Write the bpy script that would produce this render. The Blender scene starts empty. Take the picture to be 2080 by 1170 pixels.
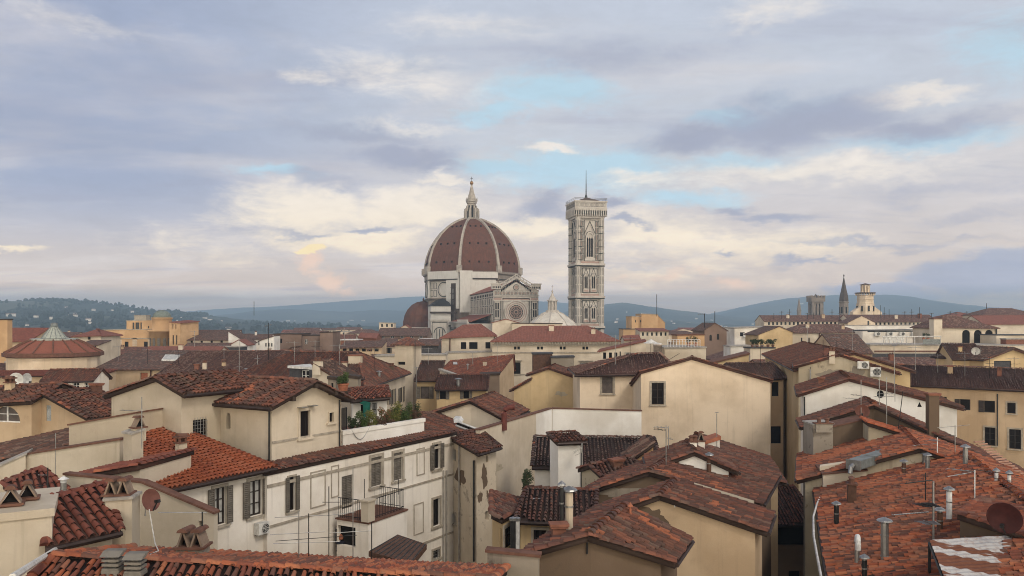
import bpy, math, random
import numpy as np
from mathutils import Vector, Matrix
from mathutils.geometry import tessellate_polygon
R = math.radians
random.seed(7); RNG = np.random.default_rng(7)
SC = bpy.context.scene; COL = SC.collection

# ------------------------------------------------------------------ camera
CZ, F, CU, HV = 34.0, 1600.0, 1040.0, 650.0     # eye height, focal length in photo pixels, centre column, horizon row
cam = bpy.data.cameras.new("camera"); co = bpy.data.objects.new("camera", cam); COL.objects.link(co)
co.location = (0, 0, CZ); co.rotation_euler = (R(90), 0, 0)
cam.sensor_width = 36; cam.lens = 36 * F / 2080; cam.shift_y = (HV - 585) / 2080
cam.clip_start = 0.5; cam.clip_end = 120000
SC.camera = co

# ------------------------------------------------------------------ exposure
SC.view_settings.view_transform = 'Standard'; SC.view_settings.look = 'None'
SC.view_settings.exposure = 0.0; SC.view_settings.gamma = 1.0
SC.cycles.max_bounces = 5; SC.cycles.diffuse_bounces = 3; SC.cycles.glossy_bounces = 2
SC.cycles.volume_bounces = 0; SC.cycles.transparent_max_bounces = 8
SC.cycles.use_denoising = True; SC.cycles.filter_width = 1.0

def lin(r, g, b):
    f = lambda c: (c / 255 / 12.92) if c / 255 <= .04045 else ((c / 255 + .055) / 1.055) ** 2.4
    return (f(r), f(g), f(b), 1)

# ------------------------------------------------------------------ sun
SUN_EL, SUN_AZ = R(46), R(142)         # azimuth clockwise from +Y: behind the camera, to the right
sd = Vector((math.sin(SUN_AZ) * math.cos(SUN_EL), math.cos(SUN_AZ) * math.cos(SUN_EL), math.sin(SUN_EL)))
sl = bpy.data.lights.new("sun", 'SUN'); so = bpy.data.objects.new("sun", sl); COL.objects.link(so)
so.location = (0, 0, 300)
sl.energy = 1.5; sl.angle = R(16); sl.color = (1.0, .90, .76)
so.rotation_euler = sd.to_track_quat('Z', 'Y').to_euler()

# ------------------------------------------------------------------ node helper
class NT:
    def __init__(s, tree): s.t = tree; s.n = tree.nodes; s.l = tree.links
    def new(s, ty, **kw):
        o = s.n.new(ty)
        for k, v in kw.items(): setattr(o, k, v)
        return o
    def put(s, sock, val):
        if isinstance(val, bpy.types.NodeSocket): s.l.new(val, sock)
        else: sock.default_value = val
    def math(s, op, a, b=None, c=None, clamp=False):
        o = s.new('ShaderNodeMath', operation=op, use_clamp=clamp)
        s.put(o.inputs[0], a)
        if b is not None: s.put(o.inputs[1], b)
        if c is not None: s.put(o.inputs[2], c)
        return o.outputs[0]
    def vm(s, op, a, b=None, out=0):
        o = s.new('ShaderNodeVectorMath', operation=op); s.put(o.inputs[0], a)
        if b is not None: s.put(o.inputs[1], b)
        return o.outputs[out]
    def mix(s, fac, a, b, mode='MIX'):
        o = s.new('ShaderNodeMix', data_type='RGBA', blend_type=mode)
        s.put(o.inputs[0], fac); s.put(o.inputs[6], a); s.put(o.inputs[7], b); return o.outputs[2]
    def comb(s, x, y, z=0.0):
        o = s.new('ShaderNodeCombineXYZ'); s.put(o.inputs[0], x); s.put(o.inputs[1], y); s.put(o.inputs[2], z); return o.outputs[0]
    def sep(s, v):
        o = s.new('ShaderNodeSeparateXYZ'); s.put(o.inputs[0], v); return o.outputs
    def noise(s, vec, scale, detail=4, rough=.55, out=0, dist=0.0):
        o = s.new('ShaderNodeTexNoise'); s.put(o.inputs['Vector'], vec)
        o.inputs['Scale'].default_value = scale; o.inputs['Detail'].default_value = detail
        o.inputs['Roughness'].default_value = rough; o.inputs['Distortion'].default_value = dist
        return o.outputs[out]
    def step(s, x, lo, hi, a=0.0, b=1.0):
        o = s.new('ShaderNodeMapRange', interpolation_type='SMOOTHSTEP'); s.put(o.inputs[0], x)
        for i, q in enumerate((lo, hi, a, b)): o.inputs[1 + i].default_value = q
        return o.outputs[0]
    def ramp(s, x, stops, mode='LINEAR'):
        o = s.new('ShaderNodeValToRGB'); s.put(o.inputs[0], x); e = o.color_ramp.elements; o.color_ramp.interpolation = mode
        while len(e) < len(stops): e.new(.5)
        for k, (p, c) in zip(e, stops): k.position = p; k.color = c
        return o.outputs[0]

# ------------------------------------------------------------------ world: Nishita sky behind layered cloud
W = bpy.data.worlds.new("World"); SC.world = W; W.use_nodes = True
w = NT(W.node_tree); w.n.clear()
sky = w.new('ShaderNodeTexSky', sky_type='NISHITA'); sky.sun_disc = False
sky.sun_elevation = SUN_EL; sky.sun_rotation = SUN_AZ
tc = w.new('ShaderNodeTexCoord').outputs['Generated']
dx, dy, dz = w.sep(w.vm('NORMALIZE', tc))
az0 = w.math('ARCTAN2', dx, dy); el0 = w.math('ARCSINE', dz)
dome = w.math('ADD', w.math('MAXIMUM', dz, 0.0), .11)
pl = w.comb(w.math('DIVIDE', dx, dome), w.math('DIVIDE', dy, dome))     # cloud deck seen in perspective
wv = w.comb(w.math('MULTIPLY', az0, 7.0), w.math('MULTIPLY', el0, 15.0), 3.1)
wn = w.noise(wv, 1.0, 7, .6, out=1)
wsx, wsy, _ = w.sep(wn)
az = w.math('ADD', az0, w.math('MULTIPLY', w.math('SUBTRACT', wsx, .5), .17))
el = w.math('ADD', el0, w.math('MULTIPLY', w.math('SUBTRACT', wsy, .5), .085))
ae = w.comb(az, el)
fv = w.comb(w.math('MULTIPLY', az0, 9.0), w.math('MULTIPLY', el0, 24.0), 7.7)
fine = w.math('ADD', w.math('MULTIPLY', w.noise(fv, 1.25, 10, .66, dist=.5), .72), w.math('MULTIPLY', w.noise(fv, 5.5, 8, .7), .28))
deck = w.noise(w.vm('MULTIPLY', pl, (0.55, 0.9, 1)), 1.35, 9, .56, dist=.35)
deck2 = w.noise(w.vm('MULTIPLY', pl, (0.35, 1.3, 1)), 2.2, 8, .6)
def blobs(lst):
    acc = None
    for b in lst:
        u, v, su, sv = b[:4]; wt = b[4] if len(b) > 4 else 1.0
        a = math.atan((u - CU) / F); e = math.atan((HV - v) / F * math.cos(a))
        d = w.vm('MULTIPLY', w.vm('SUBTRACT', ae, (a, e, 0)), (F / su, F / sv, 0))
        q = w.math('MULTIPLY', w.math('EXPONENT', w.math('MULTIPLY', w.vm('DOT_PRODUCT', d, d, out=1), -1.0)), wt)
        acc = q if acc is None else w.math('MAXIMUM', acc, q)
    return acc
def mask(f, k, lo, hi, tex=None):
    t = fine if tex is None else tex
    return w.step(w.math('ADD', f, w.math('MULTIPLY', w.math('SUBTRACT', t, .5), k)), lo, hi)
e01 = w.math('MULTIPLY', el0, 1 / .9)
base = w.ramp(e01, [(0, lin(204, 190, 184)), (.04, lin(206, 193, 187)), (.09, lin(212, 201, 196)), (.15, lin(211, 205, 206)), (.26, lin(200, 205, 215)), (.42, lin(197, 204, 218)), (.75, lin(192, 194, 210)), (1, lin(190, 192, 206))])
left = w.step(az0, -.5, .0, 1, 0)
base = w.mix(w.math('MULTIPLY', w.math('MULTIPLY', left, w.step(el0, .04, .17)), .92), base, lin(158, 169, 195))
col = w.mix(w.math('MULTIPLY', w.step(deck, .46, .66), .5), base, lin(224, 217, 216))
col = w.mix(w.math('MULTIPLY', w.step(deck2, .52, .70), .38), col, lin(166, 168, 188))
blue = blobs([(1130, 182, 150, 38), (1000, 218, 95, 22, .9), (1445, 240, 75, 20), (1190, 350, 250, 55), (1010, 345, 80, 25), (560, 350, 80, 16, .85), (1880, 290, 190, 22, .8), (2060, 90, 90, 70, .7), (1500, 335, 150, 30, .75), (1400, 410, 140, 24, .75), (1600, 215, 110, 25, .5)])
col = w.mix(w.math('MULTIPLY', mask(blue, 1.35, .12, .88), .92), col, lin(186, 215, 231))
cream = blobs([(620, 420, 150, 50), (820, 425, 190, 48), (900, 378, 90, 14), (720, 480, 190, 32, .9), (1110, 308, 55, 12), (1060, 470, 150, 26, .95), (1320, 470, 160, 40, .8), (600, 158, 70, 26, .7), (1850, 195, 100, 16, 1), (1640, 350, 330, 30, .75), (1500, 500, 300, 36, .7), (430, 510, 240, 50, .38), (10, 498, 55, 8, .9), (800, 150, 240, 46, .65), (1320, 370, 160, 20, .7), (1000, 60, 200, 40, .5), (1560, 20, 120, 30, .6), (150, 30, 160, 20, .55), (820, 250, 160, 16, .6), (1300, 560, 400, 40, .45)])
col = w.mix(w.math('MULTIPLY', mask(cream, 1.3, .16, .95), .95), col, w.mix(w.step(el0, .04, .22), lin(252, 234, 206), lin(240, 232, 224)))
dark = blobs([(830, 322, 180, 42), (640, 362, 110, 20, .7), (720, 272, 230, 28, .8), (1400, 285, 150, 36), (1600, 245, 260, 58), (1850, 262, 190, 40, .9), (1095, 425, 80, 36), (1255, 420, 50, 18), (1485, 428, 55, 14, .9), (1560, 445, 110, 13, .85), (1255, 455, 60, 8, .9), (745, 457, 50, 8, .9), (640, 468, 70, 8, .8), (880, 345, 110, 20), (120, 260, 260, 90, .62), (1250, 110, 420, 50, .62), (1640, 528, 90, 9, .8), (1800, 490, 260, 10, .75), (1470, 520, 40, 7, .8), (350, 170, 220, 80, .5), (1900, 380, 220, 26, .6), (1300, 540, 100, 6, .5), (1950, 430, 160, 20, .6)])
col = w.mix(w.math('MULTIPLY', mask(dark, 1.3, .22, 1.0), .88), col, lin(162, 167, 187))
pink = blobs([(640, 530, 42, 34), (655, 580, 48, 24), (690, 600, 30, 12, .8), (1470, 592, 60, 18, .7), (1350, 560, 90, 16, .5)])
col = w.mix(w.math('MULTIPLY', mask(pink, 1.25, .22, .95, w.noise(w.comb(w.math('MULTIPLY', az0, 26.0), w.math('MULTIPLY', el0, 30.0), 2.2), 1.6, 8, .6)), .92), col, lin(236, 207, 190))
gold = blobs([(640, 500, 40, 11)])
col = w.mix(mask(gold, .6, .32, .62), col, lin(250, 228, 184))
bank = blobs([(2050, 555, 190, 55), (1820, 590, 160, 26, .9)])
col = w.mix(w.math('MULTIPLY', mask(bank, .5, .40, .75), .8), col, lin(163, 172, 194))
gr_ = w.math('ADD', w.math('MULTIPLY', w.math('SUBTRACT', fine, .5), .34), 1.0)
gs_ = w.new('ShaderNodeVectorMath', operation='SCALE'); w.put(gs_.inputs[0], col); w.put(gs_.inputs['Scale'], gr_); col = gs_.outputs[0]
glow = w.math('MULTIPLY', w.step(dy, .25, -.75), w.step(el0, .95, .25))           # the evening sun stands behind the cloud at the viewer's back
col = w.mix(glow, col, (1.78, 1.60, 1.33, 1))
Tz = w.math('MAXIMUM', w.math('EXPONENT', w.math('DIVIDE', -.062, w.math('MAXIMUM', el0, .012))), .22)   # the air below thins the low sky: keep its true colour behind it
hz_ = w.new('ShaderNodeVectorMath', operation='SCALE'); hz_.inputs[0].default_value = (.26, .32, .385); w.put(hz_.inputs['Scale'], w.math('SUBTRACT', 1.0, Tz))
lo_ = w.new('ShaderNodeVectorMath', operation='SCALE'); w.put(lo_.inputs[0], w.vm('MAXIMUM', w.vm('SUBTRACT', col, hz_.outputs[0]), (.02, .02, .02))); w.put(lo_.inputs['Scale'], w.math('DIVIDE', 1.0, Tz))
col = lo_.outputs[0]
col = w.mix(w.step(el0, .46, .95), col, w.vm('MULTIPLY', col, (.52, .53, .58)))
col = w.mix(w.step(dz, -.02, -.2), col, (.12, .10, .09, 1))
bgcol = w.mix(.06, w.vm('SCALE', col), sky.outputs[0])
sc_node = bgcol.node.inputs[6].links[0].from_node; sc_node.inputs['Scale'].default_value = 10.0
bg = w.new('ShaderNodeBackground'); w.put(bg.inputs[0], bgcol); bg.inputs[1].default_value = .1
wo = w.new('ShaderNodeOutputWorld'); w.l.new(bg.outputs[0], wo.inputs[0])

# ------------------------------------------------------------------ materials
MATS = {}
def newmat(name):
    m = bpy.data.materials.new(name); m.use_nodes = True; t = NT(m.node_tree)
    b = t.n['Principled BSDF']; b.inputs['Roughness'].default_value = .85
    b.inputs['Specular IOR Level'].default_value = .25
    return m, t, b
def plain(name, c, rough=.7, metal=0.0, var=.15, scale=3.0, emit=None):
    if name in MATS: return MATS[name]
    m, t, b = newmat(name); c = tuple(c) + (1,)
    pos = t.new('ShaderNodeNewGeometry').outputs['Position']
    nz = t.noise(pos, scale, 5, .6)
    dk = tuple(x * (1 - var * 2) for x in c[:3]) + (1,)
    t.put(b.inputs['Base Color'], t.mix(t.step(nz, .35, .65), dk, c))
    b.inputs['Roughness'].default_value = rough; b.inputs['Metallic'].default_value = metal
    MATS[name] = m; return m
def stucco(name, c, stain=.3, stc=(.20, .16, .115), peel=0.0, dirt=.5):
    if name in MATS: return MATS[name]
    m, t, b = newmat(name); c = tuple(c) + (1,)
    pos = t.new('ShaderNodeNewGeometry').outputs['Position']
    n1 = t.noise(pos, .22, 6, .6); n2 = t.noise(t.vm('MULTIPLY', pos, (2.6, 2.6, .13)), 1.0, 8, .7)
    n3 = t.noise(pos, 1.6, 8, .7); n4 = t.noise(pos, 22, 3, .6)
    lt = tuple(min(1, x * 1.07) for x in c[:3]) + (1,); dk = tuple(x * y for x, y in zip(c[:3], (.84, .81, .77))) + (1,)
    col = t.mix(t.step(n1, .38, .64), dk, lt)
    col = t.mix(t.math('MULTIPLY', t.step(n2, .52, .80), stain), col, stc + (1,))
    col = t.mix(t.math('MULTIPLY', t.step(n3, .56, .76), stain * dirt), col, tuple(x * .8 for x in stc) + (1,))
    if peel: col = t.mix(t.math('MULTIPLY', t.step(t.math('ADD', n3, t.math('MULTIPLY', n1, .6)), .90, 1.0), peel), col, (.15, .115, .085, 1))
    col = t.mix(t.math('MULTIPLY', t.math('SUBTRACT', n4, .5), .5), col, lt)
    t.put(b.inputs['Base Color'], col); b.inputs['Roughness'].default_value = .92
    bp = t.new('ShaderNodeBump'); bp.inputs['Strength'].default_value = .35; bp.inputs['Distance'].default_value = .03
    t.put(bp.inputs['Height'], t.math('ADD', n3, t.math('MULTIPLY', n4, .35))); t.put(b.inputs['Normal'], bp.outputs[0])
    MATS[name] = m; return m
TONES = {   # random tones of single tiles, then the tone of lichen and dirt patches and how much of it
    'old':    ([(.098, .058, .047), (.128, .068, .053), (.150, .076, .056), (.110, .071, .057), (.190, .124, .096), (.085, .054, .046)], (.100, .078, .064), .55),
    'mid':    ([(.140, .060, .043), (.180, .072, .048), (.115, .054, .042), (.225, .090, .058), (.160, .095, .072), (.105, .056, .045)], (.080, .056, .044), .55),
    'red':    ([(.220, .074, .046), (.270, .088, .052), (.180, .065, .046), (.320, .112, .068), (.240, .122, .088), (.165, .068, .050)], (.125, .078, .058), .5),
    'orange': ([(.330, .090, .040), (.360, .102, .046), (.300, .082, .040), (.345, .110, .054), (.375, .120, .062), (.280, .080, .042)], (.230, .078, .044), .35),
    'rust':   ([(.280, .082, .042), (.360, .108, .052), (.205, .068, .044), (.400, .145, .072), (.310, .128, .078), (.145, .066, .048)], (.130, .078, .054), .58),
    'brick':  ([(.210, .068, .045), (.240, .080, .052), (.190, .062, .043), (.250, .090, .060), (.225, .078, .052), (.180, .060, .043)], (.150, .062, .046), .35),
    'far':    ([(.220, .086, .064), (.240, .095, .070), (.200, .080, .060), (.255, .105, .078), (.225, .092, .068), (.205, .083, .062)], (.175, .082, .064), .4),
    'dusk':   ([(.135, .070, .055), (.165, .082, .062), (.110, .060, .050), (.225, .145, .112), (.145, .080, .064), (.095, .054, .046)], (.105, .072, .058), .45),
}
def rooftile(kind, geo):
    key = 'roof_tile_' + kind + ('' if geo else '_plain')
    if key in MATS: return MATS[key]
    m, t, b = newmat(key); tones, patch, amt = TONES[kind]
    pos = t.new('ShaderNodeNewGeometry').outputs['Position']
    uv = t.new('ShaderNodeUVMap').outputs[0]
    if geo: rnd = t.sep(uv)[0]
    else:
        cell = t.vm('FLOOR', t.vm('DIVIDE', uv, (.30, .40, 1)))
        wn_ = t.new('ShaderNodeTexWhiteNoise', noise_dimensions='2D'); t.put(wn_.inputs['Vector'], cell); rnd = wn_.outputs['Value']
    k = len(tones)
    c = t.ramp(rnd, [(i * .97 / k, tuple(q) + (1,)) for i, q in enumerate(tones)] + [(.97, (.36, .125, .065, 1) if geo else tuple(tones[3]) + (1,))], 'CONSTANT')
    n1 = t.noise(pos, .45, 7, .65); n2 = t.noise(pos, 4.0, 5, .7)
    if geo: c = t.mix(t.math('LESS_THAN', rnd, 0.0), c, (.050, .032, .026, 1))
    c = t.mix(t.math('MULTIPLY', t.step(n1, .45, .68), amt), c, tuple(patch) + (1,))
    c = t.mix(t.math('MULTIPLY', t.step(n2, .52, .72), .5), c, tuple(x * .62 for x in patch) + (1,))
    n5 = t.noise(pos, .9, 6, .7)
    c = t.mix(t.math('MULTIPLY', t.step(n5, .62, .74), .35), c, (.26, .22, .17, 1))
    t.put(b.inputs['Base Color'], c); b.inputs['Roughness'].default_value = .9
    bp = t.new('ShaderNodeBump'); bp.inputs['Strength'].default_value = .6
    if geo: bp.inputs['Distance'].default_value = .015; h = t.noise(pos, 14, 4, .6)
    else:
        bp.inputs['Distance'].default_value = .09
        h = t.math('ABSOLUTE', t.math('SINE', t.math('MULTIPLY', t.sep(uv)[0], math.pi / .30)))
    t.put(bp.inputs['Height'], h); t.put(b.inputs['Normal'], bp.outputs[0])
    MATS[key] = m; return m
def glass(name='window_glass', c=(.014, .012, .012), rough=.15):
    if name in MATS: return MATS[name]
    m, t, b = newmat(name); b.inputs['Base Color'].default_value = tuple(c) + (1,)
    b.inputs['Roughness'].default_value = rough; b.inputs['Specular IOR Level'].default_value = .22
    MATS[name] = m; return m
WALLS = {
    'cream': lambda: stucco('cream_stucco', (.60, .525, .42), .34),
    'warm':  lambda: stucco('warm_stucco', (.70, .58, .44), .30),
    'white': lambda: stucco('white_stucco', (.80, .755, .685), .36, dirt=.4),
    'pure':  lambda: stucco('whitewash', (.76, .74, .70), .10),
    'beige': lambda: stucco('beige_stucco', (.51, .45, .36), .42),
    'tan':   lambda: stucco('tan_stucco', (.52, .395, .265), .38),
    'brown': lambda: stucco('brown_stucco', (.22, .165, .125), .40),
    'ochre': lambda: stucco('ochre_stucco', (.56, .37, .21), .18),
    'yellow': lambda: stucco('yellow_stucco', (.58, .44, .255), .30),
    'stained': lambda: stucco('stained_stucco', (.47, .41, .31), .75, (.15, .13, .10), .5, 1.0),
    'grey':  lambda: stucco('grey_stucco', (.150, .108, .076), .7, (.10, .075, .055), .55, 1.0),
    'lichen': lambda: stucco('weathered_render', (.29, .255, .21), .8, (.12, .10, .08), .6, 1.0),
    'peel':  lambda: stucco('peeling_stucco', (.60, .52, .41), .35, (.17, .135, .10), .45, .9),
    'bricky': lambda: stucco('old_brickwork', (.22, .155, .125), .45, (.13, .095, .08)),
}
def MT(k):
    if k in WALLS and k != 'rust': return WALLS[k]()
    d = {'stone': ((.42, .37, .30), .85, 0), 'shutter': ((.17, .15, .125), .7, 0), 'shutter_dark': ((.05, .038, .034), .6, 0), 'shutter_pale': ((.42, .44, .44), .7, 0),
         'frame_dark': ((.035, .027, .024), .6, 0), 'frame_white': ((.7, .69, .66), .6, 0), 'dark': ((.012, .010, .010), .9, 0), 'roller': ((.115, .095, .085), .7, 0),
         'gutter': ((.055, .038, .034), .5, .3), 'copper': ((.13, .06, .045), .5, .3), 'metal': ((.38, .38, .37), .4, .8), 'metal_dark': ((.05, .05, .05), .5, .6),
         'metal_white': ((.75, .75, .73), .5, 0), 'rust': ((.14, .075, .05), .8, .2), 'plastic': ((.72, .71, .67), .5, 0), 'clay': ((.40, .15, .085), .85, 0),
         'clay_dark': ((.17, .085, .06), .9, 0), 'wood': ((.06, .042, .032), .8, 0), 'concrete': ((.40, .37, .33), .9, 0), 'curtain': ((.48, .48, .46), .8, 0),
         'iron': ((.03, .027, .027), .6, .4), 'dish_red': ((.20, .085, .065), .6, .1), 'maroon': ((.075, .022, .02), .6, .1), 'brick': ((.24, .105, .07), .9, 0), 'green_cloth': ((.02, .16, .12), .8, 0),
         'verdigris': ((.20, .235, .21), .7, .1), 'lead': ((.24, .26, .255), .6, .3), 'slate': ((.07, .068, .072), .7, 0), 'cable': ((.70, .68, .62), .6, 0), 'bark': ((.09, .065, .045), .9, 0)}[k]
    return plain(k, d[0], d[1], d[2])

# ------------------------------------------------------------------ geometry helpers
def P(u, v, Y): return Vector(((u - CU) / F * Y, Y, CZ - (v - HV) / F * Y))
def PZ(u, v, z): return P(u, v, (CZ - z) * F / (v - HV))
def ray(u, v): return Vector(((u - CU) / F, 1.0, -(v - HV) / F))
EYE = Vector((0, 0, CZ))
ORG = {}
def link(o): COL.objects.link(o); return o
def tag(o, label=None, cat=None, group=None, kind=None):
    if label: o['label'] = label
    if cat: o['category'] = cat
    if group: o['group'] = group
    if kind: o['kind'] = kind
    return o
def thing(name, loc, label, cat, group=None):
    o = link(bpy.data.objects.new(name, None)); o.location = loc; o.empty_display_size = .5; ORG[o.name] = Vector(loc)
    return tag(o, label, cat, group)
def org(parent):
    return ORG[parent.name] if parent is not None else Vector((0, 0, 0))
class MB:
    def __init__(s): s.v = []; s.f = []; s.u = []
    def add(s, vs, fs, uv=0.35):
        b = len(s.v); s.v += [tuple(q) for q in vs]; s.f += [tuple(i + b for i in f) for f in fs]; s.u += [uv] * len(vs)
    def poly(s, pts): s.add(pts, [tuple(range(len(pts)))])
    def box(s, c, ax, ay, az):          # centre and three half-axis vectors
        c, ax, ay, az = map(Vector, (c, ax, ay, az))
        q = [c + sx * ax + sy * ay + sz * az for sx in (-1, 1) for sy in (-1, 1) for sz in (-1, 1)]
        s.add(q, [(0, 1, 3, 2), (4, 6, 7, 5), (0, 4, 5, 1), (2, 3, 7, 6), (0, 2, 6, 4), (1, 5, 7, 3)])
    def abox(s, x0, x1, y0, y1, z0, z1):
        s.box(((x0 + x1) / 2, (y0 + y1) / 2, (z0 + z1) / 2), ((x1 - x0) / 2, 0, 0), (0, (y1 - y0) / 2, 0), (0, 0, (z1 - z0) / 2))
    def prism(s, pts, ext):             # closed solid from a polygon pushed along ext
        n = len(pts); e = Vector(ext); a = [Vector(p) for p in pts]
        s.add(a + [p + e for p in a], [tuple(range(n - 1, -1, -1)), tuple(range(n, 2 * n))] + [(i, (i + 1) % n, n + (i + 1) % n, n + i) for i in range(n)])
    def tube(s, pts, r, n=6, cap=True):
        pts = [Vector(p) for p in pts]; rs = r if isinstance(r, (list, tuple)) else [r] * len(pts); vs = []
        for i, p in enumerate(pts):
            d = (pts[min(i + 1, len(pts) - 1)] - pts[max(i - 1, 0)]).normalized()
            x = d.orthogonal().normalized() if abs(d.z) > .99 else d.cross(Vector((0, 0, 1))).normalized()
            y = d.cross(x)
            vs += [p + (x * math.cos(2 * math.pi * k / n) + y * math.sin(2 * math.pi * k / n)) * rs[i] for k in range(n)]
        fs = [(i * n + k, i * n + (k + 1) % n, (i + 1) * n + (k + 1) % n, (i + 1) * n + k) for i in range(len(pts) - 1) for k in range(n)]
        if cap: fs += [tuple(range(n - 1, -1, -1)), tuple(range((len(pts) - 1) * n, len(pts) * n))]
        s.add(vs, fs)
    def lathe(s, c, prof, n=16, ph=0.0, sx=1.0, sy=1.0):
        c = Vector(c); vs = []
        for r, z in prof: vs += [c + Vector((sx * r * math.cos(ph + 2 * math.pi * k / n), sy * r * math.sin(ph + 2 * math.pi * k / n), z)) for k in range(n)]
        m = len(prof)
        fs = [(i * n + k, i * n + (k + 1) % n, (i + 1) * n + (k + 1) % n, (i + 1) * n + k) for i in range(m - 1) for k in range(n)]
        if prof[0][0] > 1e-4: fs.append(tuple(range(n - 1, -1, -1)))
        if prof[-1][0] > 1e-4: fs.append(tuple(range((m - 1) * n, m * n)))
        s.add(vs, fs)
    def barrels(s, a, b, r, ln=.42, jit=.012, seg=5):    # a chain of half-round ridge tiles from a to b
        a, b = Vector(a), Vector(b); L = (b - a).length; n = max(1, int(L / (ln * .85))); d = (b - a) / L
        x = d.cross(Vector((0, 0, 1))).normalized(); z = x.cross(d)
        for i in range(n):
            p = a + d * (L * i / n); q = a + d * (L * (i + 1) / n + .06); j = x * random.uniform(-jit, jit) + z * random.uniform(-jit, jit)
            vs = []
            for (o, rr, up) in ((p, r * 1.1, .03), (q, r * .9, 0)):
                vs += [o + j + z * up + x * (rr * math.cos(math.pi * k / seg)) + z * (rr * .8 * math.sin(math.pi * k / seg)) for k in range(seg + 1)]
            m = seg + 1
            s.add(vs, [(k, k + 1, m + k + 1, m + k) for k in range(seg)] + [tuple(range(m))], random.random())
    def build(s, name, mat, parent=None, smooth=False):
        if not s.v: return None
        o0 = org(parent); me = bpy.data.meshes.new(name)
        me.from_pydata([(x - o0.x, y - o0.y, z - o0.z) for x, y, z in s.v], [], s.f); me.materials.append(mat)
        uv = me.uv_layers.new(name='UVMap'); ua = np.array(s.u)
        li = np.zeros(len(me.loops), dtype=np.int32); me.loops.foreach_get('vertex_index', li)
        uv.data.foreach_set('uv', np.stack([ua[li], ua[li]], 1).astype(np.float32).ravel())
        if smooth: me.polygons.foreach_set('use_smooth', [True] * len(me.polygons))
        ob = link(bpy.data.objects.new(name, me))
        if parent is not None: ob.parent = parent
        ORG[ob.name] = o0
        return ob
class Fr:                               # a vertical wall plane: s along t, z up, d outward along n
    def __init__(s, o, t, n): s.o = Vector(o); s.t = Vector(t); s.n = Vector(n)
    def pt(s, a, z, d=0.0): q = s.o + s.t * a + s.n * d; return Vector((q.x, q.y, z))
    def bx(s, mb, a0, a1, z0, z1, d0, d1):
        mb.box(s.pt((a0 + a1) / 2, (z0 + z1) / 2, (d0 + d1) / 2), s.t * ((a1 - a0) / 2), s.n * ((d1 - d0) / 2), (0, 0, (z1 - z0) / 2))
    def rim(s, mb, a0, a1, z0, z1, wd, d0, d1):
        s.bx(mb, a0, a0 + wd, z0, z1, d0, d1); s.bx(mb, a1 - wd, a1, z0, z1, d0, d1)
        s.bx(mb, a0 + wd, a1 - wd, z0, z0 + wd, d0, d1); s.bx(mb, a0 + wd, a1 - wd, z1 - wd, z1, d0, d1)
def copy_tree(o, parent=None):
    c = o.copy(); COL.objects.link(c); ORG[c.name] = ORG.get(o.name, Vector())
    if parent is not None: c.parent = parent
    for ch in list(o.children): copy_tree(ch, c)
    return c
# ------------------------------------------------------------------ houses: roof polygons on top, walls dropped from their free edges
HITS = []; HOUSES = []
def plane_of(pts):
    n = Vector((0, 0, 0)); k = len(pts)
    for i in range(k): n += pts[i].cross(pts[(i + 1) % k])
    n.normalize(); c = sum(pts, Vector()) / k
    return c, n
def inside(pts, n, q):
    ax = max(range(3), key=lambda i: abs(n[i])); i, j = [k for k in range(3) if k != ax]; r = False
    for a, b in zip(pts, pts[1:] + pts[:1]):
        if (a[j] > q[j]) != (b[j] > q[j]) and q[i] < (b[i] - a[i]) * (q[j] - a[j]) / (b[j] - a[j]) + a[i]: r = not r
    return r
def hit(u, v, house=None, kind=None):
    d = ray(u, v); best = None
    for h, k, pts, n, idx in HITS:
        if (house is not None and h is not house) or (kind and k != kind): continue
        c, n2 = plane_of(pts); q = n2.dot(d)
        if abs(q) < 1e-6: continue
        t = n2.dot(c - EYE) / q
        if t < 1 or (best and t > best[0]): continue
        p = EYE + d * t
        if inside(pts, n2, p): best = (t, p, h, k, n, idx)
    return best
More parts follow.
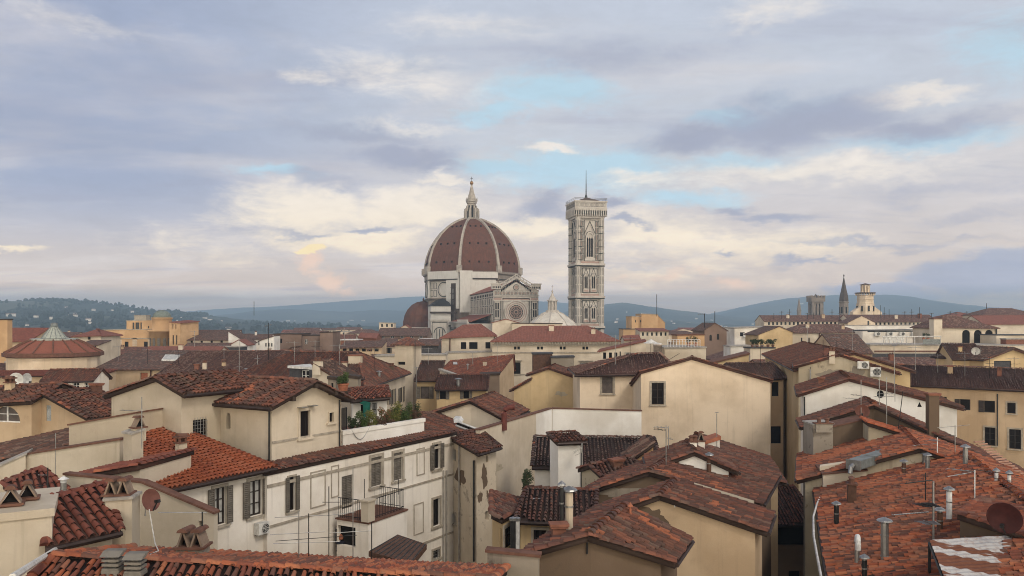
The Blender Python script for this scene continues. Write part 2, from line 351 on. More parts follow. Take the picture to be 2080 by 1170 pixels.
class House:
    def __init__(s, name, label, cat='house', wall='cream', roof='mid', zb=0.0, over=.42, rake=.16, group=None, gutter=True, lod=None, tile_sx=.22, jit=1.0, flat=None):
        s.name, s.label, s.cat, s.wall, s.roof, s.zb, s.over, s.rake = name, label, cat, wall, roof, zb, over, rake
        s.group, s.gutter, s.lod, s.sx, s.jit, s.flat = group, gutter, lod, tile_sx, jit, flat
        s.rr = .14; s.polys = []; s.walls = []; s.wins = []; s.pipes = []; s.chims = []; s.fn = []
        HOUSES.append(s)
    def rf(s, *polys):
        for p in polys:
            p = [Vector(q) for q in p]; c, n = plane_of(p)
            if n.z < 0: p.reverse(); n = -n
            s.polys.append(p); HITS.append((s, 'roof', p, n, len(s.polys) - 1))
        return s
    def rect(s, A, B, d, kind='gp', rise=1.5, r=.5, i=None, peak=None, i2=None, bz=None):
        A, B = Vector(A), Vector(B); t = Vector((B.x - A.x, B.y - A.y, 0)).normalized(); n = Vector((-t.y, t.x, 0))
        C, D = B + n * d, A + n * d
        if bz is not None: C.z += bz; D.z += bz
        up = Vector((0, 0, rise)); mid = lambda p, q, k: p + (q - p) * k
        s.n = -n; s.t = t; s.A, s.B, s.C, s.D = A, B, C, D
        if kind == 'gp':
            a, b = mid(A, D, r) + up, mid(B, C, r) + up; s.rf([A, B, b, a], [C, D, a, b])
        elif kind == 'gf':
            p = Vector(peak) if peak is not None else mid(A, B, r) + up
            q = p + n * d; s.rf([A, p, q, D], [p, B, C, q])
        elif kind == 'hip':
            i = i or min(d / 2, (B - A).length / 2 - .2); i2 = i2 or i
            a, b = mid(A, D, .5) + t * i + up, mid(B, C, .5) - t * i2 + up
            s.rf([A, B, b, a], [B, C, b], [C, D, a, b], [D, A, a])
        elif kind == 'shed': s.rf([A, B, C + up, D + up])
        elif kind == 'sr': s.rf([A, B + up, C + up, D])
        elif kind == 'sl': s.rf([A + up, B, C, D + up])
        elif kind == 'flat': s.rf([A, B, C, D]); s.flat = s.flat or 'concrete'
        return s.fin()
    def fin(s):
        def key(p): return (round(p.x, 2), round(p.y, 2), round(p.z, 2))
        cnt = {}
        for p in s.polys:
            for a, b in zip(p, p[1:] + p[:1]): cnt.setdefault(frozenset((key(a), key(b))), []).append((a, b))
        s.shared = {k for k, v in cnt.items() if len(v) > 1}; s.key = key
        for k, v in cnt.items():
            if len(v) == 1:
                a, b = v[0]; w = [a, b, Vector((b.x, b.y, s.zb)), Vector((a.x, a.y, s.zb))]
                t = Vector((b.x - a.x, b.y - a.y, 0)).normalized(); n = Vector((t.y, -t.x, 0))
                s.walls.append((a, b, t, n)); HITS.append((s, 'wall', w, n, len(s.walls) - 1))
        c = sum((p for q in s.polys for p in q), Vector()) / sum(len(q) for q in s.polys)
        s.base = Vector((c.x, c.y, s.zb)); s.Y = c.y
        return s
    def win(s, u0, v0, u1, v1, st='s', **kw):
        best = None
        for i, (a, b, t, n) in enumerate(s.walls):
            d = ray((u0 + u1) / 2, (v0 + v1) / 2); q = n.dot(d)
            if q > -1e-5: continue
            k = n.dot(a - EYE) / q; p = EYE + d * k; sc = (p - a).dot(t); L = Vector((b.x - a.x, b.y - a.y)).length
            if -.3 < sc < L + .3 and (best is None or k < best[0]): best = (k, i)
        if best is None: print('NOWIN', s.name, u0, v0); return s
        i = best[1]; a, b, t, n = s.walls[i]
        def on(u, v):
            d = ray(u, v); k = n.dot(a - EYE) / n.dot(d); p = EYE + d * k; return (p - a).dot(t), p.z
        um, vm = (u0 + u1) / 2, (v0 + v1) / 2
        s0, s1 = on(u0, vm)[0], on(u1, vm)[0]; z0, z1 = on(um, v1)[1], on(um, v0)[1]
        L = Vector((b.x - a.x, b.y - a.y)).length
        s0, s1 = min(s0, s1), max(s0, s1)
        s0 = max(.06, s0); s1 = min(L - .06, s1)
        if s1 - s0 < .1: print('TINY', s.name, u0, v0); return s
        top = lambda x: a.z + (b.z - a.z) * x / L
        z1 = min(z1, min(top(s0), top(s1)) - .12)
        if z1 - z0 < .1: print('LOW', s.name, u0, v0); return s
        s.wins.append((i, s0, s1, z0, z1, st, kw)); return s
    def row(s, u0, u1, n, v0, v1, wd, st='d', dv=0.0, **kw):
        for k in range(n):
            u = u0 + (u1 - u0) * k / max(1, n - 1); q = dv * k / max(1, n - 1); s.win(u - wd / 2, v0 + q, u + wd / 2, v1 + q, st, **kw)
        return s
    def pipe(s, u, v0, v1, mat='gutter', r=.05, u1=None):
        s.pipes.append((u, v0, u1 if u1 is not None else u, v1, mat, r)); return s
    def chim(s, u, v, w, h, kind='hood', mat=None, d=None): s.chims.append((u, v, w, h, kind, mat, d)); return s

    # ---- building the meshes
    def offset(s, p):
        c, n = plane_of(p); k = len(p); L = []
        g = Vector((-n.x, -n.y, 0)) if n.z < .9995 else Vector((0, 0, 0))
        ccw = sum(p[i].x * p[(i + 1) % k].y - p[(i + 1) % k].x * p[i].y for i in range(k)) > 0
        kinds = []
        for i in range(k):
            a, b = p[i], p[(i + 1) % k]; t = Vector((b.x - a.x, b.y - a.y, 0)).normalized(); o = Vector((t.y, -t.x, 0)) * (1 if ccw else -1)
            if frozenset((s.key(a), s.key(b))) in s.shared: off, kd = 0.0, 'shared'
            elif s.flat: off, kd = (.12 if s.Y > 70 else .06), 'flat'
            elif abs(b.z - a.z) < .06 * (b - a).length + .02 and g.normalized().dot(o) < -.3: off, kd = s.over, 'eave'
            elif abs(b.z - a.z) < .06 * (b - a).length + .02: off, kd = .05, 'top'
            else: off, kd = s.rake, 'rake'
            kinds.append(kd); L.append((a + o * off, t, o))
        out = []
        for i in range(k):
            (p0, t0, o0), (p1, t1, o1) = L[i - 1], L[i]; den = t0.x * t1.y - t0.y * t1.x
            if abs(den) < .05: q = p1
            else: q = p0 + t0 * (((p1.x - p0.x) * t1.y - (p1.y - p0.y) * t1.x) / den)
            out.append(Vector((q.x, q.y, c.z - (n.x * (q.x - c.x) + n.y * (q.y - c.y)) / n.z)))
        return out, kinds, n
    def build(s):
        Y = s.Y; lod = s.lod or ('near' if Y < 62 else 'mid' if Y < 125 else 'far')
        root = s.root = thing(s.name, s.base, s.label, s.cat, s.group)
        wm = WALLS[s.wall]() if s.wall in WALLS else MT(s.wall)
        # roof
        rb, gts, rid = MB(), [], MB(); tv, tf, tu = [], [], []; nv = 0
        for p in s.polys:
            q, kinds, n = s.offset(p); k = len(q)
            up = Vector((0, 0, .06)); th = .13 if not s.flat else .16
            if s.flat in ('clay_dark', 'concrete') and Y < 70: up = Vector((0, 0, .03)); th = .05
            top = [x + up for x in q]; bot = [x - Vector((0, 0, th)) for x in q]
            rb.add(top + bot, [tuple(range(k)), tuple(range(2 * k - 1, k - 1, -1))] + [(k + i, k + (i + 1) % k, (i + 1) % k, i) for i in range(k)])
            if s.flat: continue
            for i in range(k):
                a, b = top[i], top[(i + 1) % k]
                if kinds[i] == 'eave' and s.gutter and lod != 'far' and (b - a).length > .6:
                    o = Vector((b.y - a.y, a.x - b.x, 0)).normalized(); o = o if o.dot(Vector((n.x, n.y, 0))) > 0 else -o
                    g1 = MB(); g1.tube([a + o * .07 - Vector((0, 0, .07)), b + o * .07 - Vector((0, 0, .07))], .075, 6); gts.append(g1)
                if lod != 'far':
                    z = Vector((0, 0, .05))
                    if kinds[i] == 'shared':
                        if s.key(p[i]) < s.key(p[(i + 1) % k]): rid.barrels(a + z, b + z, s.rr, .42, .02 * s.jit)
                    elif kinds[i] in ('rake', 'top'):
                        if a.z > b.z: a, b = b, a
                        if (b - a).length > .5: rid.barrels(a + z * .4, b + z * .4, .12, .42, .012 * s.jit)
            if lod != 'far':
                V, Fc, U = tile_field(q, n, s.sx, .34, 4 if lod == 'near' else 2, s.jit, getattr(s, 'newp', ()))
                if len(V): tv.append(V + np.array((0, 0, .07))); tf.append(Fc + nv); tu.append(U); nv += len(V)
        if s.flat: roof = rb.build('roof', MT(s.flat), root)
        elif lod == 'far': roof = far_roof(s, rb, root)
        else:
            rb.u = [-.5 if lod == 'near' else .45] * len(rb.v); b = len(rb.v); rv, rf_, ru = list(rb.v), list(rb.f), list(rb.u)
            rf_ += [tuple(i + b for i in f) for f in rid.f]; rv += rid.v; ru += rid.u; b = len(rv)
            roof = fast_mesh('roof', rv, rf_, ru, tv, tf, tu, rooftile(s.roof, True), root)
        s.roofob = roof
        for g1 in gts: g1.build('gutter', MT('gutter'), roof)
        # walls with true openings
        wb = MB()
        for i, (a, b, t, n) in enumerate(s.walls):
            wins = [q for q in s.wins if q[0] == i]; fr = Fr(Vector((a.x, a.y, 0)), t, n); L = Vector((b.x - a.x, b.y - a.y)).length
            if L < .05: continue
            outer = [fr.pt(0, s.zb), fr.pt(L, s.zb), fr.pt(L, b.z - .02), fr.pt(0, a.z - .02)]
            holes = []
            for _, s0, s1, z0, z1, st, kw in wins:
                if 'p' in st: continue
                holes.append(hole_outline(fr, s0, s1, z0, z1, st))
            if holes:
                flat = [p for lp in [outer] + holes for p in lp]
                for tri in tessellate_polygon([outer] + holes):
                    tp = [flat[j] for j in tri]
                    if (tp[1] - tp[0]).cross(tp[2] - tp[0]).dot(n) < 0: tp.reverse()
                    wb.poly(tp)
                for h in holes:
                    dp = n * -.24
                    for p0, p1 in zip(h, h[1:] + h[:1]): wb.poly([p0, p0 + dp, p1 + dp, p1])
            else: wb.poly(outer)
        wall = wb.build('wall', wm, root); s.wallob = wall
        for i, s0, s1, z0, z1, st, kw in s.wins:
            a, b, t, n = s.walls[i]; window(root, Fr(Vector((a.x, a.y, 0)), t, n), s0, s1, z0, z1, st, Y, **kw)
        for u, v0, u1, v1, mat, r in s.pipes:
            pts = []
            i = None
            for (uu, vv) in ((u, v0), (u1, v1)):
                if i is None:
                    hh = hit(uu, vv, s, 'wall')
                    if not hh: break
                    i = hh[5]
                a, b, t, n = s.walls[i]; d = ray(uu, vv); pts.append(EYE + d * (n.dot(a - EYE) / n.dot(d)) + n * (r + .03))
            if len(pts) == 2:
                m = MB(); m.tube(pts, r, 6); m.build('drainpipe', MT(mat), root)
            else: print('NOPIPE', s.name, u, v0)
        for c in s.chims: chimney(s, *c)
        for f in s.fn: f(s)
def far_roof(s, rb, root):
    me = bpy.data.meshes.new('roof'); o0 = org(root)
    me.from_pydata([(x - o0.x, y - o0.y, z - o0.z) for x, y, z in rb.v], [], rb.f); me.materials.append(rooftile(s.roof, False))
    uv = me.uv_layers.new(name='UVMap').data
    for pg in me.polygons:
        n = pg.normal; g = Vector((-n.x, -n.y, 0))
        if g.length < 1e-3: g = Vector((0, 1, 0))
        g.normalize(); e = Vector((g.y, -g.x, 0)); k = 1 / max(.3, abs(n.z))
        for li in pg.loop_indices:
            c = me.vertices[me.loops[li].vertex_index].co; uv[li].uv = (e.dot(c) + 50, g.dot(c) * k + 50)
    ob = link(bpy.data.objects.new('roof', me)); ob.parent = root; ORG[ob.name] = o0
    return ob
def fast_mesh(name, v, f, u, tv, tf, tu, mat, parent):
    o0 = np.array(org(parent)); v = np.array(v, dtype=np.float64).reshape(-1, 3); n0 = len(v)
    TV = np.concatenate(tv) if tv else np.zeros((0, 3)); TF = np.concatenate(tf) + n0 if tf else np.zeros((0, 4), int); TU = np.concatenate(tu) if tu else np.zeros(0)
    V = np.concatenate([v, TV]) - o0; U = np.concatenate([np.array(u), TU])
    loops = np.concatenate([np.array([i for q in f for i in q], dtype=np.int64), TF.ravel()]).astype(np.int32)
    tot = np.array([len(q) for q in f] + [4] * len(TF), dtype=np.int32); st = np.concatenate([[0], np.cumsum(tot)[:-1]]).astype(np.int32)
    me = bpy.data.meshes.new(name); me.vertices.add(len(V)); me.vertices.foreach_set('co', V.astype(np.float32).ravel())
    me.loops.add(len(loops)); me.loops.foreach_set('vertex_index', loops)
    me.polygons.add(len(tot)); me.polygons.foreach_set('loop_start', st); me.polygons.foreach_set('loop_total', tot)
    me.update(calc_edges=True); me.validate()
    uv = me.uv_layers.new(name='UVMap')
    li = np.zeros(len(me.loops), dtype=np.int32); me.loops.foreach_get('vertex_index', li)
    uv.data.foreach_set('uv', np.stack([U[li], U[li]], 1).astype(np.float32).ravel())
    me.materials.append(mat); ob = link(bpy.data.objects.new(name, me)); ob.parent = parent; ORG[ob.name] = org(parent)
    return ob
def tile_field(poly, n, sx, sy, seg, jit, newp=()):
    up = Vector((0, 0, 1)); g = up - n * up.dot(n)
    g = g.normalized() if g.length > .02 else Vector((0, 1, 0)); e = g.cross(n).normalized()
    o = poly[0]; q = np.array([((p - o).dot(e), (p - o).dot(g)) for p in poly])
    x0, y0 = q.min(0); x1, y1 = q.max(0)
    I, J = np.meshgrid(np.arange(x0 + sx * .5, x1, sx), np.arange(y0 + sy * .45, y1 + sy * .2, sy)); ci = np.arange(I.shape[1])
    stag = RNG.uniform(-.19, .19, I.shape[1]) * jit
    J = J + stag[None, :] * np.clip((J - y0 - .3) / 1.2, 0, 1)
    wob = .03 * np.sin(J * .8 + ci[None, :] * 1.3) * jit
    X, T = I.ravel(), J.ravel(); ins = np.zeros(len(X), bool)
    for (ax, ay), (bx, by) in zip(q, np.roll(q, -1, 0)):
        c = (ay > T) != (by > T)
        with np.errstate(divide='ignore', invalid='ignore'): ins ^= c & (X < (bx - ax) * (T - ay) / (by - ay) + ax)
    ins &= RNG.random(len(X)) > .004 * jit
    X = (X + wob.ravel())[ins]; T = T[ins]; k = len(X)
    if not k: return np.zeros((0, 3)), np.zeros((0, 4), int), np.zeros(0)
    X = X + RNG.normal(0, .010, k) * jit; T = T + RNG.normal(0, .016, k) * jit
    sag = .045 * jit * np.sin(X * .55 + 1.7) * np.sin(T * .7 + .4)
    H = RNG.normal(0, .008, k) * jit + sag; rot = RNG.normal(0, .035, k) * jit
    th = np.pi * np.arange(seg + 1) / seg
    ring = []
    for (t, w_, h_, l_) in ((-sy * .56, sx * .70, sx * .48, .034), (sy * .56, sx * .56, sx * .38, .0)):
        ring += [(w_ / 2 * math.cos(a), t, h_ * math.sin(a) + l_) for a in th]
    ring = np.array(ring)
    ca, sa = np.cos(rot)[:, None], np.sin(rot)[:, None]
    lx = ring[:, 0] * ca - ring[:, 1] * sa + X[:, None]; lt = ring[:, 0] * sa + ring[:, 1] * ca + T[:, None]; lh = ring[:, 2][None] + H[:, None]
    E, G, N, O = map(np.array, (e, g, n, o))
    V = O + lx[..., None] * E + lt[..., None] * G + lh[..., None] * N
    m = seg + 1; base = np.arange(k)[:, None] * (2 * m)
    fc = np.array([(j, j + 1, m + j + 1, m + j) for j in range(seg)])
    Fc = (base[:, :, None] + fc[None]).reshape(-1, 4)
    cr = RNG.random(len(ci)); cidx = np.tile(ci, I.shape[0])[ins]; U = np.repeat(np.clip(np.where(RNG.random(k) < .72, cr[cidx] + RNG.normal(0, .07, k), RNG.random(k)), 0, .965), 2 * m)
    for (c_, ra, rb_, pr) in newp:          # patches of newer tiles
        c_ = Vector(c_) - o; ds = (X - c_.dot(e)) / ra; dt = (T - c_.dot(g)) / rb_; hitm = (ds * ds + dt * dt < 1) & (RNG.random(k) < pr); U[np.repeat(hitm, 2 * m)] = .985
    return V.reshape(-1, 3), Fc, U
def hole_outline(fr, s0, s1, z0, z1, st):
    if 'O' in st:
        c, r = (s0 + s1) / 2, (s1 - s0) / 2; zc = (z0 + z1) / 2; rz = (z1 - z0) / 2
        return [fr.pt(c + r * math.cos(k * math.pi / 10), zc + rz * math.sin(k * math.pi / 10)) for k in range(20)]
    if 'T' in st: return [fr.pt(s0, z0), fr.pt(s1, z0), fr.pt((s0 + s1) / 2, z1)]
    if 'a' in st:
        r = (s1 - s0) / 2; c = (s0 + s1) / 2; zs = max(z0 + .05, z1 - r)
        return [fr.pt(s0, z0), fr.pt(s1, z0)] + [fr.pt(c + r * math.cos(k * math.pi / 10), zs + (z1 - zs) * math.sin(k * math.pi / 10)) for k in range(0, 11)]
    return [fr.pt(s0, z0), fr.pt(s1, z0), fr.pt(s1, z1), fr.pt(s0, z1)]
def shutter(par, fr, a0, a1, z0, z1, d0, mat, fine):
    m = MB(); w_ = min(.06, (a1 - a0) * .14); fr.rim(m, a0, a1, z0, z1, w_, d0, d0 + .05)
    zm = (z0 + z1) / 2; fr.bx(m, a0 + w_, a1 - w_, zm - .03, zm + .03, d0, d0 + .05)
    n = max(3, int((z1 - z0 - .1) / (.085 if fine else .2)))
    for k in range(n):
        z = z0 + w_ + (z1 - z0 - 2 * w_) * (k + .5) / n; h = (z1 - z0) / n * .34
        m.box(fr.pt((a0 + a1) / 2, z, d0 + .022), fr.t * ((a1 - a0) / 2 - w_), fr.n * .022 + Vector((0, 0, -h)) * .8, Vector((0, 0, h * .35)) + fr.n * .004)
    fr.bx(m, a0 + w_, a1 - w_, z0 + w_, z1 - w_, d0 + .003, d0 + .008)
    m.build('shutter', mat, par)
def window(root, fr, s0, s1, z0, z1, st, Y, fmat=None, smat='shutter', pmat=None, sur='stone'):
    """s stone surround, h hood, b timber bars, o open shutters, c closed shutters, k curtain, r roller blind, g grille, d dark opening, a arch, O oval, T triangle, p proud panel"""
    m = MB(); w_, h_ = s1 - s0, z1 - z0
    fm = MT(fmat or ('frame_white' if 'W' in st else 'frame_dark')); fine = Y < 60
    nm = 'window' if 'p' not in st else 'panel'
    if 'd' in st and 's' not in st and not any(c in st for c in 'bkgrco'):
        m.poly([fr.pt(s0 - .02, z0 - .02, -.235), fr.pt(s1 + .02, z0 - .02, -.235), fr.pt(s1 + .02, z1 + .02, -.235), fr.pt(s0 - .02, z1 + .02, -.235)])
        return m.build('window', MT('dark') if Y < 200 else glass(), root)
    if 'p' in st:
        fr.rim(m, s0, s1, z0, z1, .06, 0, .035); return m.build('wall_panel', MT(sur), root)
    if 's' in st:
        b = min(.16, w_ * .2); fr.bx(m, s0 - b, s0, z0 - .02, z1, 0, .05); fr.bx(m, s1, s1 + b, z0 - .02, z1, 0, .05); fr.bx(m, s0 - b, s1 + b, z1, z1 + b, 0, .055)
        surround = m; m = MB()
    else: surround = None
    bw = min(.07, w_ * .12)
    fr.rim(m, s0, s1, z0, z1, bw, -.17, -.10)
    c = (s0 + s1) / 2
    if 'b' in st or 'W' in st or 'k' in st:
        fr.bx(m, c - bw * .6, c + bw * .6, z0 + bw, z1 - bw, -.165, -.09)
        for q in ((1 / 3, 2 / 3) if h_ > 1.2 else (.5,)):
            for a0, a1 in ((s0 + bw, c - bw * .6), (c + bw * .6, s1 - bw)): fr.bx(m, a0, a1, z0 + h_ * q - .02, z0 + h_ * q + .02, -.16, -.11)
    win = m.build('window', fm, root)
    if surround:
        surround.build('surround', MT(sur), win)
        sm = MB(); fr.bx(sm, s0 - .2, s1 + .2, z0 - .12, z0 - .02, 0.0, .12); sm.build('sill', MT(sur), win)
        if 'h' in st:
            hm = MB(); fr.bx(hm, s0 - .35, s1 + .35, z1 + .30, z1 + .45, 0, .3); fr.bx(hm, s0 - .2, s1 + .2, z1 + .17, z1 + .30, 0, .12); hm.build('hood_moulding', MT(sur), win)
    pm = MB(); e = .02
    pts = hole_outline(fr, s0, s1, z0, z1, st) if any(q in st for q in 'aOT') else [fr.pt(s0, z0), fr.pt(s1, z0), fr.pt(s1, z1), fr.pt(s0, z1)]
    pm.poly([p - fr.n * (.15 if 'd' not in st else .23) for p in pts])
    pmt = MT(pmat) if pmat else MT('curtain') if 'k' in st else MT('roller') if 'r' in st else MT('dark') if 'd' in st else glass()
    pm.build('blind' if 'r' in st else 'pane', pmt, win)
    if 'g' in st:
        g = MB(); n = max(3, int(w_ / .14)); k = max(3, int(h_ / .16))
        for i in range(n): g.tube([fr.pt(s0 + w_ * (i + .5) / n, z0 - .12, .05), fr.pt(s0 + w_ * (i + .5) / n, z1 + .12, .05)], .014, 5)
        for i in range(k): g.tube([fr.pt(s0 - .04, z0 + h_ * (i + .5) / k, .05), fr.pt(s1 + .04, z0 + h_ * (i + .5) / k, .05)], .012, 5)
        g.build('grille', MT('metal'), win)
    sm = MT(smat)
    if 'c' in st:
        shutter(win, fr, s0 + .01, c - .01, z0, z1, -.09, sm, fine); shutter(win, fr, c + .01, s1 - .01, z0, z1, -.09, sm, fine)
    if 'o' in st:
        b = .17 if 's' in st else .02; dd = .06 if 's' in st else .02
        if 'R' not in st: shutter(win, fr, s0 - w_ / 2 - .02, s0 - .02, z0, z1, dd, sm, fine)
        if 'L' not in st: shutter(win, fr, s1 + .02, s1 + w_ / 2 + .02, z0, z1, dd, sm, fine)
    return win
def chimney(s, u, v, w_, h_, kind, mat, d):
    hh = hit(u, v, s, 'roof') or hit(u, v, s)
    if not hh: print('NOCHIM', s.name, u, v); return
    p = hh[1]; t = getattr(s, 't', Vector((1, 0, 0))); n = Vector((-t.y, t.x, 0)); d = d or w_ * .7; z0 = p.z - .5; z1 = p.z + h_
    m = MB()
    if kind in ('pipe', 'cone', 'elbow', 'blackpipe'):
        mm = MT(mat or ('metal' if kind != 'blackpipe' else 'metal_dark')); r = w_ / 2
        m.tube([(p.x, p.y, z0), (p.x, p.y, z1)], r, 10); ch = m.build('flue', mm, s.roofob); c = MB()
        if kind == 'elbow':
            c.tube([(p.x, p.y, z1 - .02)] + [(p.x + t.x * .22 * (1 - math.cos(k * math.pi / 6)), p.y + t.y * .22 * (1 - math.cos(k * math.pi / 6)), z1 + .22 * math.sin(k * math.pi / 6)) for k in range(0, 7)] + [(p.x + t.x * .44, p.y + t.y * .44, z1 - .2)], r * 1.1, 10)
            c.build('flue_bend', MT('metal_white'), ch)
        else:
            c.lathe((p.x, p.y, z1), [(r * .8, .0), (r * .8, .10)], 8); c.lathe((p.x, p.y, z1 + .08), [(r * 2.1, 0), (r * 1.9, .04), (.01, .14)], 12)
            for q in (.35, .75): c.lathe((p.x, p.y, z0 + (z1 - z0) * q), [(r * 1.12, 0), (r * 1.12, .05)], 10)
            c.build('flue_cap', MT('metal') if mat != 'clay' else MT('clay'), ch)
        return
    wm = WALLS[mat]() if mat in WALLS else MT(mat or 'concrete')
    m.box((p.x, p.y, (z0 + z1) / 2), t * (w_ / 2), n * (d / 2), (0, 0, (z1 - z0) / 2)); ch = m.build('chimney', wm, s.roofob)
    c = MB(); hs, hd = MB(), MB(); q = Vector((p.x, p.y, z1))
    c.box(q + Vector((0, 0, .03)), t * (w_ / 2 + .06), n * (d / 2 + .06), (0, 0, .03)); clay = MT('clay_dark')
    if kind == 'hood':              # little gabled tile hoods side by side
        k = max(1, round(w_ / .45))
        for i in range(k):
            o = q + t * ((i + .5) / k - .5) * w_ + Vector((0, 0, .06)); hw = w_ / k * .48; H = .42
            for sgn in (-1, 1): hs.prism([o + t * (sgn * hw) - n * (d / 2), o + t * (sgn * (hw - .05)) - n * (d / 2), o + t * (sgn * .0) - n * (d / 2) + Vector((0, 0, H - .06)), o + t * (sgn * .03) - n * (d / 2) + Vector((0, 0, H))], n * d)
            c.barrels(o - n * (d / 2 + .06) + Vector((0, 0, H - .06)), o + n * (d / 2 + .06) + Vector((0, 0, H - .06)), .13, .4, 0)
            hd.poly([o + t * (-hw + .06) + n * 0, o + t * (hw - .06), o + Vector((0, 0, H - .1))])
    elif kind == 'slab':            # tile slab raised on little posts
        for a in (-1, 1):
            for b in (-1, 1): c.box(q + t * (a * (w_ / 2 - .06)) + n * (b * (d / 2 - .06)) + Vector((0, 0, .16)), t * .05, n * .05, (0, 0, .10))
        c.box(q + Vector((0, 0, .29)), t * (w_ / 2 + .08), n * (d / 2 + .08), (0, 0, .04))
        c.barrels(q - t * (w_ / 2) + Vector((0, 0, .32)), q + t * (w_ / 2) + Vector((0, 0, .32)), .14, .4, .01)
    elif kind == 'stack':           # stacked flat vents
        clay = plain('vent_slabs', (.20, .185, .16), .9)
        for i in range(3):
            o = q + Vector((0, 0, .08 + i * .10)); c.box(o, t * (w_ / 2 + .05), n * (d / 2 + .05), (0, 0, .026)); c.box(o + Vector((0, 0, .05)), t * (w_ / 2 - .05), n * (d / 2 - .05), (0, 0, .03))
        c.prism([q + t * (-w_ / 2 - .08) + n * (-d / 2 - .1) + Vector((0, 0, .37)), q + t * (w_ / 2 + .08) + n * (-d / 2 - .1) + Vector((0, 0, .37)), q + t * (w_ / 2 + .08) + Vector((0, 0, .46)), q - t * (w_ / 2 + .08) + Vector((0, 0, .46))], n * (d / 2 + .1))
    elif kind == 'caps':            # a row of clay cowls
        k = max(2, round(w_ / .4))
        for i in range(k):
            o = q + t * ((i + .5) / k - .5) * w_ + Vector((0, 0, .06)); c.lathe(o, [(.13, 0), (.11, .18), (.15, .20), (.15, .25), (.02, .31)], 8)
    elif kind == 'flat': c.box(q + Vector((0, 0, .10)), t * (w_ / 2 + .09), n * (d / 2 + .09), (0, 0, .04)); clay = plain('clay_slab', (.27, .115, .075), .9)
    c.build('chimney_cap', clay, ch); hs.build('chimney_hood', plain('hood_render', (.27, .20, .15), .9), ch); hd.build('smoke_opening', MT('dark'), ch)
def PG(u, Y): return Vector(((u - CU) / F * Y, Y, 0))
# ------------------------------------------------------------------ ground, hills, air
def vnoise(x, y, seed=0):
    xi, yi = np.floor(x).astype(int), np.floor(y).astype(int); fx, fy = x - xi, y - yi
    def h(a, b):
        q = (a * 374761393 + b * 668265263 + seed * 982451653) & 0x7fffffff; q = (q ^ (q >> 13)) * 1274126177 & 0x7fffffff
        return ((q ^ (q >> 16)) & 0xffff) / 65535.0
    sx, sy = fx * fx * (3 - 2 * fx), fy * fy * (3 - 2 * fy)
    return (h(xi, yi) * (1 - sx) + h(xi + 1, yi) * sx) * (1 - sy) + (h(xi, yi + 1) * (1 - sx) + h(xi + 1, yi + 1) * sx) * sy
def fbm(x, y, o=5, seed=0): return sum(vnoise(x * 2 ** k, y * 2 ** k, seed + k) / 2 ** k for k in range(o)) / 2
gm = MB(); gm.poly([(-60000, -600, 0), (60000, -600, 0), (60000, 60000, 0), (-60000, 60000, 0)])
def groundmat():
    m, t, b = newmat('ground_paving'); pos = t.new('ShaderNodeNewGeometry').outputs['Position']
    n1, n2 = t.noise(pos, .004, 6, .6), t.noise(pos, .3, 5, .6)
    c = t.mix(n2, (.07, .062, .055, 1), (.11, .098, .085, 1)); c = t.mix(t.step(n1, .42, .62), c, (.06, .065, .045, 1))
    t.put(b.inputs['Base Color'], c); return m
tag(gm.build('ground', groundmat()), kind='structure')
def hillmat():
    m, t, b = newmat('hill_woods'); pos = t.new('ShaderNodeNewGeometry').outputs['Position']
    p2 = t.vm('MULTIPLY', pos, (1, .55, 1.6))
    n1, n2, n3 = t.noise(p2, .0032, 8, .62), t.noise(pos, .028, 5, .65), t.noise(p2, .0014, 4, .5)
    c = t.mix(t.step(n2, .38, .62), (.014, .020, .015, 1), (.030, .040, .027, 1))
    c = t.mix(t.math('MULTIPLY', t.step(n1, .52, .60), .8), c, (.085, .092, .060, 1))
    c = t.mix(t.math('MULTIPLY', t.step(n3, .50, .62), .35), c, (.085, .075, .045, 1))
    t.put(b.inputs['Base Color'], c); b.inputs['Roughness'].default_value = 1.0; return m
HM = hillmat(); HILLF = {}
def hill(name, ridge, Yr, Yf, amp, seed, nx=240, ny=50, back=.6):
    us = np.array([q[0] for q in ridge], float); vs = np.array([q[1] for q in ridge], float)
    U = np.linspace(us[0], us[-1], nx); Vr = np.interp(U, us, vs)
    Vr = np.convolve(np.pad(Vr, 4, 'edge'), np.ones(9) / 9, 'valid'); X = (U - CU) / F * Yr
    Zr = CZ + (HV - Vr) / F * Yr
    T = np.linspace(0, 1 + back, ny); V = []
    for t in T:
        Y = Yf + (Yr - Yf) * t
        prof = (t ** 1.25 if t <= 1 else 1 - .9 * (t - 1)); Xr = X * (Y / Yr) if t <= 1 else X
        bump = (fbm(Xr / amp[1], np.full_like(Xr, Y / amp[1]), 6, seed) - .5) * 2 * amp[0]
        w_ = math.sin(math.pi * min(t, 1)) ** .7 if t < 1 else 1
        small = (fbm(Xr / amp[3], np.full_like(Xr, Y / amp[3]), 3, seed + 9) - .5) * 2 * amp[2]
        Z = np.maximum(-6, Zr * prof + bump * w_ * (1 if t < .97 else .15) + small * min(1, t * 3)) if t > 0 else np.full_like(Xr, -6.0)
        V.append(np.stack([Xr, np.full_like(Xr, Y), Z], 1))
    V = np.concatenate(V); m = MB(); m.v = [tuple(q) for q in V]
    m.f = [(j * nx + i, j * nx + i + 1, (j + 1) * nx + i + 1, (j + 1) * nx + i) for j in range(ny - 1) for i in range(nx - 1)]; m.u = [0] * len(m.v)
    HILLF[name] = (V.reshape(ny, nx, 3), U, T)
    return tag(m.build(name, HM, smooth=True), kind='structure')
hill('hills', [(-400, 622), (-150, 612), (0, 612), (60, 611), (100, 610), (180, 615), (260, 624), (330, 634), (400, 639), (480, 650), (560, 658), (700, 662), (900, 668)], 2300, 900, (24, 380, 3.2, 20), 3, 380, 90)
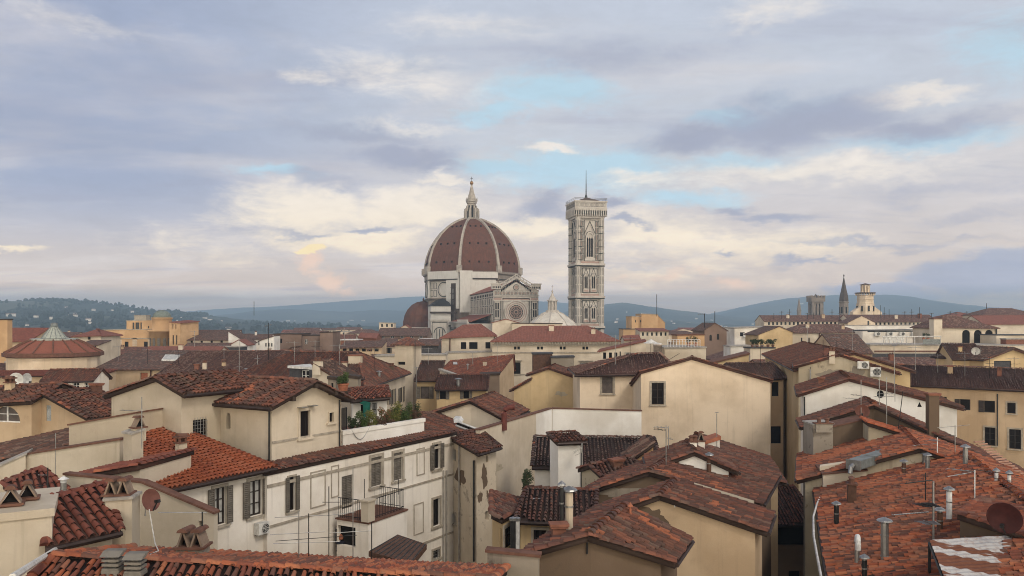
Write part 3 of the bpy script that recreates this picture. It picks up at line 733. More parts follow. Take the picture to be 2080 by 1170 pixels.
hill('hills', [(300, 664), (400, 645), (470, 637), (540, 628), (600, 627), (700, 633), (760, 629), (830, 630), (900, 634), (1000, 640), (1100, 648), (1200, 655)], 4600, 2500, (42, 800, 5, 45), 11, 260, 60)
hill('hills', [(250, 640), (380, 632), (480, 625), (560, 622), (640, 616), (700, 611), (780, 606), (850, 601), (930, 604), (1010, 606), (1100, 612), (1150, 615), (1230, 622), (1330, 640), (1420, 648)], 6400, 4900, (30, 1100, 3, 60), 23, 200, 30)
hill('hills', [(1000, 655), (1100, 645), (1180, 626), (1227, 618), (1262, 613), (1300, 619), (1350, 626), (1400, 632), (1450, 638), (1520, 646), (1620, 656)], 4000, 1700, (42, 700, 5, 40), 31, 260, 60)
hill('hills', [(1380, 656), (1450, 642), (1500, 627), (1550, 613), (1600, 605), (1650, 601), (1700, 598), (1760, 599), (1800, 597), (1850, 601), (1900, 610), (1960, 618), (2040, 626), (2100, 632), (2250, 640), (2450, 650)], 5400, 2700, (48, 950, 5, 55), 47, 260, 60)
def hill_point(v3, i, j): return Vector(v3[j, i])
# woods on the near ridge, and the white houses on the slopes
leafm = plain('woodland', (.022, .031, .021), .95, var=.2, scale=.05)
wd = MB(); V3, U_, T_ = HILLF['hills']
def near_hill():
    me = [o for o in bpy.data.objects if o.name.startswith('hills')]
    return me[0]
HV3 = np.array([v.co[:] for v in near_hill().data.vertices]).reshape(90, 380, 3)
def ico(mb, c, r, sq, jit):
    t = (1 + 5 ** .5) / 2; vs = [(-1, t, 0), (1, t, 0), (-1, -t, 0), (1, -t, 0), (0, -1, t), (0, 1, t), (0, -1, -t), (0, 1, -t), (t, 0, -1), (t, 0, 1), (-t, 0, -1), (-t, 0, 1)]
    fs = [(0, 11, 5), (0, 5, 1), (0, 1, 7), (0, 7, 10), (0, 10, 11), (1, 5, 9), (5, 11, 4), (11, 10, 2), (10, 7, 6), (7, 1, 8), (3, 9, 4), (3, 4, 2), (3, 2, 6), (3, 6, 8), (3, 8, 9), (4, 9, 5), (2, 4, 11), (6, 2, 10), (8, 6, 7), (9, 8, 1)]
    k = r / 1.9; mb.add([Vector(c) + Vector((x * k * random.uniform(1 - jit, 1 + jit), y * k * random.uniform(1 - jit, 1 + jit), z * k * sq * random.uniform(1 - jit, 1 + jit))) for x, y, z in vs], fs)
for k in range(3400):
    j = int(random.triangular(2, 60, 56)) if random.random() < .75 else random.randint(53, 58); i = random.randint(40, 330)
    if fbm(np.array([i / 22.0]), np.array([j / 9.0]), 3, 5)[0] < .42: continue
    p = HV3[j, i] + np.array([random.uniform(-6, 6), random.uniform(-8, 8), 0]); h = random.uniform(4, 9)
    ico(wd, (p[0], p[1], p[2] + h * .4), h * random.uniform(.5, .8), random.uniform(.8, 1.5), .3)
tag(wd.build('hillside_woods', leafm), 'dark woods covering the nearer hillside on the left', 'woods', kind='stuff')
def villa_proto(x, s):
    r = thing('villa', (x, -900, -50), 'small pale villa among trees on the hazy hillside', 'villa', 'white houses dotted over the hills')
    m = MB(); m.abox(x - 6 * s, x + 6 * s, -904, -896, -50, -43); m.build('wall', WALLS['white'](), r)
    m = MB(); q = [Vector((x - 6.6 * s, -904.6, -43)), Vector((x + 6.6 * s, -904.6, -43)), Vector((x + 6.6 * s, -900, -41)), Vector((x - 6.6 * s, -900, -41))]
    m.prism(q, (0, 0, .4)); m.prism([Vector((p.x, -1800 - p.y, p.z)) for p in q], (0, 0, .4)); m.build('roof', plain('pale_villa_roof', (.32, .24, .20), .9), r)
    return r
VP = [villa_proto(0, 1.0), villa_proto(60, 1.8)]
first = {0: True, 1: True}
def put_villa(p, rz, sc):
    k = 0 if random.random() < .6 else 1
    o = VP[k] if first[k] else copy_tree(VP[k]); first[k] = False
    o.location = p; o.rotation_euler = (0, 0, rz); o.scale = (sc, sc, sc)
for k in range(44):
    u = random.choice([random.uniform(20, 330), random.uniform(100, 300), random.uniform(330, 480)]); i = int((u + 400) / 1300 * 379); j = random.randint(14, 46)
    p = HV3[j, i]; put_villa((p[0], p[1], p[2] - 1), random.uniform(-1.5, 1.5), random.uniform(.35, .8))
allh = [o for o in bpy.data.objects if o.name.startswith('hills')]
for o, (ny, nx), n, sc in ((allh[1], (60, 260), 22, 1.1), (allh[3], (60, 260), 26, .9), (allh[4], (60, 260), 14, 1.2)):
    g = np.array([v.co[:] for v in o.data.vertices]).reshape(ny, nx, 3)
    for k in range(n):
        p = g[random.randint(6, 26), random.randint(20, nx - 60)]; put_villa((p[0], p[1], p[2] - 1), random.uniform(-1.5, 1.5), sc * random.uniform(.5, .9))

# ------------------------------------------------------------------ marble landmarks
def marble(name, c, blotch, amt=.5, lines=0.0):
    if name in MATS: return MATS[name]
    m, t, b = newmat(name); pos = t.new('ShaderNodeNewGeometry').outputs['Position']
    n1 = t.noise(pos, .35, 6, .6); n2 = t.noise(t.vm('MULTIPLY', pos, (1.2, 1.2, .15)), .8, 6, .65)
    col = t.mix(t.math('MULTIPLY', t.step(n1, .42, .66), amt), tuple(c) + (1,), tuple(blotch) + (1,))
    col = t.mix(t.math('MULTIPLY', t.step(n2, .5, .75), amt * .8), col, tuple(x * .55 for x in blotch) + (1,))
    t.put(b.inputs['Base Color'], col); b.inputs['Roughness'].default_value = .7; MATS[name] = m; return m
MWH = marble('white_marble', (.49, .455, .41), (.34, .30, .265)); MGR = marble('green_marble', (.035, .038, .034), (.07, .065, .056)); MPK = marble('pink_marble', (.36, .255, .215), (.28, .20, .17))
MSH = marble('scaffold_sheet', (.56, .545, .51), (.47, .455, .42), .5); MRB = marble('rib_marble', (.40, .36, .315), (.25, .22, .19), .8)
MGY = marble('worn_stone', (.25, .21, .175), (.17, .14, .12), .7)
AX = R(12); FV = Vector((math.sin(AX), -math.cos(AX), 0)); RV = Vector((math.cos(AX), math.sin(AX), 0)); UPV = Vector((0, 0, 1))
def dome_mat():
    m, t, b = newmat('dome_brick_tiles'); pos = t.new('ShaderNodeNewGeometry').outputs['Position']
    n1, n2, n3 = t.noise(pos, .12, 7, .65), t.noise(t.vm('MULTIPLY', pos, (1, 1, .35)), .9, 6, .7), t.noise(pos, 3.5, 3, .7)
    c = t.mix(t.step(n2, .4, .65), (.096, .043, .029, 1), (.138, .057, .037, 1)); c = t.mix(t.math('MULTIPLY', t.step(n1, .45, .68), .55), c, (.085, .048, .04, 1))
    c = t.mix(t.math('MULTIPLY', t.step(n3, .5, .7), .3), c, (.19, .09, .066, 1))
    t.put(b.inputs['Base Color'], c); b.inputs['Roughness'].default_value = .9; return m
DMT = dome_mat()
DC = Vector((-22.8, 445, 0)); DR = 27.6; PH0 = R(-10.5) - math.pi / 2
def dvert(k, r, z): a = PH0 + k * math.pi / 4; return DC + Vector((r * math.cos(a), r * math.sin(a), z))
DZ0, DZ1 = 60.0, 90.6
def drad(t):                            # pointed-fifth profile
    x = t; Rr = DR * 1.62; c = Rr - DR; H = DZ1 - DZ0
    zz = x * H * 1.0; return max(4.6, math.sqrt(max(0, Rr ** 2 - (zz * 1.0) ** 2)) - c) if True else 0
cat = thing('cathedral', (DC.x, DC.y, 0), 'great domed cathedral with red brick dome, white ribs and striped marble front', 'cathedral')
m = MB(); NS = 24
Hs = DZ1 - DZ0; Rr = (Hs ** 2 + (DR - 5.0) ** 2) / (2 * (DR - 5.0))
def drad(t): return DR - Rr + math.sqrt(Rr ** 2 - (t * Hs) ** 2)
rings = [(drad(i / NS), DZ0 + Hs * i / NS) for i in range(NS + 1)]
for i in range(NS):
    for k in range(8): m.poly([dvert(k, *rings[i]), dvert(k + 1, *rings[i]), dvert(k + 1, *rings[i + 1]), dvert(k, *rings[i + 1])])
dome = m.build('dome', DMT, cat)
for k in range(8):                      # marble ribs
    m = MB()
    for i in range(NS):
        (r0, z0), (r1, z1) = rings[i], rings[i + 1]; wa, wb_ = .95 - .4 * i / NS, .95 - .4 * (i + 1) / NS
        rad = (dvert(k, 1, 0) - DC).normalized(); tg = Vector((-rad.y, rad.x, 0)); a, b = DC + rad * (r0 - .7) + UPV * z0, DC + rad * (r1 - .7) + UPV * z1
        o = rad * 1.1 + UPV * (.2 + .6 * i / NS)
        vs = [a - tg * wa, a + tg * wa, a + tg * wa * .75 + o, a - tg * wa * .75 + o, b - tg * wb_, b + tg * wb_, b + tg * wb_ * .75 + o, b - tg * wb_ * .75 + o]
        m.add(vs, [(0, 1, 5, 4), (1, 2, 6, 5), (2, 3, 7, 6), (3, 0, 4, 7)] + ([(3, 2, 1, 0)] if i == 0 else []))
    rad = (dvert(k, 1, 0) - DC).normalized(); tg = Vector((-rad.y, rad.x, 0))
    m.box(DC + rad * (DR + .3) + UPV * 61.2, tg * 1.3, rad * 1.1, UPV * 1.9)
    m.build('rib', MRB, dome)
pm = MB()                               # putlog eyes in the webs
for k in range(8):
    for zt, n in ((.17, 3), (.50, 3), (.83, 3)):
        i = zt * NS; r0 = drad(zt); z = DZ0 + Hs * zt
        for q in range(n):
            f = (q + 1) / (n + 1); p = dvert(k, r0, z) * (1 - f) + dvert(k + 1, r0, z) * f; o = (p - DC); o.z = 0; o.normalize(); pm.box(p, o * .45, Vector((-o.y, o.x, 0)) * .42, UPV * .5)
pm.build('eye_window', MT('dark'), dome)
# lantern
LB = DC + UPV * 0
lm = MB(); oc = math.pi / 8 + PH0
def L8(mb, prof): mb.lathe(DC, prof, 8, PH0)
L8(lm, [(6.0, 89.6), (6.3, 90.4), (6.3, 91.4), (5.2, 91.6), (5.0, 92.2)])
L8(lm, [(2.9, 91.5), (2.9, 101.0), (3.4, 101.2), (3.4, 101.8), (3.9, 102.2), (3.9, 102.7), (3.0, 102.9), (2.9, 104.0)])
lan = lm.build('lantern', MRB, cat)
m = MB(); L8(m, [(3.0, 103.9), (2.6, 105.0), (1.7, 107.6), (.9, 110.4), (.5, 111.6), (.75, 111.8), (.4, 112.2)]); m.build('cone', MRB, lan)
m = MB(); m.lathe(DC + UPV * 113.1, [(.02, -1.15)] + [(1.15 * math.cos(a), 1.15 * math.sin(a)) for a in [R(q) for q in range(-75, 80, 15)]] + [(.02, 1.15)], 14); gb = m.build('gilt_ball', plain('gilt_copper', (.35, .21, .10), .4, .7), lan, True)
m = MB(); m.box(DC + UPV * 115.4, (.13, 0, 0), (0, .13, 0), (0, 0, 1.3)); m.box(DC + UPV * 115.7, (.75, 0, 0), (0, .1, 0), (0, 0, .12)); m.build('cross', MT('metal_dark'), lan)
m, wm_ = MB(), MB()
for k in range(8):
    rad = (dvert(k, 1, 0) - DC).normalized(); tg = Vector((-rad.y, rad.x, 0)); m.box(DC + rad * 4.6 + UPV * 94.2, rad * .55, tg * .55, UPV * 2.9); m.box(DC + rad * 3.6 + UPV * 97.6, rad * .7, tg * .4, UPV * 1.0); m.box(DC + rad * 3.2 + UPV * 99.0, rad * .4, tg * .35, UPV * 1.0)
    m.box(DC + rad * 4.6 + UPV * 97.6, rad * .35, tg * .35, UPV * .6); m.lathe(DC + rad * 3.7 + UPV * 102.9, [(.35, 0), (.25, .8), (.02, 1.9)], 6)
    a = PH0 + (k + .5) * math.pi / 4; o = Vector((math.cos(a), math.sin(a), 0)); wm_.box(DC + o * 2.7 + UPV * 96.6, o * .12, Vector((-o.y, o.x, 0)) * .5, UPV * 3.4)
m.build('buttress', MRB, lan); wm_.build('window', MT('dark'), lan)
lan.scale = (.86, .86, .985)
# drum: cornice, oculi, panelled marble
def octo(mb, prof): mb.lathe(DC, prof, 8, PH0)
m = MB(); octo(m, [(27.0, 0), (27.0, 44.5), (27.9, 44.8), (27.9, 45.6), (27.2, 45.8), (27.2, 55.0), (27.7, 55.3), (27.7, 58.2), (28.6, 58.8), (28.6, 59.8), (27.4, 60.2)]); drum = m.build('drum', MGY, cat)
gi, wi, oc_, pk = MB(), MB(), MB(), MB()
def apoth(r): return r * math.cos(math.pi / 8)
for k in range(8):
    a, b = dvert(k, 27.2, 0), dvert(k + 1, 27.2, 0); t = (b - a).normalized(); n = Vector((t.y, -t.x, 0)); fr = Fr(a, t, n); L = (b - a).length
    fr.bx(wi, .4, L - .4, 46.0, 54.8, .02, .12)
    for s0 in (1.0, 3.4, L - 5.4, L - 3.0): fr.rim(gi, s0, s0 + 2.0, 46.6, 50.2, .22, .12, .2); fr.rim(gi, s0, s0 + 2.0, 50.8, 54.2, .22, .12, .2)
    c = L / 2
    for (r0, r1, d0, d1, mb) in ((3.6, 4.1, .12, .45, gi), (3.0, 3.6, .12, .5, wi)):
        n_ = 24
        for q in range(n_):
            a0, a1 = 2 * math.pi * q / n_, 2 * math.pi * (q + 1) / n_
            mb.prism([fr.pt(c + r * math.cos(x), 50.4 + r * math.sin(x), d0) for r, x in ((r0, a0), (r1, a0), (r1, a1), (r0, a1))], n * (d1 - d0))
    oc_.poly([fr.pt(c + 3.0 * math.cos(2 * math.pi * q / 24), 50.4 + 3.0 * math.sin(2 * math.pi * q / 24), .14) for q in range(24)])
    fr.bx(gi, .3, L - .3, 45.1, 45.4, .7, .9); fr.bx(gi, .3, L - .3, 55.6, 56.0, .0, .62)
wi.build('marble_facing', MWH, drum); gi.build('marble_inlay', MGR, drum); oc_.build('round_window', MSH, drum)
# scaffolding sheets round the drum, with its own boards
def dface(k, r=27.2):
    a, b = dvert(k, r, 0), dvert(k + 1, r, 0); t = (b - a).normalized(); return Fr(a, t, Vector((t.y, -t.x, 0))), (b - a).length
fA, LA = dface(7); fB, LB_ = dface(0)
m = MB(); fA.bx(m, .6, LA + .2, 56.0, 60.2, .6, 2.0); fA.bx(m, 13.2, LA + .6, 40, 56.2, .6, 1.9); fA.bx(m, 0.3, 1.4, 46, 60.2, .5, 1.6); fB.bx(m, -.2, 6.5, 38, 60.2, .6, 2.4); fB.bx(m, 6.5, LB_ - .5, 56.4, 59.6, .6, 1.8); fB.bx(m, 6.5, LB_ - 1.5, 44.5, 55.6, .6, 1.5); fB.bx(m, 6.5, LB_ + 1.0, 38.5, 44.5, 1.2, 2.2)
sc_ = m.build('scaffold_sheeting', MSH, cat)
m = MB(); fA.bx(m, 1.0, LA, 55.3, 55.9, 1.0, 2.1); fB.bx(m, 6.6, LB_ - .8, 55.7, 56.2, .9, 2.0); fA.bx(m, LA - 4.2, LA - 1.2, 39.5, 53.5, 1.9, 2.1)
for z in (42, 45, 48, 51): fA.bx(m, LA - 4.4, LA - 1.0, z, z + .2, 2.1, 2.6)
m.build('scaffold_deck', MT('wood'), sc_)
m = MB()
for z in (42.2, 45.2, 48.2): fA.bx(m, LA - 3.0, LA - 2.6, z, z + 2.4, 2.1, 2.3)
m.build('scaffold_pole', MT('metal'), sc_)
# side tribune with its half dome, the tarpaulined tribune in front of it
TL = DC - RV * 27 - FV * 2; m = MB(); m.lathe(TL, [(11.5, 30.0), (11.4, 33), (10.6, 36.6), (9.0, 39.8), (6.6, 42.4), (3.6, 44.0), (.4, 44.6)], 20); m.lathe(TL, [(.4, 44.5), (.5, 45.6), (.1, 46.6)], 8)
tri = m.build('tribune_dome', DMT, cat); m = MB(); m.lathe(TL, [(11.8, 0), (11.8, 29.4), (12.3, 29.6), (12.3, 30.1)], 10); m.build('wall', MWH, tri)
sb = P(895, 640, 415); fs = Fr(sb - RV * 0, RV, FV)
m = MB(); fs.bx(m, -5.2, 5.4, 0, 41.5, -14, 0); tri2 = m.build('tribune_sheeting', MSH, cat)
m = MB(); m.prism([fs.pt(-5.6, 41.3, .3), fs.pt(5.8, 41.3, .3), fs.pt(4.4, 43.4, .3), fs.pt(1.2, 45.4, .3), fs.pt(-1.2, 44.6, .3)], -FV * 14); m.build('tarpaulin_roof', plain('black_tarpaulin', (.025, .025, .028), .6), tri2)
m = MB()
for z in (30.5, 37.5): fs.bx(m, -5.6, 8.6, z, z + .9, .0, 1.0)
for q in (6, 8, 10): fs.bx(m, q, q + .3, 28, 39, -2, -1.7)
m.build('scaffold_deck', MT('wood'), tri2)
# the small marble exedra with its round-headed window
ex = Fr(P(893, 672, 395), RV, FV); m = MB(); ex.bx(m, -4.4, 4.4, 0, 33.6, -9, 0); ex.bx(m, -4.8, 4.8, 33.6, 34.3, -9, .5); exo = m.build('exedra', MWH, cat)
m = MB(); ex.rim(m, -3.9, 3.9, 22, 32.9, .3, .0, .12)
for q in range(12):
    a0, a1 = math.pi * q / 12, math.pi * (q + 1) / 12; m.prism([ex.pt(r * math.cos(x), 27.5 + r * math.sin(x), .0) for r, x in ((2.6, a0), (3.0, a0), (3.0, a1), (2.6, a1))], FV * .14)
for s0 in (-1.6, -.2, 1.2): ex.bx(m, s0, s0 + .35, 22, 29.4, 0, .13)
m.build('marble_inlay', MGR, exo)
# nave: west front and north flank
FC = DC + FV * 93 + RV * 5.4; HW = 10.4; fc = Fr(FC, RV, FV); LN = 70
zt = lambda v: CZ + (HV - v) / F * 352
m = MB(); fc.bx(m, -HW, HW, 0, zt(590), -LN, 0)
m.prism([fc.pt(-HW, zt(590)), fc.pt(HW, zt(590)), fc.pt(0, zt(572))], -FV * LN); nave = m.build('nave', MWH, cat)
rm = MB()
for sgn in (-1, 1): rm.prism([fc.pt(sgn * (HW + .5), zt(591), -1.0), fc.pt(0, zt(571), -1.0), fc.pt(0, zt(571) + .4, -1.0), fc.pt(sgn * (HW + .5), zt(591) + .4, -1.0)], -FV * (LN - 4))
rm.build('roof', rooftile('brick', False), nave)
g, wh, pk, dk = MB(), MB(), MB(), MB()
# cornice gallery following the gable
zc0, zc1, zpk = zt(590), zt(575), zt(566)
for sgn in (-1, 1):
    fc.bx(wh, *sorted((sgn * 7.0, sgn * (HW + 1.0))), zc0 + .6, zc1 - .4, 0, 1.1); fc.bx(wh, *sorted((sgn * 6.9, sgn * (HW + 1.2))), zc1 - .4, zc1, 0, 1.4)
    wh.prism([fc.pt(sgn * 7.0, zc1 - 2.0, 0), fc.pt(0, zpk + .2, 0), fc.pt(0, zpk + 1.1, 0), fc.pt(sgn * 7.0, zc1 - 1.0, 0)], FV * 1.2)
    wh.prism([fc.pt(sgn * 7.0, zc1 - .3, .9), fc.pt(0, zpk + 1.9, .9), fc.pt(0, zpk + 2.3, .9), fc.pt(sgn * 7.0, zc1 + .1, .9)], FV * .35)
    for q in range(10):
        x = sgn * (.5 + q * .68); zz = zpk + 1.0 - (zpk + 3.0 - zc1) * abs(x) / 7.0; fc.bx(wh, x - .13, x + .13, zz, zz + 1.2, .95, 1.2)
        fc.bx(dk, x - .2, x + .2, zz - 1.9, zz - 1.0, .05, .5)
    for q in range(5): x = sgn * (7.5 + q * .8); fc.bx(dk, x - .22, x + .22, zc0 + 1.0, zc0 + 1.9, 1.05, 1.16)
wh.prism([fc.pt(-6.6, zc0 + .2), fc.pt(6.6, zc0 + .2), fc.pt(0, zpk - 1.8)], FV * .2)
for (r0, r1, mb, d) in ((1.15, 1.35, g, .3), (.95, 1.15, wh, .35)):
    for q in range(16):
        a0, a1 = 2 * math.pi * q / 16, 2 * math.pi * (q + 1) / 16; mb.prism([fc.pt(r * math.cos(x), zt(583) + r * math.sin(x), .15) for r, x in ((r0, a0), (r1, a0), (r1, a1), (r0, a1))], FV * d)
fc.bx(pk, -.7, .7, zt(583) - .7, zt(583) + .7, .15, .32)
fc.bx(wh, -HW - .3, HW + .3, zt(601), zt(599.5), 0, .5); fc.bx(g, -HW, HW, zt(599.5), zt(599), 0, .3); fc.bx(wh, -HW - .2, HW + .2, zt(611), zt(609.5), 0, .45); fc.bx(g, -HW, HW, zt(611.6), zt(611), 0, .2)
fc.bx(pk, -HW + .2, HW - .2, zt(609), zt(605), 0, .12); fc.bx(g, -HW + .2, HW - .2, zt(604.4), zt(603.8), 0, .15)
for q in range(16): x = -9.3 + q * 1.24; fc.rim(g, x - .42, x + .42, zt(598), zt(592), .1, 0, .12); fc.bx(pk, x - .2, x + .2, zt(596.6), zt(593.4), 0, .1)
# rose window
RZ = zt(634); n_ = 32
for (r0, r1, mb, d0, d1) in ((4.9, 5.5, wh, 0, .7), (4.6, 4.9, pk, 0, .5), (4.0, 4.6, wh, 0, .35), (3.6, 4.0, pk, -.2, .2), (3.25, 3.6, wh, -.2, .3)):
    for q in range(n_):
        a0, a1 = 2 * math.pi * q / n_, 2 * math.pi * (q + 1) / n_; mb.prism([fc.pt(r * math.cos(x), RZ + r * math.sin(x), d0) for r, x in ((r0, a0), (r1, a0), (r1, a1), (r0, a1))], FV * (d1 - d0))
fc.rim(g, -6.2, 6.2, RZ - 6.2, RZ + 6.4, .3, 0, .2); fc.rim(wh, -6.7, 6.7, RZ - 6.7, RZ + 6.9, .4, 0, .25)
ro = MB(); ro.poly([fc.pt(3.3 * math.cos(2 * math.pi * q / 32), RZ + 3.3 * math.sin(2 * math.pi * q / 32), .02) for q in range(32)]); rose = ro.build('rose_window', plain('dark_rose_glass', (.05, .045, .04), .4), nave)
tr = MB()
for q in range(16):
    a = 2 * math.pi * q / 16; tr.box(fc.pt(2.0 * math.cos(a), RZ + 2.0 * math.sin(a), .12), (RV * math.cos(a) + UPV * math.sin(a)) * 1.3, (RV * -math.sin(a) + UPV * math.cos(a)) * .09, FV * .08)
    tr.box(fc.pt(2.6 * math.cos(a + .2), RZ + 2.6 * math.sin(a + .2), .1), (RV * math.cos(a) + UPV * math.sin(a)) * .2, (RV * -math.sin(a) + UPV * math.cos(a)) * .3, FV * .08)
for q in range(16): a = 2 * math.pi * q / 16; tr.box(fc.pt(.75 * math.cos(a), RZ + .75 * math.sin(a), .12), (RV * math.cos(a) + UPV * math.sin(a)) * .12, (RV * -math.sin(a) + UPV * math.cos(a)) * .2, FV * .1)
tr.build('tracery', MPK, rose)
for sgn in (-1, 1):
    for z0, z1 in ((zt(644), zt(630)), (zt(628), zt(615))):
        fc.rim(wh, *sorted((sgn * 7.3, sgn * 9.9)), z0 - .3, z1 + .4, .3, 0, .2)
        for q in (7.9, 8.9): fc.bx(dk, *sorted((sgn * q, sgn * (q + .6))), z0, z1, .0, .12)
    for s0, s1 in ((6.85, 7.15), (10.0, 10.3)): fc.bx(g, *sorted((sgn * s0, sgn * s1)), zt(665), zt(611), 0, .25)
for v in (646, 629, 650): fc.bx(g, -HW, -6.8, zt(v), zt(v) + .22, 0, .15); fc.bx(g, 6.8, HW, zt(v), zt(v) + .22, 0, .15)
# north flank of the nave (clerestory) and the aisle below it
fl = Fr(fc.pt(-HW, 0), -FV, -RV)
for z in (zt(590) - .5, 44.0, 40.2, 36.2): fl.bx(g, 1, LN - 4, z, z + .4, 0, .18); fl.bx(wh, 1, LN - 4, z + .4, z + .8, 0, .35)
fl.bx(dk, .5, LN - 4, zt(590) - 3.2, zt(590) - 1.2, 0, .12)
for q in range(14):
    s0 = 2.5 + q * 4.7
    for z0, z1 in ((36.7, 39.8), (40.9, 43.6)):
        for a in (0, .95, 1.9): fl.rim(g, s0 + a, s0 + a + .75, z0, z1, .13, 0, .14)
    if q % 2 == 1: fl.bx(dk, s0 + 3.0, s0 + 4.2, 35.6, 42.5, 0, .25); fl.rim(wh, s0 + 2.7, s0 + 4.5, 35.4, 43.2, .3, 0, .5)
    fl.bx(wh, s0 - .5, s0 - .1, 34, 46, 0, .4)
wh.build('marble_moulding', MWH, nave); g.build('marble_inlay', MGR, nave); pk.build('pink_panel', MPK, nave); dk.build('dark_opening', MT('dark'), nave)
m, g, dk = MB(), MB(), MB(); al = Fr(fc.pt(-HW - 10.5, 0, -4), -FV, -RV)
m.prism([al.pt(0, 0, 0), al.pt(LN, 0, 0), al.pt(LN, 32.4, 0), al.pt(0, 32.4, 0)], RV * 10.5); al.bx(m, 0, LN, 32.4, 33.2, 0, .9)
for q in range(26): al.bx(m, q * 1.25, q * 1.25 + .7, 30.6, 32.3, 0, .9); al.bx(m, q * 1.25, q * 1.25 + .5, 33.2, 34.2, .3, .8)
for z in (22.0, 25.5, 28.8): al.bx(g, 0, LN, z, z + .4, 0, .2)
for q in range(14): al.rim(g, 1 + q * 4.8, 3.6 + q * 4.8, 22.7, 28.4, .25, 0, .2); al.bx(dk, 4.0 + q * 4.8, 4.6 + q * 4.8, 29.3, 30.3, 0, .2)
ais = m.build('aisle', MWH, cat); g.build('marble_inlay', MGR, ais); dk.build('dark_opening', MT('dark'), ais)
m = MB(); m.prism([al.pt(0, 33.0, -.6), al.pt(LN, 33.0, -.6), al.pt(LN, 36.4, -10.4), al.pt(0, 36.4, -10.4)], UPV * .3); m.build('roof', rooftile('brick', False), ais)

# ------------------------------------------------------------------ bell tower
BC = PG(1190.5, 337); S = 6.25; BT = 84.4
bt = thing('bell_tower', (BC.x, BC.y, 0), 'tall square marble bell tower with pole on top, right of the dome', 'bell tower')
bz = lambda v: CZ + (HV - v) / F * 331
Z_ = [0, bz(664), bz(602.5), bz(536.5), bz(440)]
m, g, pk, dk, wh = MB(), MB(), MB(), MB(), MB()
sh = MB(); sh.box(BC + UPV * (Z_[4] / 2), RV * S, FV * S, UPV * (Z_[4] / 2))
for sx in (-1, 1):
    for sy in (-1, 1): sh.lathe(BC + RV * (sx * S) + FV * (sy * S), [(1.45, 0), (1.45, Z_[4])], 8, AX + math.pi / 8)
shaft = sh.build('shaft', MWH, bt)
faces = [Fr(BC + FV * S, RV, FV), Fr(BC - RV * S, FV, -RV), Fr(BC + RV * S, -FV, RV), Fr(BC - FV * S, -RV, -FV)]
W2 = S - 1.35
def lancets(fr, c, n, lw, z0, z1, gap=.28):
    tot = n * lw + (n - 1) * gap
    for q in range(n):
        s0 = c - tot / 2 + q * (lw + gap); zs = z1 - lw * .9
        dk.prism([fr.pt(s0, z0, .03), fr.pt(s0 + lw, z0, .03), fr.pt(s0 + lw, zs, .03), fr.pt(s0 + lw / 2, z1, .03), fr.pt(s0, zs, .03)], fr.n * .08)
def arch(mb, fr, c, hw, zb, zs, wd, d0, d1, pt=1.25):
    fr.bx(mb, c - hw - wd, c - hw, zb, zs, d0, d1); fr.bx(mb, c + hw, c + hw + wd, zb, zs, d0, d1); k = 8
    for q in range(k):
        a0, a1 = math.pi * q / k, math.pi * (q + 1) / k; mb.prism([fr.pt(c + r * math.cos(x), zs + r * pt * math.sin(x), d0) for r, x in ((hw, a0), (hw + wd, a0), (hw + wd, a1), (hw, a1))], fr.n * (d1 - d0))
def gable_(mb, fr, c, hw, z0, z1, wd, d0, d1):
    for sg in (-1, 1): mb.prism([fr.pt(c + sg * hw, z0, d0), fr.pt(c, z1, d0), fr.pt(c, z1 + wd * 1.6, d0), fr.pt(c + sg * (hw + wd * .7), z0, d0)], fr.n * (d1 - d0))
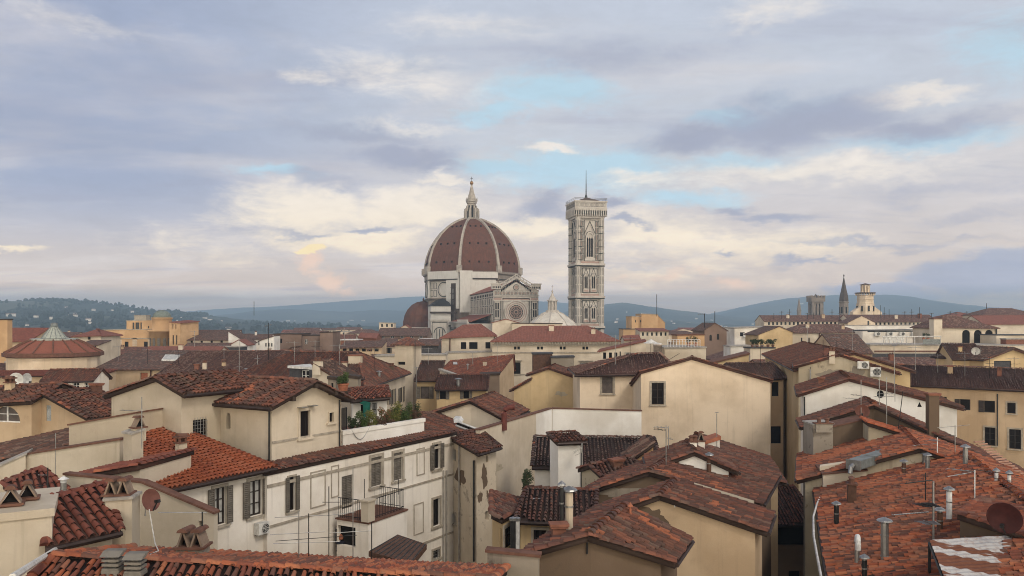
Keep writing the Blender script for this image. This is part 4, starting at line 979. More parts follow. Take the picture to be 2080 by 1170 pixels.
for fr in faces:
    for z in Z_[1:4]:
        fr.bx(m, -S - 1.1, S + 1.1, z - .5, z + .35, 0, 1.75); fr.bx(g, -S - .9, S + .9, z - 1.0, z - .5, 0, 1.5); fr.bx(pk, -W2, W2, z + .35, z + 1.2, 0, .3)
    for a, b in ((1, 2), (2, 3)):        # two storeys of paired two-light windows
        z0, z1 = Z_[a] + 1.6, Z_[b] - 1.5; H = z1 - z0
        fr.rim(g, -4.0, 4.0, z0, z1, .22, 0, .14); fr.bx(g, -.14, .14, z0 + .2, z1 - .2, 0, .14)
        for c in (-2.0, 2.0):
            lancets(fr, c, 2, .62, z0 + 1.9, z0 + H * .68); arch(m, fr, c, .95, z0 + 1.6, z0 + H * .62, .3, .0, .34, 1.35); arch(g, fr, c, 1.25, z0 + 1.6, z0 + H * .62, .14, .0, .2, 1.3)
            gable_(g, fr, c, 1.55, z0 + H * .66, z0 + H * .96, .22, 0, .2); fr.bx(m, c - 1.4, c + 1.4, z0 + .3, z0 + 1.5, 0, .5); fr.bx(pk, c - 1.1, c + 1.1, z0 + .5, z0 + 1.3, .5, .55)
            fr.rim(pk, c - 1.75, c - 1.3, z0 + .6, z0 + H * .55, .1, 0, .12); fr.rim(pk, c + 1.3, c + 1.75, z0 + .6, z0 + H * .55, .1, 0, .12)
        for sg in (-1, 1):
            for q in range(3): fr.rim(g, sg * 4.6 - .35, sg * 4.6 + .35, z0 + .2 + q * H / 3, z0 + H / 3 - .4 + q * H / 3, .12, 0, .12)
    z0, z1 = Z_[3] + 1.6, Z_[4] - 1.4; H = z1 - z0   # the tall belfry storey
    lancets(fr, 0, 3, .86, z0 + 1.6, z0 + H * .58, .3); arch(m, fr, 0, 1.85, z0 + 1.2, z0 + H * .53, .5, 0, .5, 1.35); arch(g, fr, 0, 2.35, z0 + 1.2, z0 + H * .53, .2, 0, .3, 1.32); gable_(g, fr, 0, 2.9, z0 + H * .66, z0 + H * .96, .34, 0, .25); gable_(m, fr, 0, 2.4, z0 + H * .66, z0 + H * .9, .3, 0, .3)
    fr.bx(m, -2.6, 2.6, z0 - .1, z0 + 1.1, 0, .6); fr.rim(g, -3.0, 3.0, z0 - .2, z1 + .2, .2, 0, .14)
    for sg in (-1, 1):
        for q in range(6):
            a, b = z0 + q * H / 6, z0 + (q + 1) * H / 6 - .35; fr.rim(g, sg * 4.05 - .85, sg * 4.05 - .1, a, b, .14, 0, .14); fr.rim(g, sg * 4.05 + .1, sg * 4.05 + .85, a, b, .14, 0, .14); fr.bx(pk, sg * 4.05 - .6, sg * 4.05 - .35, a + .4, b - .4, 0, .1)
    for q in range(6): fr.bx(g, -S - .4, -W2 + .1, z0 + q * H / 6, z0 + q * H / 6 + .25, 0, 1.5); fr.bx(g, W2 - .1, S + .4, z0 + q * H / 6, z0 + q * H / 6 + .25, 0, 1.5)
for z0, z1 in ((Z_[1], Z_[2]), (Z_[2], Z_[3]), (Z_[3], Z_[4])):
    for sx in (-1, 1):
        for sy in (-1, 1):
            for k in range(8):
                a = AX + k * math.pi / 4; o = Vector((math.cos(a), math.sin(a), 0)); tt = Vector((-o.y, o.x, 0)); q0 = BC + RV * (sx * S) + FV * (sy * S) + o * (1.45 * math.cos(math.pi / 8))
                n_ = max(2, round((z1 - z0) / 5))
                for q in range(n_): za = z0 + 1.6 + (z1 - z0 - 2.4) * q / n_; zb_ = za + (z1 - z0 - 2.4) / n_ - .6; g.box(q0 + UPV * ((za + zb_) / 2), o * .06, tt * .12, UPV * ((zb_ - za) / 2))
m.build('moulding', MWH, shaft); g.build('marble_inlay', MGR, shaft); pk.build('pink_panel', MPK, shaft); dk.build('window', MT('dark'), shaft)
m, dk = MB(), MB()
def sq(mb, r0, z0, r1, z1):
    vs = [BC + RV * (sx * r) + FV * (sy * r) + UPV * z for r, z in ((r0, z0), (r1, z1)) for sx, sy in ((-1, -1), (1, -1), (1, 1), (-1, 1))]
    mb.add(vs, [(i, (i + 1) % 4, 4 + (i + 1) % 4, 4 + i) for i in range(4)] + [(3, 2, 1, 0), (4, 5, 6, 7)])
zc = Z_[4]; sq(m, 7.5, zc - .6, 7.6, zc + .2); sq(m, 7.3, zc + .2, 8.4, zc + 2.6); sq(m, 8.5, zc + 2.6, 8.7, zc + 3.6); sq(m, 8.4, zc + 3.6, 8.4, zc + 6.0); sq(m, 8.75, zc + 6.0, 8.75, zc + 6.6)
for fr in faces:
    for q in range(14): x = -7.8 + q * 1.2; fr.bx(m, x - .22, x + .22, zc + .2, zc + 3.0, 1.0, 2.55); fr.bx(dk, x + .36, x + .84, zc + .9, zc + 2.5, 1.85, 2.2)
    for q in range(12): fr.rim(dk, -7.9 + q * 1.33, -7.0 + q * 1.33, zc + 4.1, zc + 5.6, .12, 2.1, 2.22)
cor = m.build('cornice', MWH, bt); dk.build('marble_inlay', MGR, cor)
m = MB(); 
for sx, sy in ((-1, -1), (1, -1), (1, 1), (-1, 1)): m.tube([BC + RV * sx * 8.5 + FV * sy * 8.5 + UPV * (zc + 6.6), BC + RV * sx * 8.5 + FV * sy * 8.5 + UPV * (zc + 7.7)], .1, 5)
for z in (zc + 7.2, zc + 7.7):
    for (a, b) in (((-1, -1), (1, -1)), ((1, -1), (1, 1)), ((1, 1), (-1, 1)), ((-1, 1), (-1, -1))): m.tube([BC + RV * a[0] * 8.5 + FV * a[1] * 8.5 + UPV * z, BC + RV * b[0] * 8.5 + FV * b[1] * 8.5 + UPV * z], .08, 4)
m.build('railing', MT('metal'), bt)
m = MB(); m.add([BC + RV * sx * 7.6 + FV * sy * 7.6 + UPV * (zc + 6.4) for sx, sy in ((-1, -1), (1, -1), (1, 1), (-1, 1))] + [BC + UPV * (zc + 9.0)], [(0, 1, 4), (1, 2, 4), (2, 3, 4), (3, 0, 4)]); m.build('roof', rooftile('old', False), bt)
m = MB(); m.lathe(BC, [(.9, zc + 8.3), (.6, zc + 9.6), (.3, zc + 10.2), (.22, zc + 14), (.10, zc + 20.6)], 8); m.build('pole', MT('metal_dark'), bt)

bt.scale = (.82, .82, 1)
# ------------------------------------------------------------------ baptistery
QC = PG(1122, 305); bp_ = thing('baptistery', (QC.x, QC.y, 0), 'white pyramid roof with a slim lantern, low between cathedral front and bell tower', 'baptistery')
m = MB(); m.lathe(QC, [(13.4, 0), (13.4, 24.5), (13.9, 25)], 8, AX + math.pi / 8); m.build('wall', MWH, bp_)
MBR = marble('baptistery_slabs', (.60, .565, .50), (.46, .42, .365), .6)
m = MB(); m.lathe(QC, [(13.9, 25.2), (13.0, 27.5), (8.0, 33.4), (4.0, 36.4), (2.0, 37.2)], 8, AX + math.pi / 8); rf_ = m.build('roof', MBR, bp_)
m = MB()
for k in range(8):
    a = AX + math.pi / 8 + k * math.pi / 4; o = Vector((math.cos(a), math.sin(a), 0)); m.tube([QC + o * r + UPV * z for r, z in ((13.9, 25.3), (13.0, 27.6), (8.0, 33.5), (4.0, 36.5), (2.0, 37.3))], .22, 5)
m.build('roof_rib', MWH, rf_)
m = MB(); m.lathe(QC, [(2.6, 36.9), (2.6, 37.7), (2.0, 37.8)], 8); 
for k in range(8): a = k * math.pi / 4; m.tube([QC + Vector((1.55 * math.cos(a), 1.55 * math.sin(a), 37.6)), QC + Vector((1.55 * math.cos(a), 1.55 * math.sin(a), 41.2))], .24, 6)
m.lathe(QC, [(1.0, 37.6), (1.0, 41.2)], 8); m.lathe(QC, [(2.0, 41.2), (2.1, 41.7), (1.5, 42.0), (.7, 43.4), (.3, 44.4), (.12, 44.6)], 8); m.lathe(QC, [(.05, 44.5), (.4, 44.9), (.4, 45.2), (.05, 45.6)], 8); m.tube([QC + UPV * 45.5, QC + UPV * 47.6], .06, 5); m.box(QC + UPV * 46.9, (.4, 0, 0), (0, .05, 0), (0, 0, .06)); m.build('lantern', MWH, bp_)

# ------------------------------------------------------------------ the towers on the right skyline
def skyline():
    def z_(v, Y): return CZ + (HV - v) / F * Y
    # square battlemented tower
    Y = 560; c = PG(1657, Y); s = Y / F; t = thing('battlemented_tower', (c.x, c.y, 0), 'square brown stone tower with battlements and open belfry arches', 'tower')
    m = MB(); hw = 11.3 * s; z1 = z_(617, Y); fr = Fr(c + Vector((0, -hw, 0)), Vector((1, 0, 0)), Vector((0, -1, 0)))
    for sx in (-1, 1):
        for sy in (-1, 1): m.box(c + Vector((sx * (hw - 1.2), sy * (hw - 1.2), z1 / 2)), (1.2, 0, 0), (0, 1.2, 0), (0, 0, z1 / 2))
    m.box(c + Vector((0, 0, z1 / 2)), (.8, 0, 0), (0, hw, 0), (0, 0, z1 / 2)); m.box(c + Vector((0, 0, z_(640, Y) / 2)), (hw, 0, 0), (0, hw, 0), (0, 0, z_(640, Y) / 2))
    m.box(c + Vector((0, 0, (z1 + z_(613, Y)) / 2)), (hw, 0, 0), (0, hw, 0), (0, 0, (z_(613, Y) - z1) / 2)); m.build('shaft', MGY, t)
    m = MB(); za, zb_ = z_(613, Y), z_(604.5, Y); m.box(c + Vector((0, 0, (za + zb_) / 2)), (hw + .9, 0, 0), (0, hw + .9, 0), (0, 0, (zb_ - za) / 2)); k = 5
    for i in range(k):
        for o in ((1, 0), (0, 1)):
            for sg in (-1, 1):
                q = (i / (k - 1) - .5) * 2 * (hw + .4); p = c + Vector((q * o[0] + sg * (hw + .5) * o[1], q * o[1] + sg * (hw + .5) * o[0], zb_ + .7)); m.box(p, (.5, 0, 0), (0, .5, 0), (0, 0, .7))
    bt_ = m.build('battlement', MGY, t); m = MB(); m.tube([c + Vector((0, 0, zb_)), c + Vector((0, 0, z_(597, Y)))], .25, 6); m.lathe(c + Vector((0, 0, zb_)), [(1.2, 0), (1.0, 1.5), (.2, 2.4)], 8); m.build('flagpole', MT('metal_dark'), t)
    # hexagonal tower with a stone spire
    Y = 540; c = PG(1714, Y); s = Y / F; t = thing('spired_tower', (c.x, c.y, 0), 'dark pointed stone spire on a narrow many-sided tower', 'tower')
    m = MB(); m.lathe(c, [(9.6 * s, 0), (9.6 * s, z_(616, Y)), (10.8 * s, z_(614.5, Y)), (10.8 * s, z_(613, Y)), (9.2 * s, z_(612.5, Y)), (9.2 * s, z_(611, Y))], 6, .2); m.build('shaft', MGY, t)
    m = MB(); m.lathe(c, [(9.8 * s, z_(611.5, Y)), (9.0 * s, z_(603, Y)), (5.6 * s, z_(588, Y)), (.4 * s, z_(562, Y))], 6, .2); 
    for k in range(6): a = .2 + (k + .5) * math.pi / 3; o = Vector((math.cos(a), math.sin(a), 0)); m.prism([c + o * (8.4 * s) + Vector((-o.y, o.x, 0)) * (3.6 * s) + UPV * z_(612, Y), c + o * (8.4 * s) - Vector((-o.y, o.x, 0)) * (3.6 * s) + UPV * z_(612, Y), c + o * (7.0 * s) + UPV * z_(596, Y)], -o * 2 * s)
    sp = m.build('spire', plain('dark_spire_stone', (.10, .078, .066), .9), t); m = MB(); m.lathe(c + UPV * z_(560, Y), [(.05, -1), (.45, -.3), (.45, .3), (.05, 1)], 6); m.tube([c + UPV * z_(563, Y), c + UPV * z_(557, Y)], .12, 5); m.build('finial', MT('metal_dark'), sp)
    m = MB()
    for k in range(6): a = .2 + (k + .5) * math.pi / 3; o = Vector((math.cos(a), math.sin(a), 0)); m.box(c + o * (8.25 * s) + UPV * z_(630, Y), o * .2, Vector((-o.y, o.x, 0)) * .5, UPV * 2.2)
    m.build('window', MT('dark'), t)
    # slim far spire
    Y = 760; c = PG(1623, Y); s = Y / F; t = thing('slim_spire', (c.x, c.y, 0), 'thin grey church spire far off, left of the battlemented tower', 'church spire')
    m = MB(); m.lathe(c, [(4.6 * s, 0), (4.6 * s, z_(630, Y)), (3.2 * s, z_(624, Y)), (3.2 * s, z_(622, Y)), (.3 * s, z_(605, Y))], 8); m.build('spire', MGY, t); m = MB(); m.lathe(c, [(4.9 * s, z_(631, Y)), (4.9 * s, z_(630, Y))], 8); m.build('string_course', MGY, t)
    # cream octagonal tower
    Y = 430; c = PG(1757.5, Y); s = Y / F; wm = WALLS['warm'](); t = thing('octagonal_tower', (c.x, c.y, 0), 'cream eight-sided tower with bracketed gallery and small roofed turret', 'tower')
    m = MB(); m.lathe(c, [(17.0 * s, 0), (17.0 * s, z_(619, Y)), (15.6 * s, z_(614, Y)), (15.4 * s, z_(601, Y)), (17.2 * s, z_(599, Y))], 8, math.pi / 8)
    for z in (616, 608): m.lathe(c, [(16.4 * s, z_(z + .6, Y)), (16.6 * s, z_(z, Y))], 8, math.pi / 8)
    sh_ = m.build('shaft', wm, t); m = MB(); m.lathe(c, [(17.6 * s, z_(596.5, Y)), (20.0 * s, z_(596, Y)), (20.0 * s, z_(594.2, Y)), (6 * s, z_(593.8, Y))], 8, math.pi / 8); m.build('gallery', plain('dark_eaves', (.12, .08, .06), .9), t)
    m = MB()
    for k in range(24): a = k * math.pi / 12; o = Vector((math.cos(a), math.sin(a), 0)); m.box(c + o * (17.3 * s) + UPV * z_(598.4, Y), o * 1.5 * s, Vector((-o.y, o.x, 0)) * .6 * s, UPV * 1.6 * s)
    m.build('bracket', wm, t)
    m = MB(); 
    for k in range(8): a = math.pi / 8 + k * math.pi / 4; m.box(c + Vector((7.2 * s * math.cos(a), 7.2 * s * math.sin(a), (z_(594, Y) + z_(580, Y)) / 2)), (1.3 * s, 0, 0), (0, 1.3 * s, 0), (0, 0, 7 * s))
    m.lathe(c, [(8.2 * s, z_(582, Y)), (8.2 * s, z_(579, Y))], 8, math.pi / 8); m.lathe(c, [(3.5 * s, z_(594, Y)), (3.5 * s, z_(580, Y))], 8)
    tu = m.build('turret', wm, t); m = MB(); m.lathe(c, [(10.6 * s, z_(579.2, Y)), (10.8 * s, z_(578.2, Y)), (.3, z_(575.5, Y))], 8, math.pi / 8); m.build('roof', rooftile('old', False), tu)
    m = MB()
    for k in range(8): a = k * math.pi / 4; o = Vector((math.cos(a), math.sin(a), 0)); m.box(c + o * (15.75 * s) + UPV * z_(627, Y), o * .5, Vector((-o.y, o.x, 0)) * 1.2 * s, UPV * 5.5 * s)
    m.build('window', MT('dark'), t)
    m = MB()
    for sg in (-1, 1): m.prism([c + Vector((sg * 13 * s, -10 * s, z_(622, Y))), c + Vector((sg * 29 * s, -10 * s, z_(634, Y))), c + Vector((sg * 29 * s, -10 * s, z_(650, Y))), c + Vector((sg * 13 * s, -10 * s, z_(650, Y)))], (0, 16 * s, 0))
    m.build('wing', wm, t)
skyline()
# ------------------------------------------------------------------ the houses
V3_ = lambda x, y, z: Vector((x, y, z))
def mk(name, label, A, B, d, kind='gp', rise=1.5, r=.5, i=None, i2=None, peak=None, bz=None, **kw): return House(name, label, **kw).rect(A, B, d, kind, rise, r, i, peak, i2, bz)
T_LB = Vector((.515, .857, 0)); N_LB = Vector((-.857, .515, 0))

# ---- the long white house on the left and its neighbours
A0, B0 = V3_(-10.95, 35.9, 27.0) + N_LB * .3, V3_(-3.2, 48.7, 27.0) + N_LB * .3
LB = mk('long_house', 'long white house with grey shutters below the planted roof terrace', A0, B0, 1.78, 'shed', -.06, wall='white', roof='mid', over=.34)
for q in ((586, 968, 599, 1037), (880, 902, 893, 952)): LB.win(*q, 'so')
for q in ((753, 928, 775, 987), (799, 919, 817, 975)): LB.win(*q, 'sc')
LB.win(694, 966, 716, 1032, 'c').win(879, 1013, 893, 1068, 's').win(879, 1117, 892, 1134, 'sg')
for q in ((630, 956, 661, 1030), (846, 910, 862, 965), (840, 1022, 860, 1085), (672, 945, 688, 1010)): LB.win(*q, 'p')
LB.pipe(899, 955, 1150, 'concrete').pipe(905, 955, 1150, 'concrete')
def strings(h):
    a, b, t, n = h.walls[0]; fr = Fr(V3_(a.x, a.y, 0), t, n); L = (V3_(b.x, b.y, 0) - V3_(a.x, a.y, 0)).length; m = MB()
    for z in (24.45, 20.9): fr.bx(m, 0, L, z, z + .11, 0, .05)
    fr.bx(m, 0, L, 26.3, 26.45, 0, .04); m.build('string_course', MT('stone'), h.root)
LB.fn.append(strings)
OR = House('orange_roof_house', 'house with a bright orange tiled roof, shuttered windows with white panes below', wall='white', roof='orange', jit=.35, over=.34)
opt = lambda a, t: V3_(-14.0, 31.3, 27.2) + N_LB * .3 + T_LB * a + N_LB * t + V3_(0, 0, .1875 * t)
OR.rf([opt(0, 0), opt(5.78, 0), opt(5.78, 6.8), opt(4.0, 6.6), opt(1.9, 3.9), opt(0, 1.1)]).fin(); OR.t = T_LB
OR.win(434, 990, 458, 1066, 'sokb').win(506, 975, 532, 1047, 'sokb').pipe(549, 968, 1105, 'copper', .06)
# gable house above it (tall), its neighbour with the barred window
GH = mk('gable_house', 'tall cream gabled house with one tall window, above the long white house', V3_(-11.8, 38.7, 29.84), V3_(-9.3, 42.9, 29.78), 6.5, 'gf', peak=V3_(-10.46, 40.9, 30.75), wall='cream', roof='mid', rake=.4)
GH.win(609, 834, 632, 888, 's', sur='cream').win(668, 838, 677, 857, 's', sur='cream').win(459.5, 839, 468, 871, 'da')
GH.pipe(549, 826, 948, 'metal_dark', .045).pipe(688, 812, 918, 'metal_dark', .045)
def gh_extra(h):
    a, b, t, n = [w for w in h.walls if w[3].dot(ray(620, 850)) < 0 and w[3].x > .3][0]; fr = Fr(V3_(a.x, a.y, 0), t, n); m = MB(); L = (b - a).length
    i = [k for k, w in enumerate(h.walls) if w[3].x > .3 and w[3].y < 0]
    a = h.A; fr = Fr(V3_(a.x, a.y, 0), h.t, h.n); fr.bx(m, 0, 4.9, 27.93, 28.03, 0, .06); m.build('string_course', MT('stone'), h.root)
    m = MB(); fr.bx(m, 1.65, 2.15, 29.52, 29.56, 0, .35); fr.bx(m, 2.35, 2.8, 29.54, 29.58, 0, .35); m.build('window_canopy', MT('metal'), h.root)
    m = MB()
    for s_, z in ((.9, 29.95), (2.45, 30.5), (3.9, 30.0)): fr.bx(m, s_, s_ + .22, z, z + .2, 0, .5)
    m.build('beam_end', MT('wood'), h.root)
GH.fn.append(gh_extra)
BW = mk('barred_window_house', 'beige gabled house with an iron-barred window, left of the tall gabled house', V3_(-21.1, 41.5, 30.06), V3_(-16.2, 38.6, 30.45), 4.6, 'gf', peak=V3_(-17.8, 39.6, 31.05), wall='beige', roof='mid')
BW.win(392, 852, 420, 894, 'gd')
AN = mk('lean_to', 'low beige annex wall with a sloping coped top, below the barred window house', P(140, 862, 38.6), P(276, 838, 37.6), 2.0, 'flat', wall='beige', flat='clay_dark')
AW = mk('courtyard_wall_house', 'beige block with a slanting coped top behind the thin antenna cable', P(52, 922, 36.4), P(243, 892, 35.2), 1.6, 'flat', wall='beige', flat='clay_dark')
AW2 = mk('slanted_parapet', 'beige parapet wall sloping down to the left picture edge', P(-60, 972, 35.4), P(52, 922, 36.2), 1.4, 'flat', wall='beige', flat='concrete')
mk('shed_roof_house', 'dark tiled lean-to under the arched window house at the left edge', P(-90, 955, 41), P(142, 905, 40), 3.0, 'shed', .75, wall='tan', roof='old')
L1 = mk('arched_window_house', 'tan house with a wide arched window at the left picture edge', P(-120, 826, 46), P(64, 815, 44.5), 4.0, 'gp', .75, wall='tan', roof='mid')
L1.win(-16, 817, 41, 858, 'aWk', pmat='roller')
L2 = mk('blue_shutter_house', 'tan gabled house with a pale blue shutter and slipped verge tiles at the left', P(64, 814, 45.5), P(176, 847, 43.5), 3.0, 'gf', peak=P(92, 801, 45), wall='tan', roof='mid')
L2.win(88, 823, 104, 855, 'c', smat='shutter_pale').chim(196, 800, .55, .5, 'flat', 'clay_dark')
# terrace over the long house
T1 = mk('terrace_parapet', 'white terrace parapet in front of the potted plants, above the long white house', V3_(-9.2, 42.95, 27.9), V3_(-5.45, 48.9, 27.85), .16, 'flat', wall='pure', flat='pure')
T1d = mk('roof_terrace', 'sunken terrace floor that carries the potted plants, behind its white parapet', V3_(-9.2, 42.95, 27.35) + N_LB * .17, V3_(-5.45, 48.9, 27.35) + N_LB * .17, 4.0, 'flat', wall='pure', flat='clay_dark')
T2 = mk('terrace_cabin', 'small white terrace cabin with a little red tiled roof and one window', P(716, 812, 52), P(786, 806, 52.5), 2.4, 'shed', .45, wall='pure', roof='red')
T2.win(755, 819, 765, 845, 'sk', sur='frame_white').win(733, 822, 742, 846, 'd')
# right end wing of the long house
E14 = House('end_wing', 'stained narrow end wing with two drainpipes, at the right end of the long white house', wall='peel', roof='mid')
e_a, e_b, e_c = V3_(-4.15, 49.6, 26.75), V3_(-2.06, 45.7, 26.35), V3_(-.95, 47.6, 26.35); e_d = V3_(-2.2, 51.5, 26.75)
E14.rf([e_a, e_b, e_c, e_d]).fin(); E14.t = Vector((.45, -.89, 0))
E14.win(913, 912, 926, 934, 'd').win(911, 1042, 925, 1060, 's').win(987, 925, 992, 939, 'd').win(986, 1038, 993, 1057, 'd').pipe(935, 905, 1140, 'concrete', .055).pipe(965, 935, 1140, 'metal_dark', .06)
E15 = mk('upper_wing', 'low tiled roof with a white skylight edge behind the end wing', P(858, 890, 50.5), P(985, 890, 55.5), 4.5, 'shed', 1.3, wall='cream', roof='mid')
F8 = mk('white_gable_house', 'small white gabled house with a curved red flue, right of the roof plants', P(857, 847, 58.5), P(1022, 851, 57), 6.5, 'gf', peak=P(956, 816, 58), wall='cream', roof='mid')
BCN, BCR = V3_(-7.0, 38.4, 24.1), V3_(-5.5, 41.15, 24.1)
CB = mk('balcony_cabin', 'small flat-roofed cabin under the railed balcony, built against the long white house', BCN, BCR, 2.0, 'flat', wall='white', flat='clay_dark')
CB.win(672, 1068, 722, 1108, 'd')
ML = House('metal_lean_to', 'low lean-to with dark corrugated metal sheets beside the balcony cabin', wall='white', roof='old'); ML.flat = 'rust'
ML.rf([P(752, 1122, 33.5), P(834, 1146, 31.5), P(864, 1108, 34.5), P(808, 1090, 36.5)]).fin()
CH2 = mk('twin_hood_chimney', 'freestanding pale chimney shaft with two tile hoods, in front of the sloping gable wall', P(214, 1014, 23.5), P(268, 1010, 23.6), .7, 'flat', wall='beige', flat='concrete'); CH2.chim(242, 1007, .72, .04, 'hood', 'beige')
# ---- foreground left
FR = House('foreground_roof', 'wide red tiled roof across the bottom left of the picture', wall='tan', roof='rust', lod='near', tile_sx=.165)
r0, r1 = P(120, 1139, 17.9), P(984, 1184, 17.6)
FR.rf([r0, r1, r1 + V3_(.3, 4.6, -1.2), r0 + V3_(-.3, 4.1, -.98)], [r0 + V3_(-.2, -7, -2.2), r1 + V3_(-.2, -7, -2.2), r1, r0]).fin(); FR.rr = .085
FR.chim(392, 1130, .72, .26, 'hood', 'lichen').chim(230, 1172, .27, .12, 'stack', 'concrete').chim(275, 1178, .27, .12, 'stack', 'concrete')
WB = House('red_tiled_annex', 'pale wall block with a steep square of dull red tiles, lower left', wall='beige', roof='brick', jit=.4, tile_sx=.27)
WB.rf([P(105, 1092, 21.8), P(228, 1066, 23.1), P(206, 995, 24.5), P(104, 1026, 23.1)]).fin(); WB.t = (P(228, 1066, 23.1) - P(105, 1092, 21.8)); WB.t.z = 0; WB.t.normalize()

W1 = mk('pale_block', 'pale plastered block with two tile-hooded chimneys at the left picture edge', P(-90, 1056, 20.6), P(106, 1036, 21.6), 3.0, 'flat', wall='beige', flat='beige')
W1.chim(22, 1032, .55, .1, 'hood', 'clay_dark'); W1.chim(56, 1020, .5, .1, 'hood', 'clay_dark'); W1.pipe(112, 1112, 1175, 'cable', .06, 10)
W2 = House('sloping_gable_wall', 'wide pale gable wall sloping to the right, behind the round red dish', wall='beige', roof='brick', jit=.4)
w_a, w_b, w_c = P(132, 962, 29.5), P(288, 978, 28.5), P(434, 1040, 27.4)
W2.rf([w_a, w_b, w_b + V3_(.05, .24, 0), w_a + V3_(.05, .24, 0)], [w_b, w_c, w_c + V3_(.05, .24, 0), w_b + V3_(.05, .24, 0)]); W2.flat = 'clay_dark'; W2.fin(); W2.t = V3_(1, 0, 0); W2.win(403, 1058, 410, 1088, 'd')
mk('red_lean_to', 'small red tiled lean-to beside the steel flue, lower left', P(62, 1022, 27.5), P(122, 996, 28.5), 1.1, 'shed', .5, wall='beige', roof='brick', jit=.4)
mk('red_strip_roof', 'short strip of red tiles rising behind the pale sloping gable wall', P(168, 968, 31.5), P(284, 976, 31), 3.4, 'sr', .55, wall='beige', roof='brick', jit=.4)
TC = mk('chimney_stair_block', 'tall square white chimney block capped with tile slabs, beside the orange roof', P(268, 880, 33.4), P(291, 872, 33.8), .7, 'flat', wall='beige', flat='concrete')
TC.chim(281, 872, .5, .06, 'hood', 'beige')
OR.chim(368, 924, .42, .55, 'slab', 'beige')
# ---- centre bottom
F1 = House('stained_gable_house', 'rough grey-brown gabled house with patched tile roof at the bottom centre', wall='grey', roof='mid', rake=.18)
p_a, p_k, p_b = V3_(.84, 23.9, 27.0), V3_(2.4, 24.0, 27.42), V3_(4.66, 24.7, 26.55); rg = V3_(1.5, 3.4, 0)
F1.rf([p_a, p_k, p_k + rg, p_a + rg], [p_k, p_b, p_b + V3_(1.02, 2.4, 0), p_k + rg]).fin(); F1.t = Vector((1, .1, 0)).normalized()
F1.chim(1135, 1098, .42, .42, 'flat', 'brick').chim(1280, 1050, .09, .28, 'pipe', 'clay').chim(1156, 1086, .26, 1.35, 'cone', 'cream').chim(1141, 1092, .13, 1.6, 'blackpipe').pipe(1192, 1094, 1124, 'metal_dark', .03)
F2 = mk('coped_wall_block', 'grey weathered block with a tile-coped sloping top, left of the grey-brown gabled house', P(990, 1118, 22.6), P(1094, 1128, 22.4), .26, 'flat', wall='lichen', flat='clay_dark')
F3 = House('tan_gable_house', 'tan gabled house with patches of bare render, below the brown roofs at the centre right', wall='tan', roof='mid')
q_a, q_k, q_b = P(1190, 1060, 30.4), P(1342, 1008, 30), P(1534, 1074, 29.6); rg3 = V3_(1.05, 2.5, 0)
F3.rf([q_a, q_k, q_k + rg3, q_a + rg3], [q_k, q_b, q_b + rg3, q_k + rg3]).fin(); F3.t = Vector((1, 0, 0)); 
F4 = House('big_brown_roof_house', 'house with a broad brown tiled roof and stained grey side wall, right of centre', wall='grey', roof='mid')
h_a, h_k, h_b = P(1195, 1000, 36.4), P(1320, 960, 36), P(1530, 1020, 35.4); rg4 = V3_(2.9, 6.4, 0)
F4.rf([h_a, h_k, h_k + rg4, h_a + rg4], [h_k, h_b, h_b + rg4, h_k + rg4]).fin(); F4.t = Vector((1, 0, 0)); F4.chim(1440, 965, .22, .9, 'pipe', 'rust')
F4b = mk('low_tiled_house', 'dark tiled house filling the corner below the large cream gable wall', P(1395, 965, 44), P(1580, 978, 43), 8.0, 'gf', peak=P(1420, 925, 44), wall='tan', roof='mid')
F4c = mk('white_dormer', 'white gabled dormer with a lean-to, below the large cream gable wall', P(1334, 947, 38.6), P(1480, 952, 38.2), 3.2, 'gf', peak=P(1410, 920, 38.5), wall='pure', roof='mid'); F4c.win(1392, 953, 1412, 962, 'd').chim(1408, 912, .35, .35, 'caps', 'white').chim(1424, 914, .35, .45, 'hood', 'white')
mk('red_slab_shelter', 'white shelter with a slanting red slab roof against the cream gable wall', P(1408, 905, 48), P(1462, 888, 48), 1.2, 'flat', wall='pure', flat='clay')
F4d = mk('yellow_dormer', 'small ochre dormer among jumbled tiles', P(1291, 928, 43), P(1327, 913, 43), 2, 'sr', .3, wall='ochre', roof='old')
F5 = mk('tiled_court_house', 'low house with regular brown tiles and twin white roof pipes, inside the white courtyard', P(1086, 945, 47.5), P(1340, 948, 47), 4.4, 'shed', 1.0, wall='pure', roof='old'); F5.win(1120, 962, 1133, 1006, 'd').chim(1314, 912, .5, .45, 'slab', 'white')
F5b = mk('jumbled_roof_house', 'low house with jumbled broken tiles, beside the ochre dormer', P(1226, 968, 41), P(1300, 952, 42), 2.2, 'gp', .35, wall='stained', roof='mid'); F5b.chim(1252, 950, .6, .35, 'flat', 'clay_dark')
WT = mk('white_stair_tower', 'narrow white stair tower with a small tiled cap in the courtyard', P(1134, 899, 45), P(1183, 897, 45.4), 1.5, 'shed', .25, wall='pure', roof='mid', rake=.14, over=.2); WT.pipe(1180, 905, 1005, 'metal_dark', .03)
F6 = mk('yellow_court_house', 'yellow house with a dark red tiled roof and a shuttered door, bottom centre', P(1057, 1052, 33), P(1200, 1058, 32.6), 3.4, 'shed', .45, wall='yellow', roof='mid'); F6.win(1084, 1076, 1110, 1112, 'sb')
F6b = House('yellow_annex', 'yellow annex with a small red tiled roof beside the stained end wing', wall='yellow', roof='mid'); F6b.rf([P(1000, 1048, 34), P(1022, 1052, 33), P(1077, 1027, 36), P(1000, 1000, 38.5)]).fin(); F6b.win(1024, 1068, 1044, 1112, 'sb')
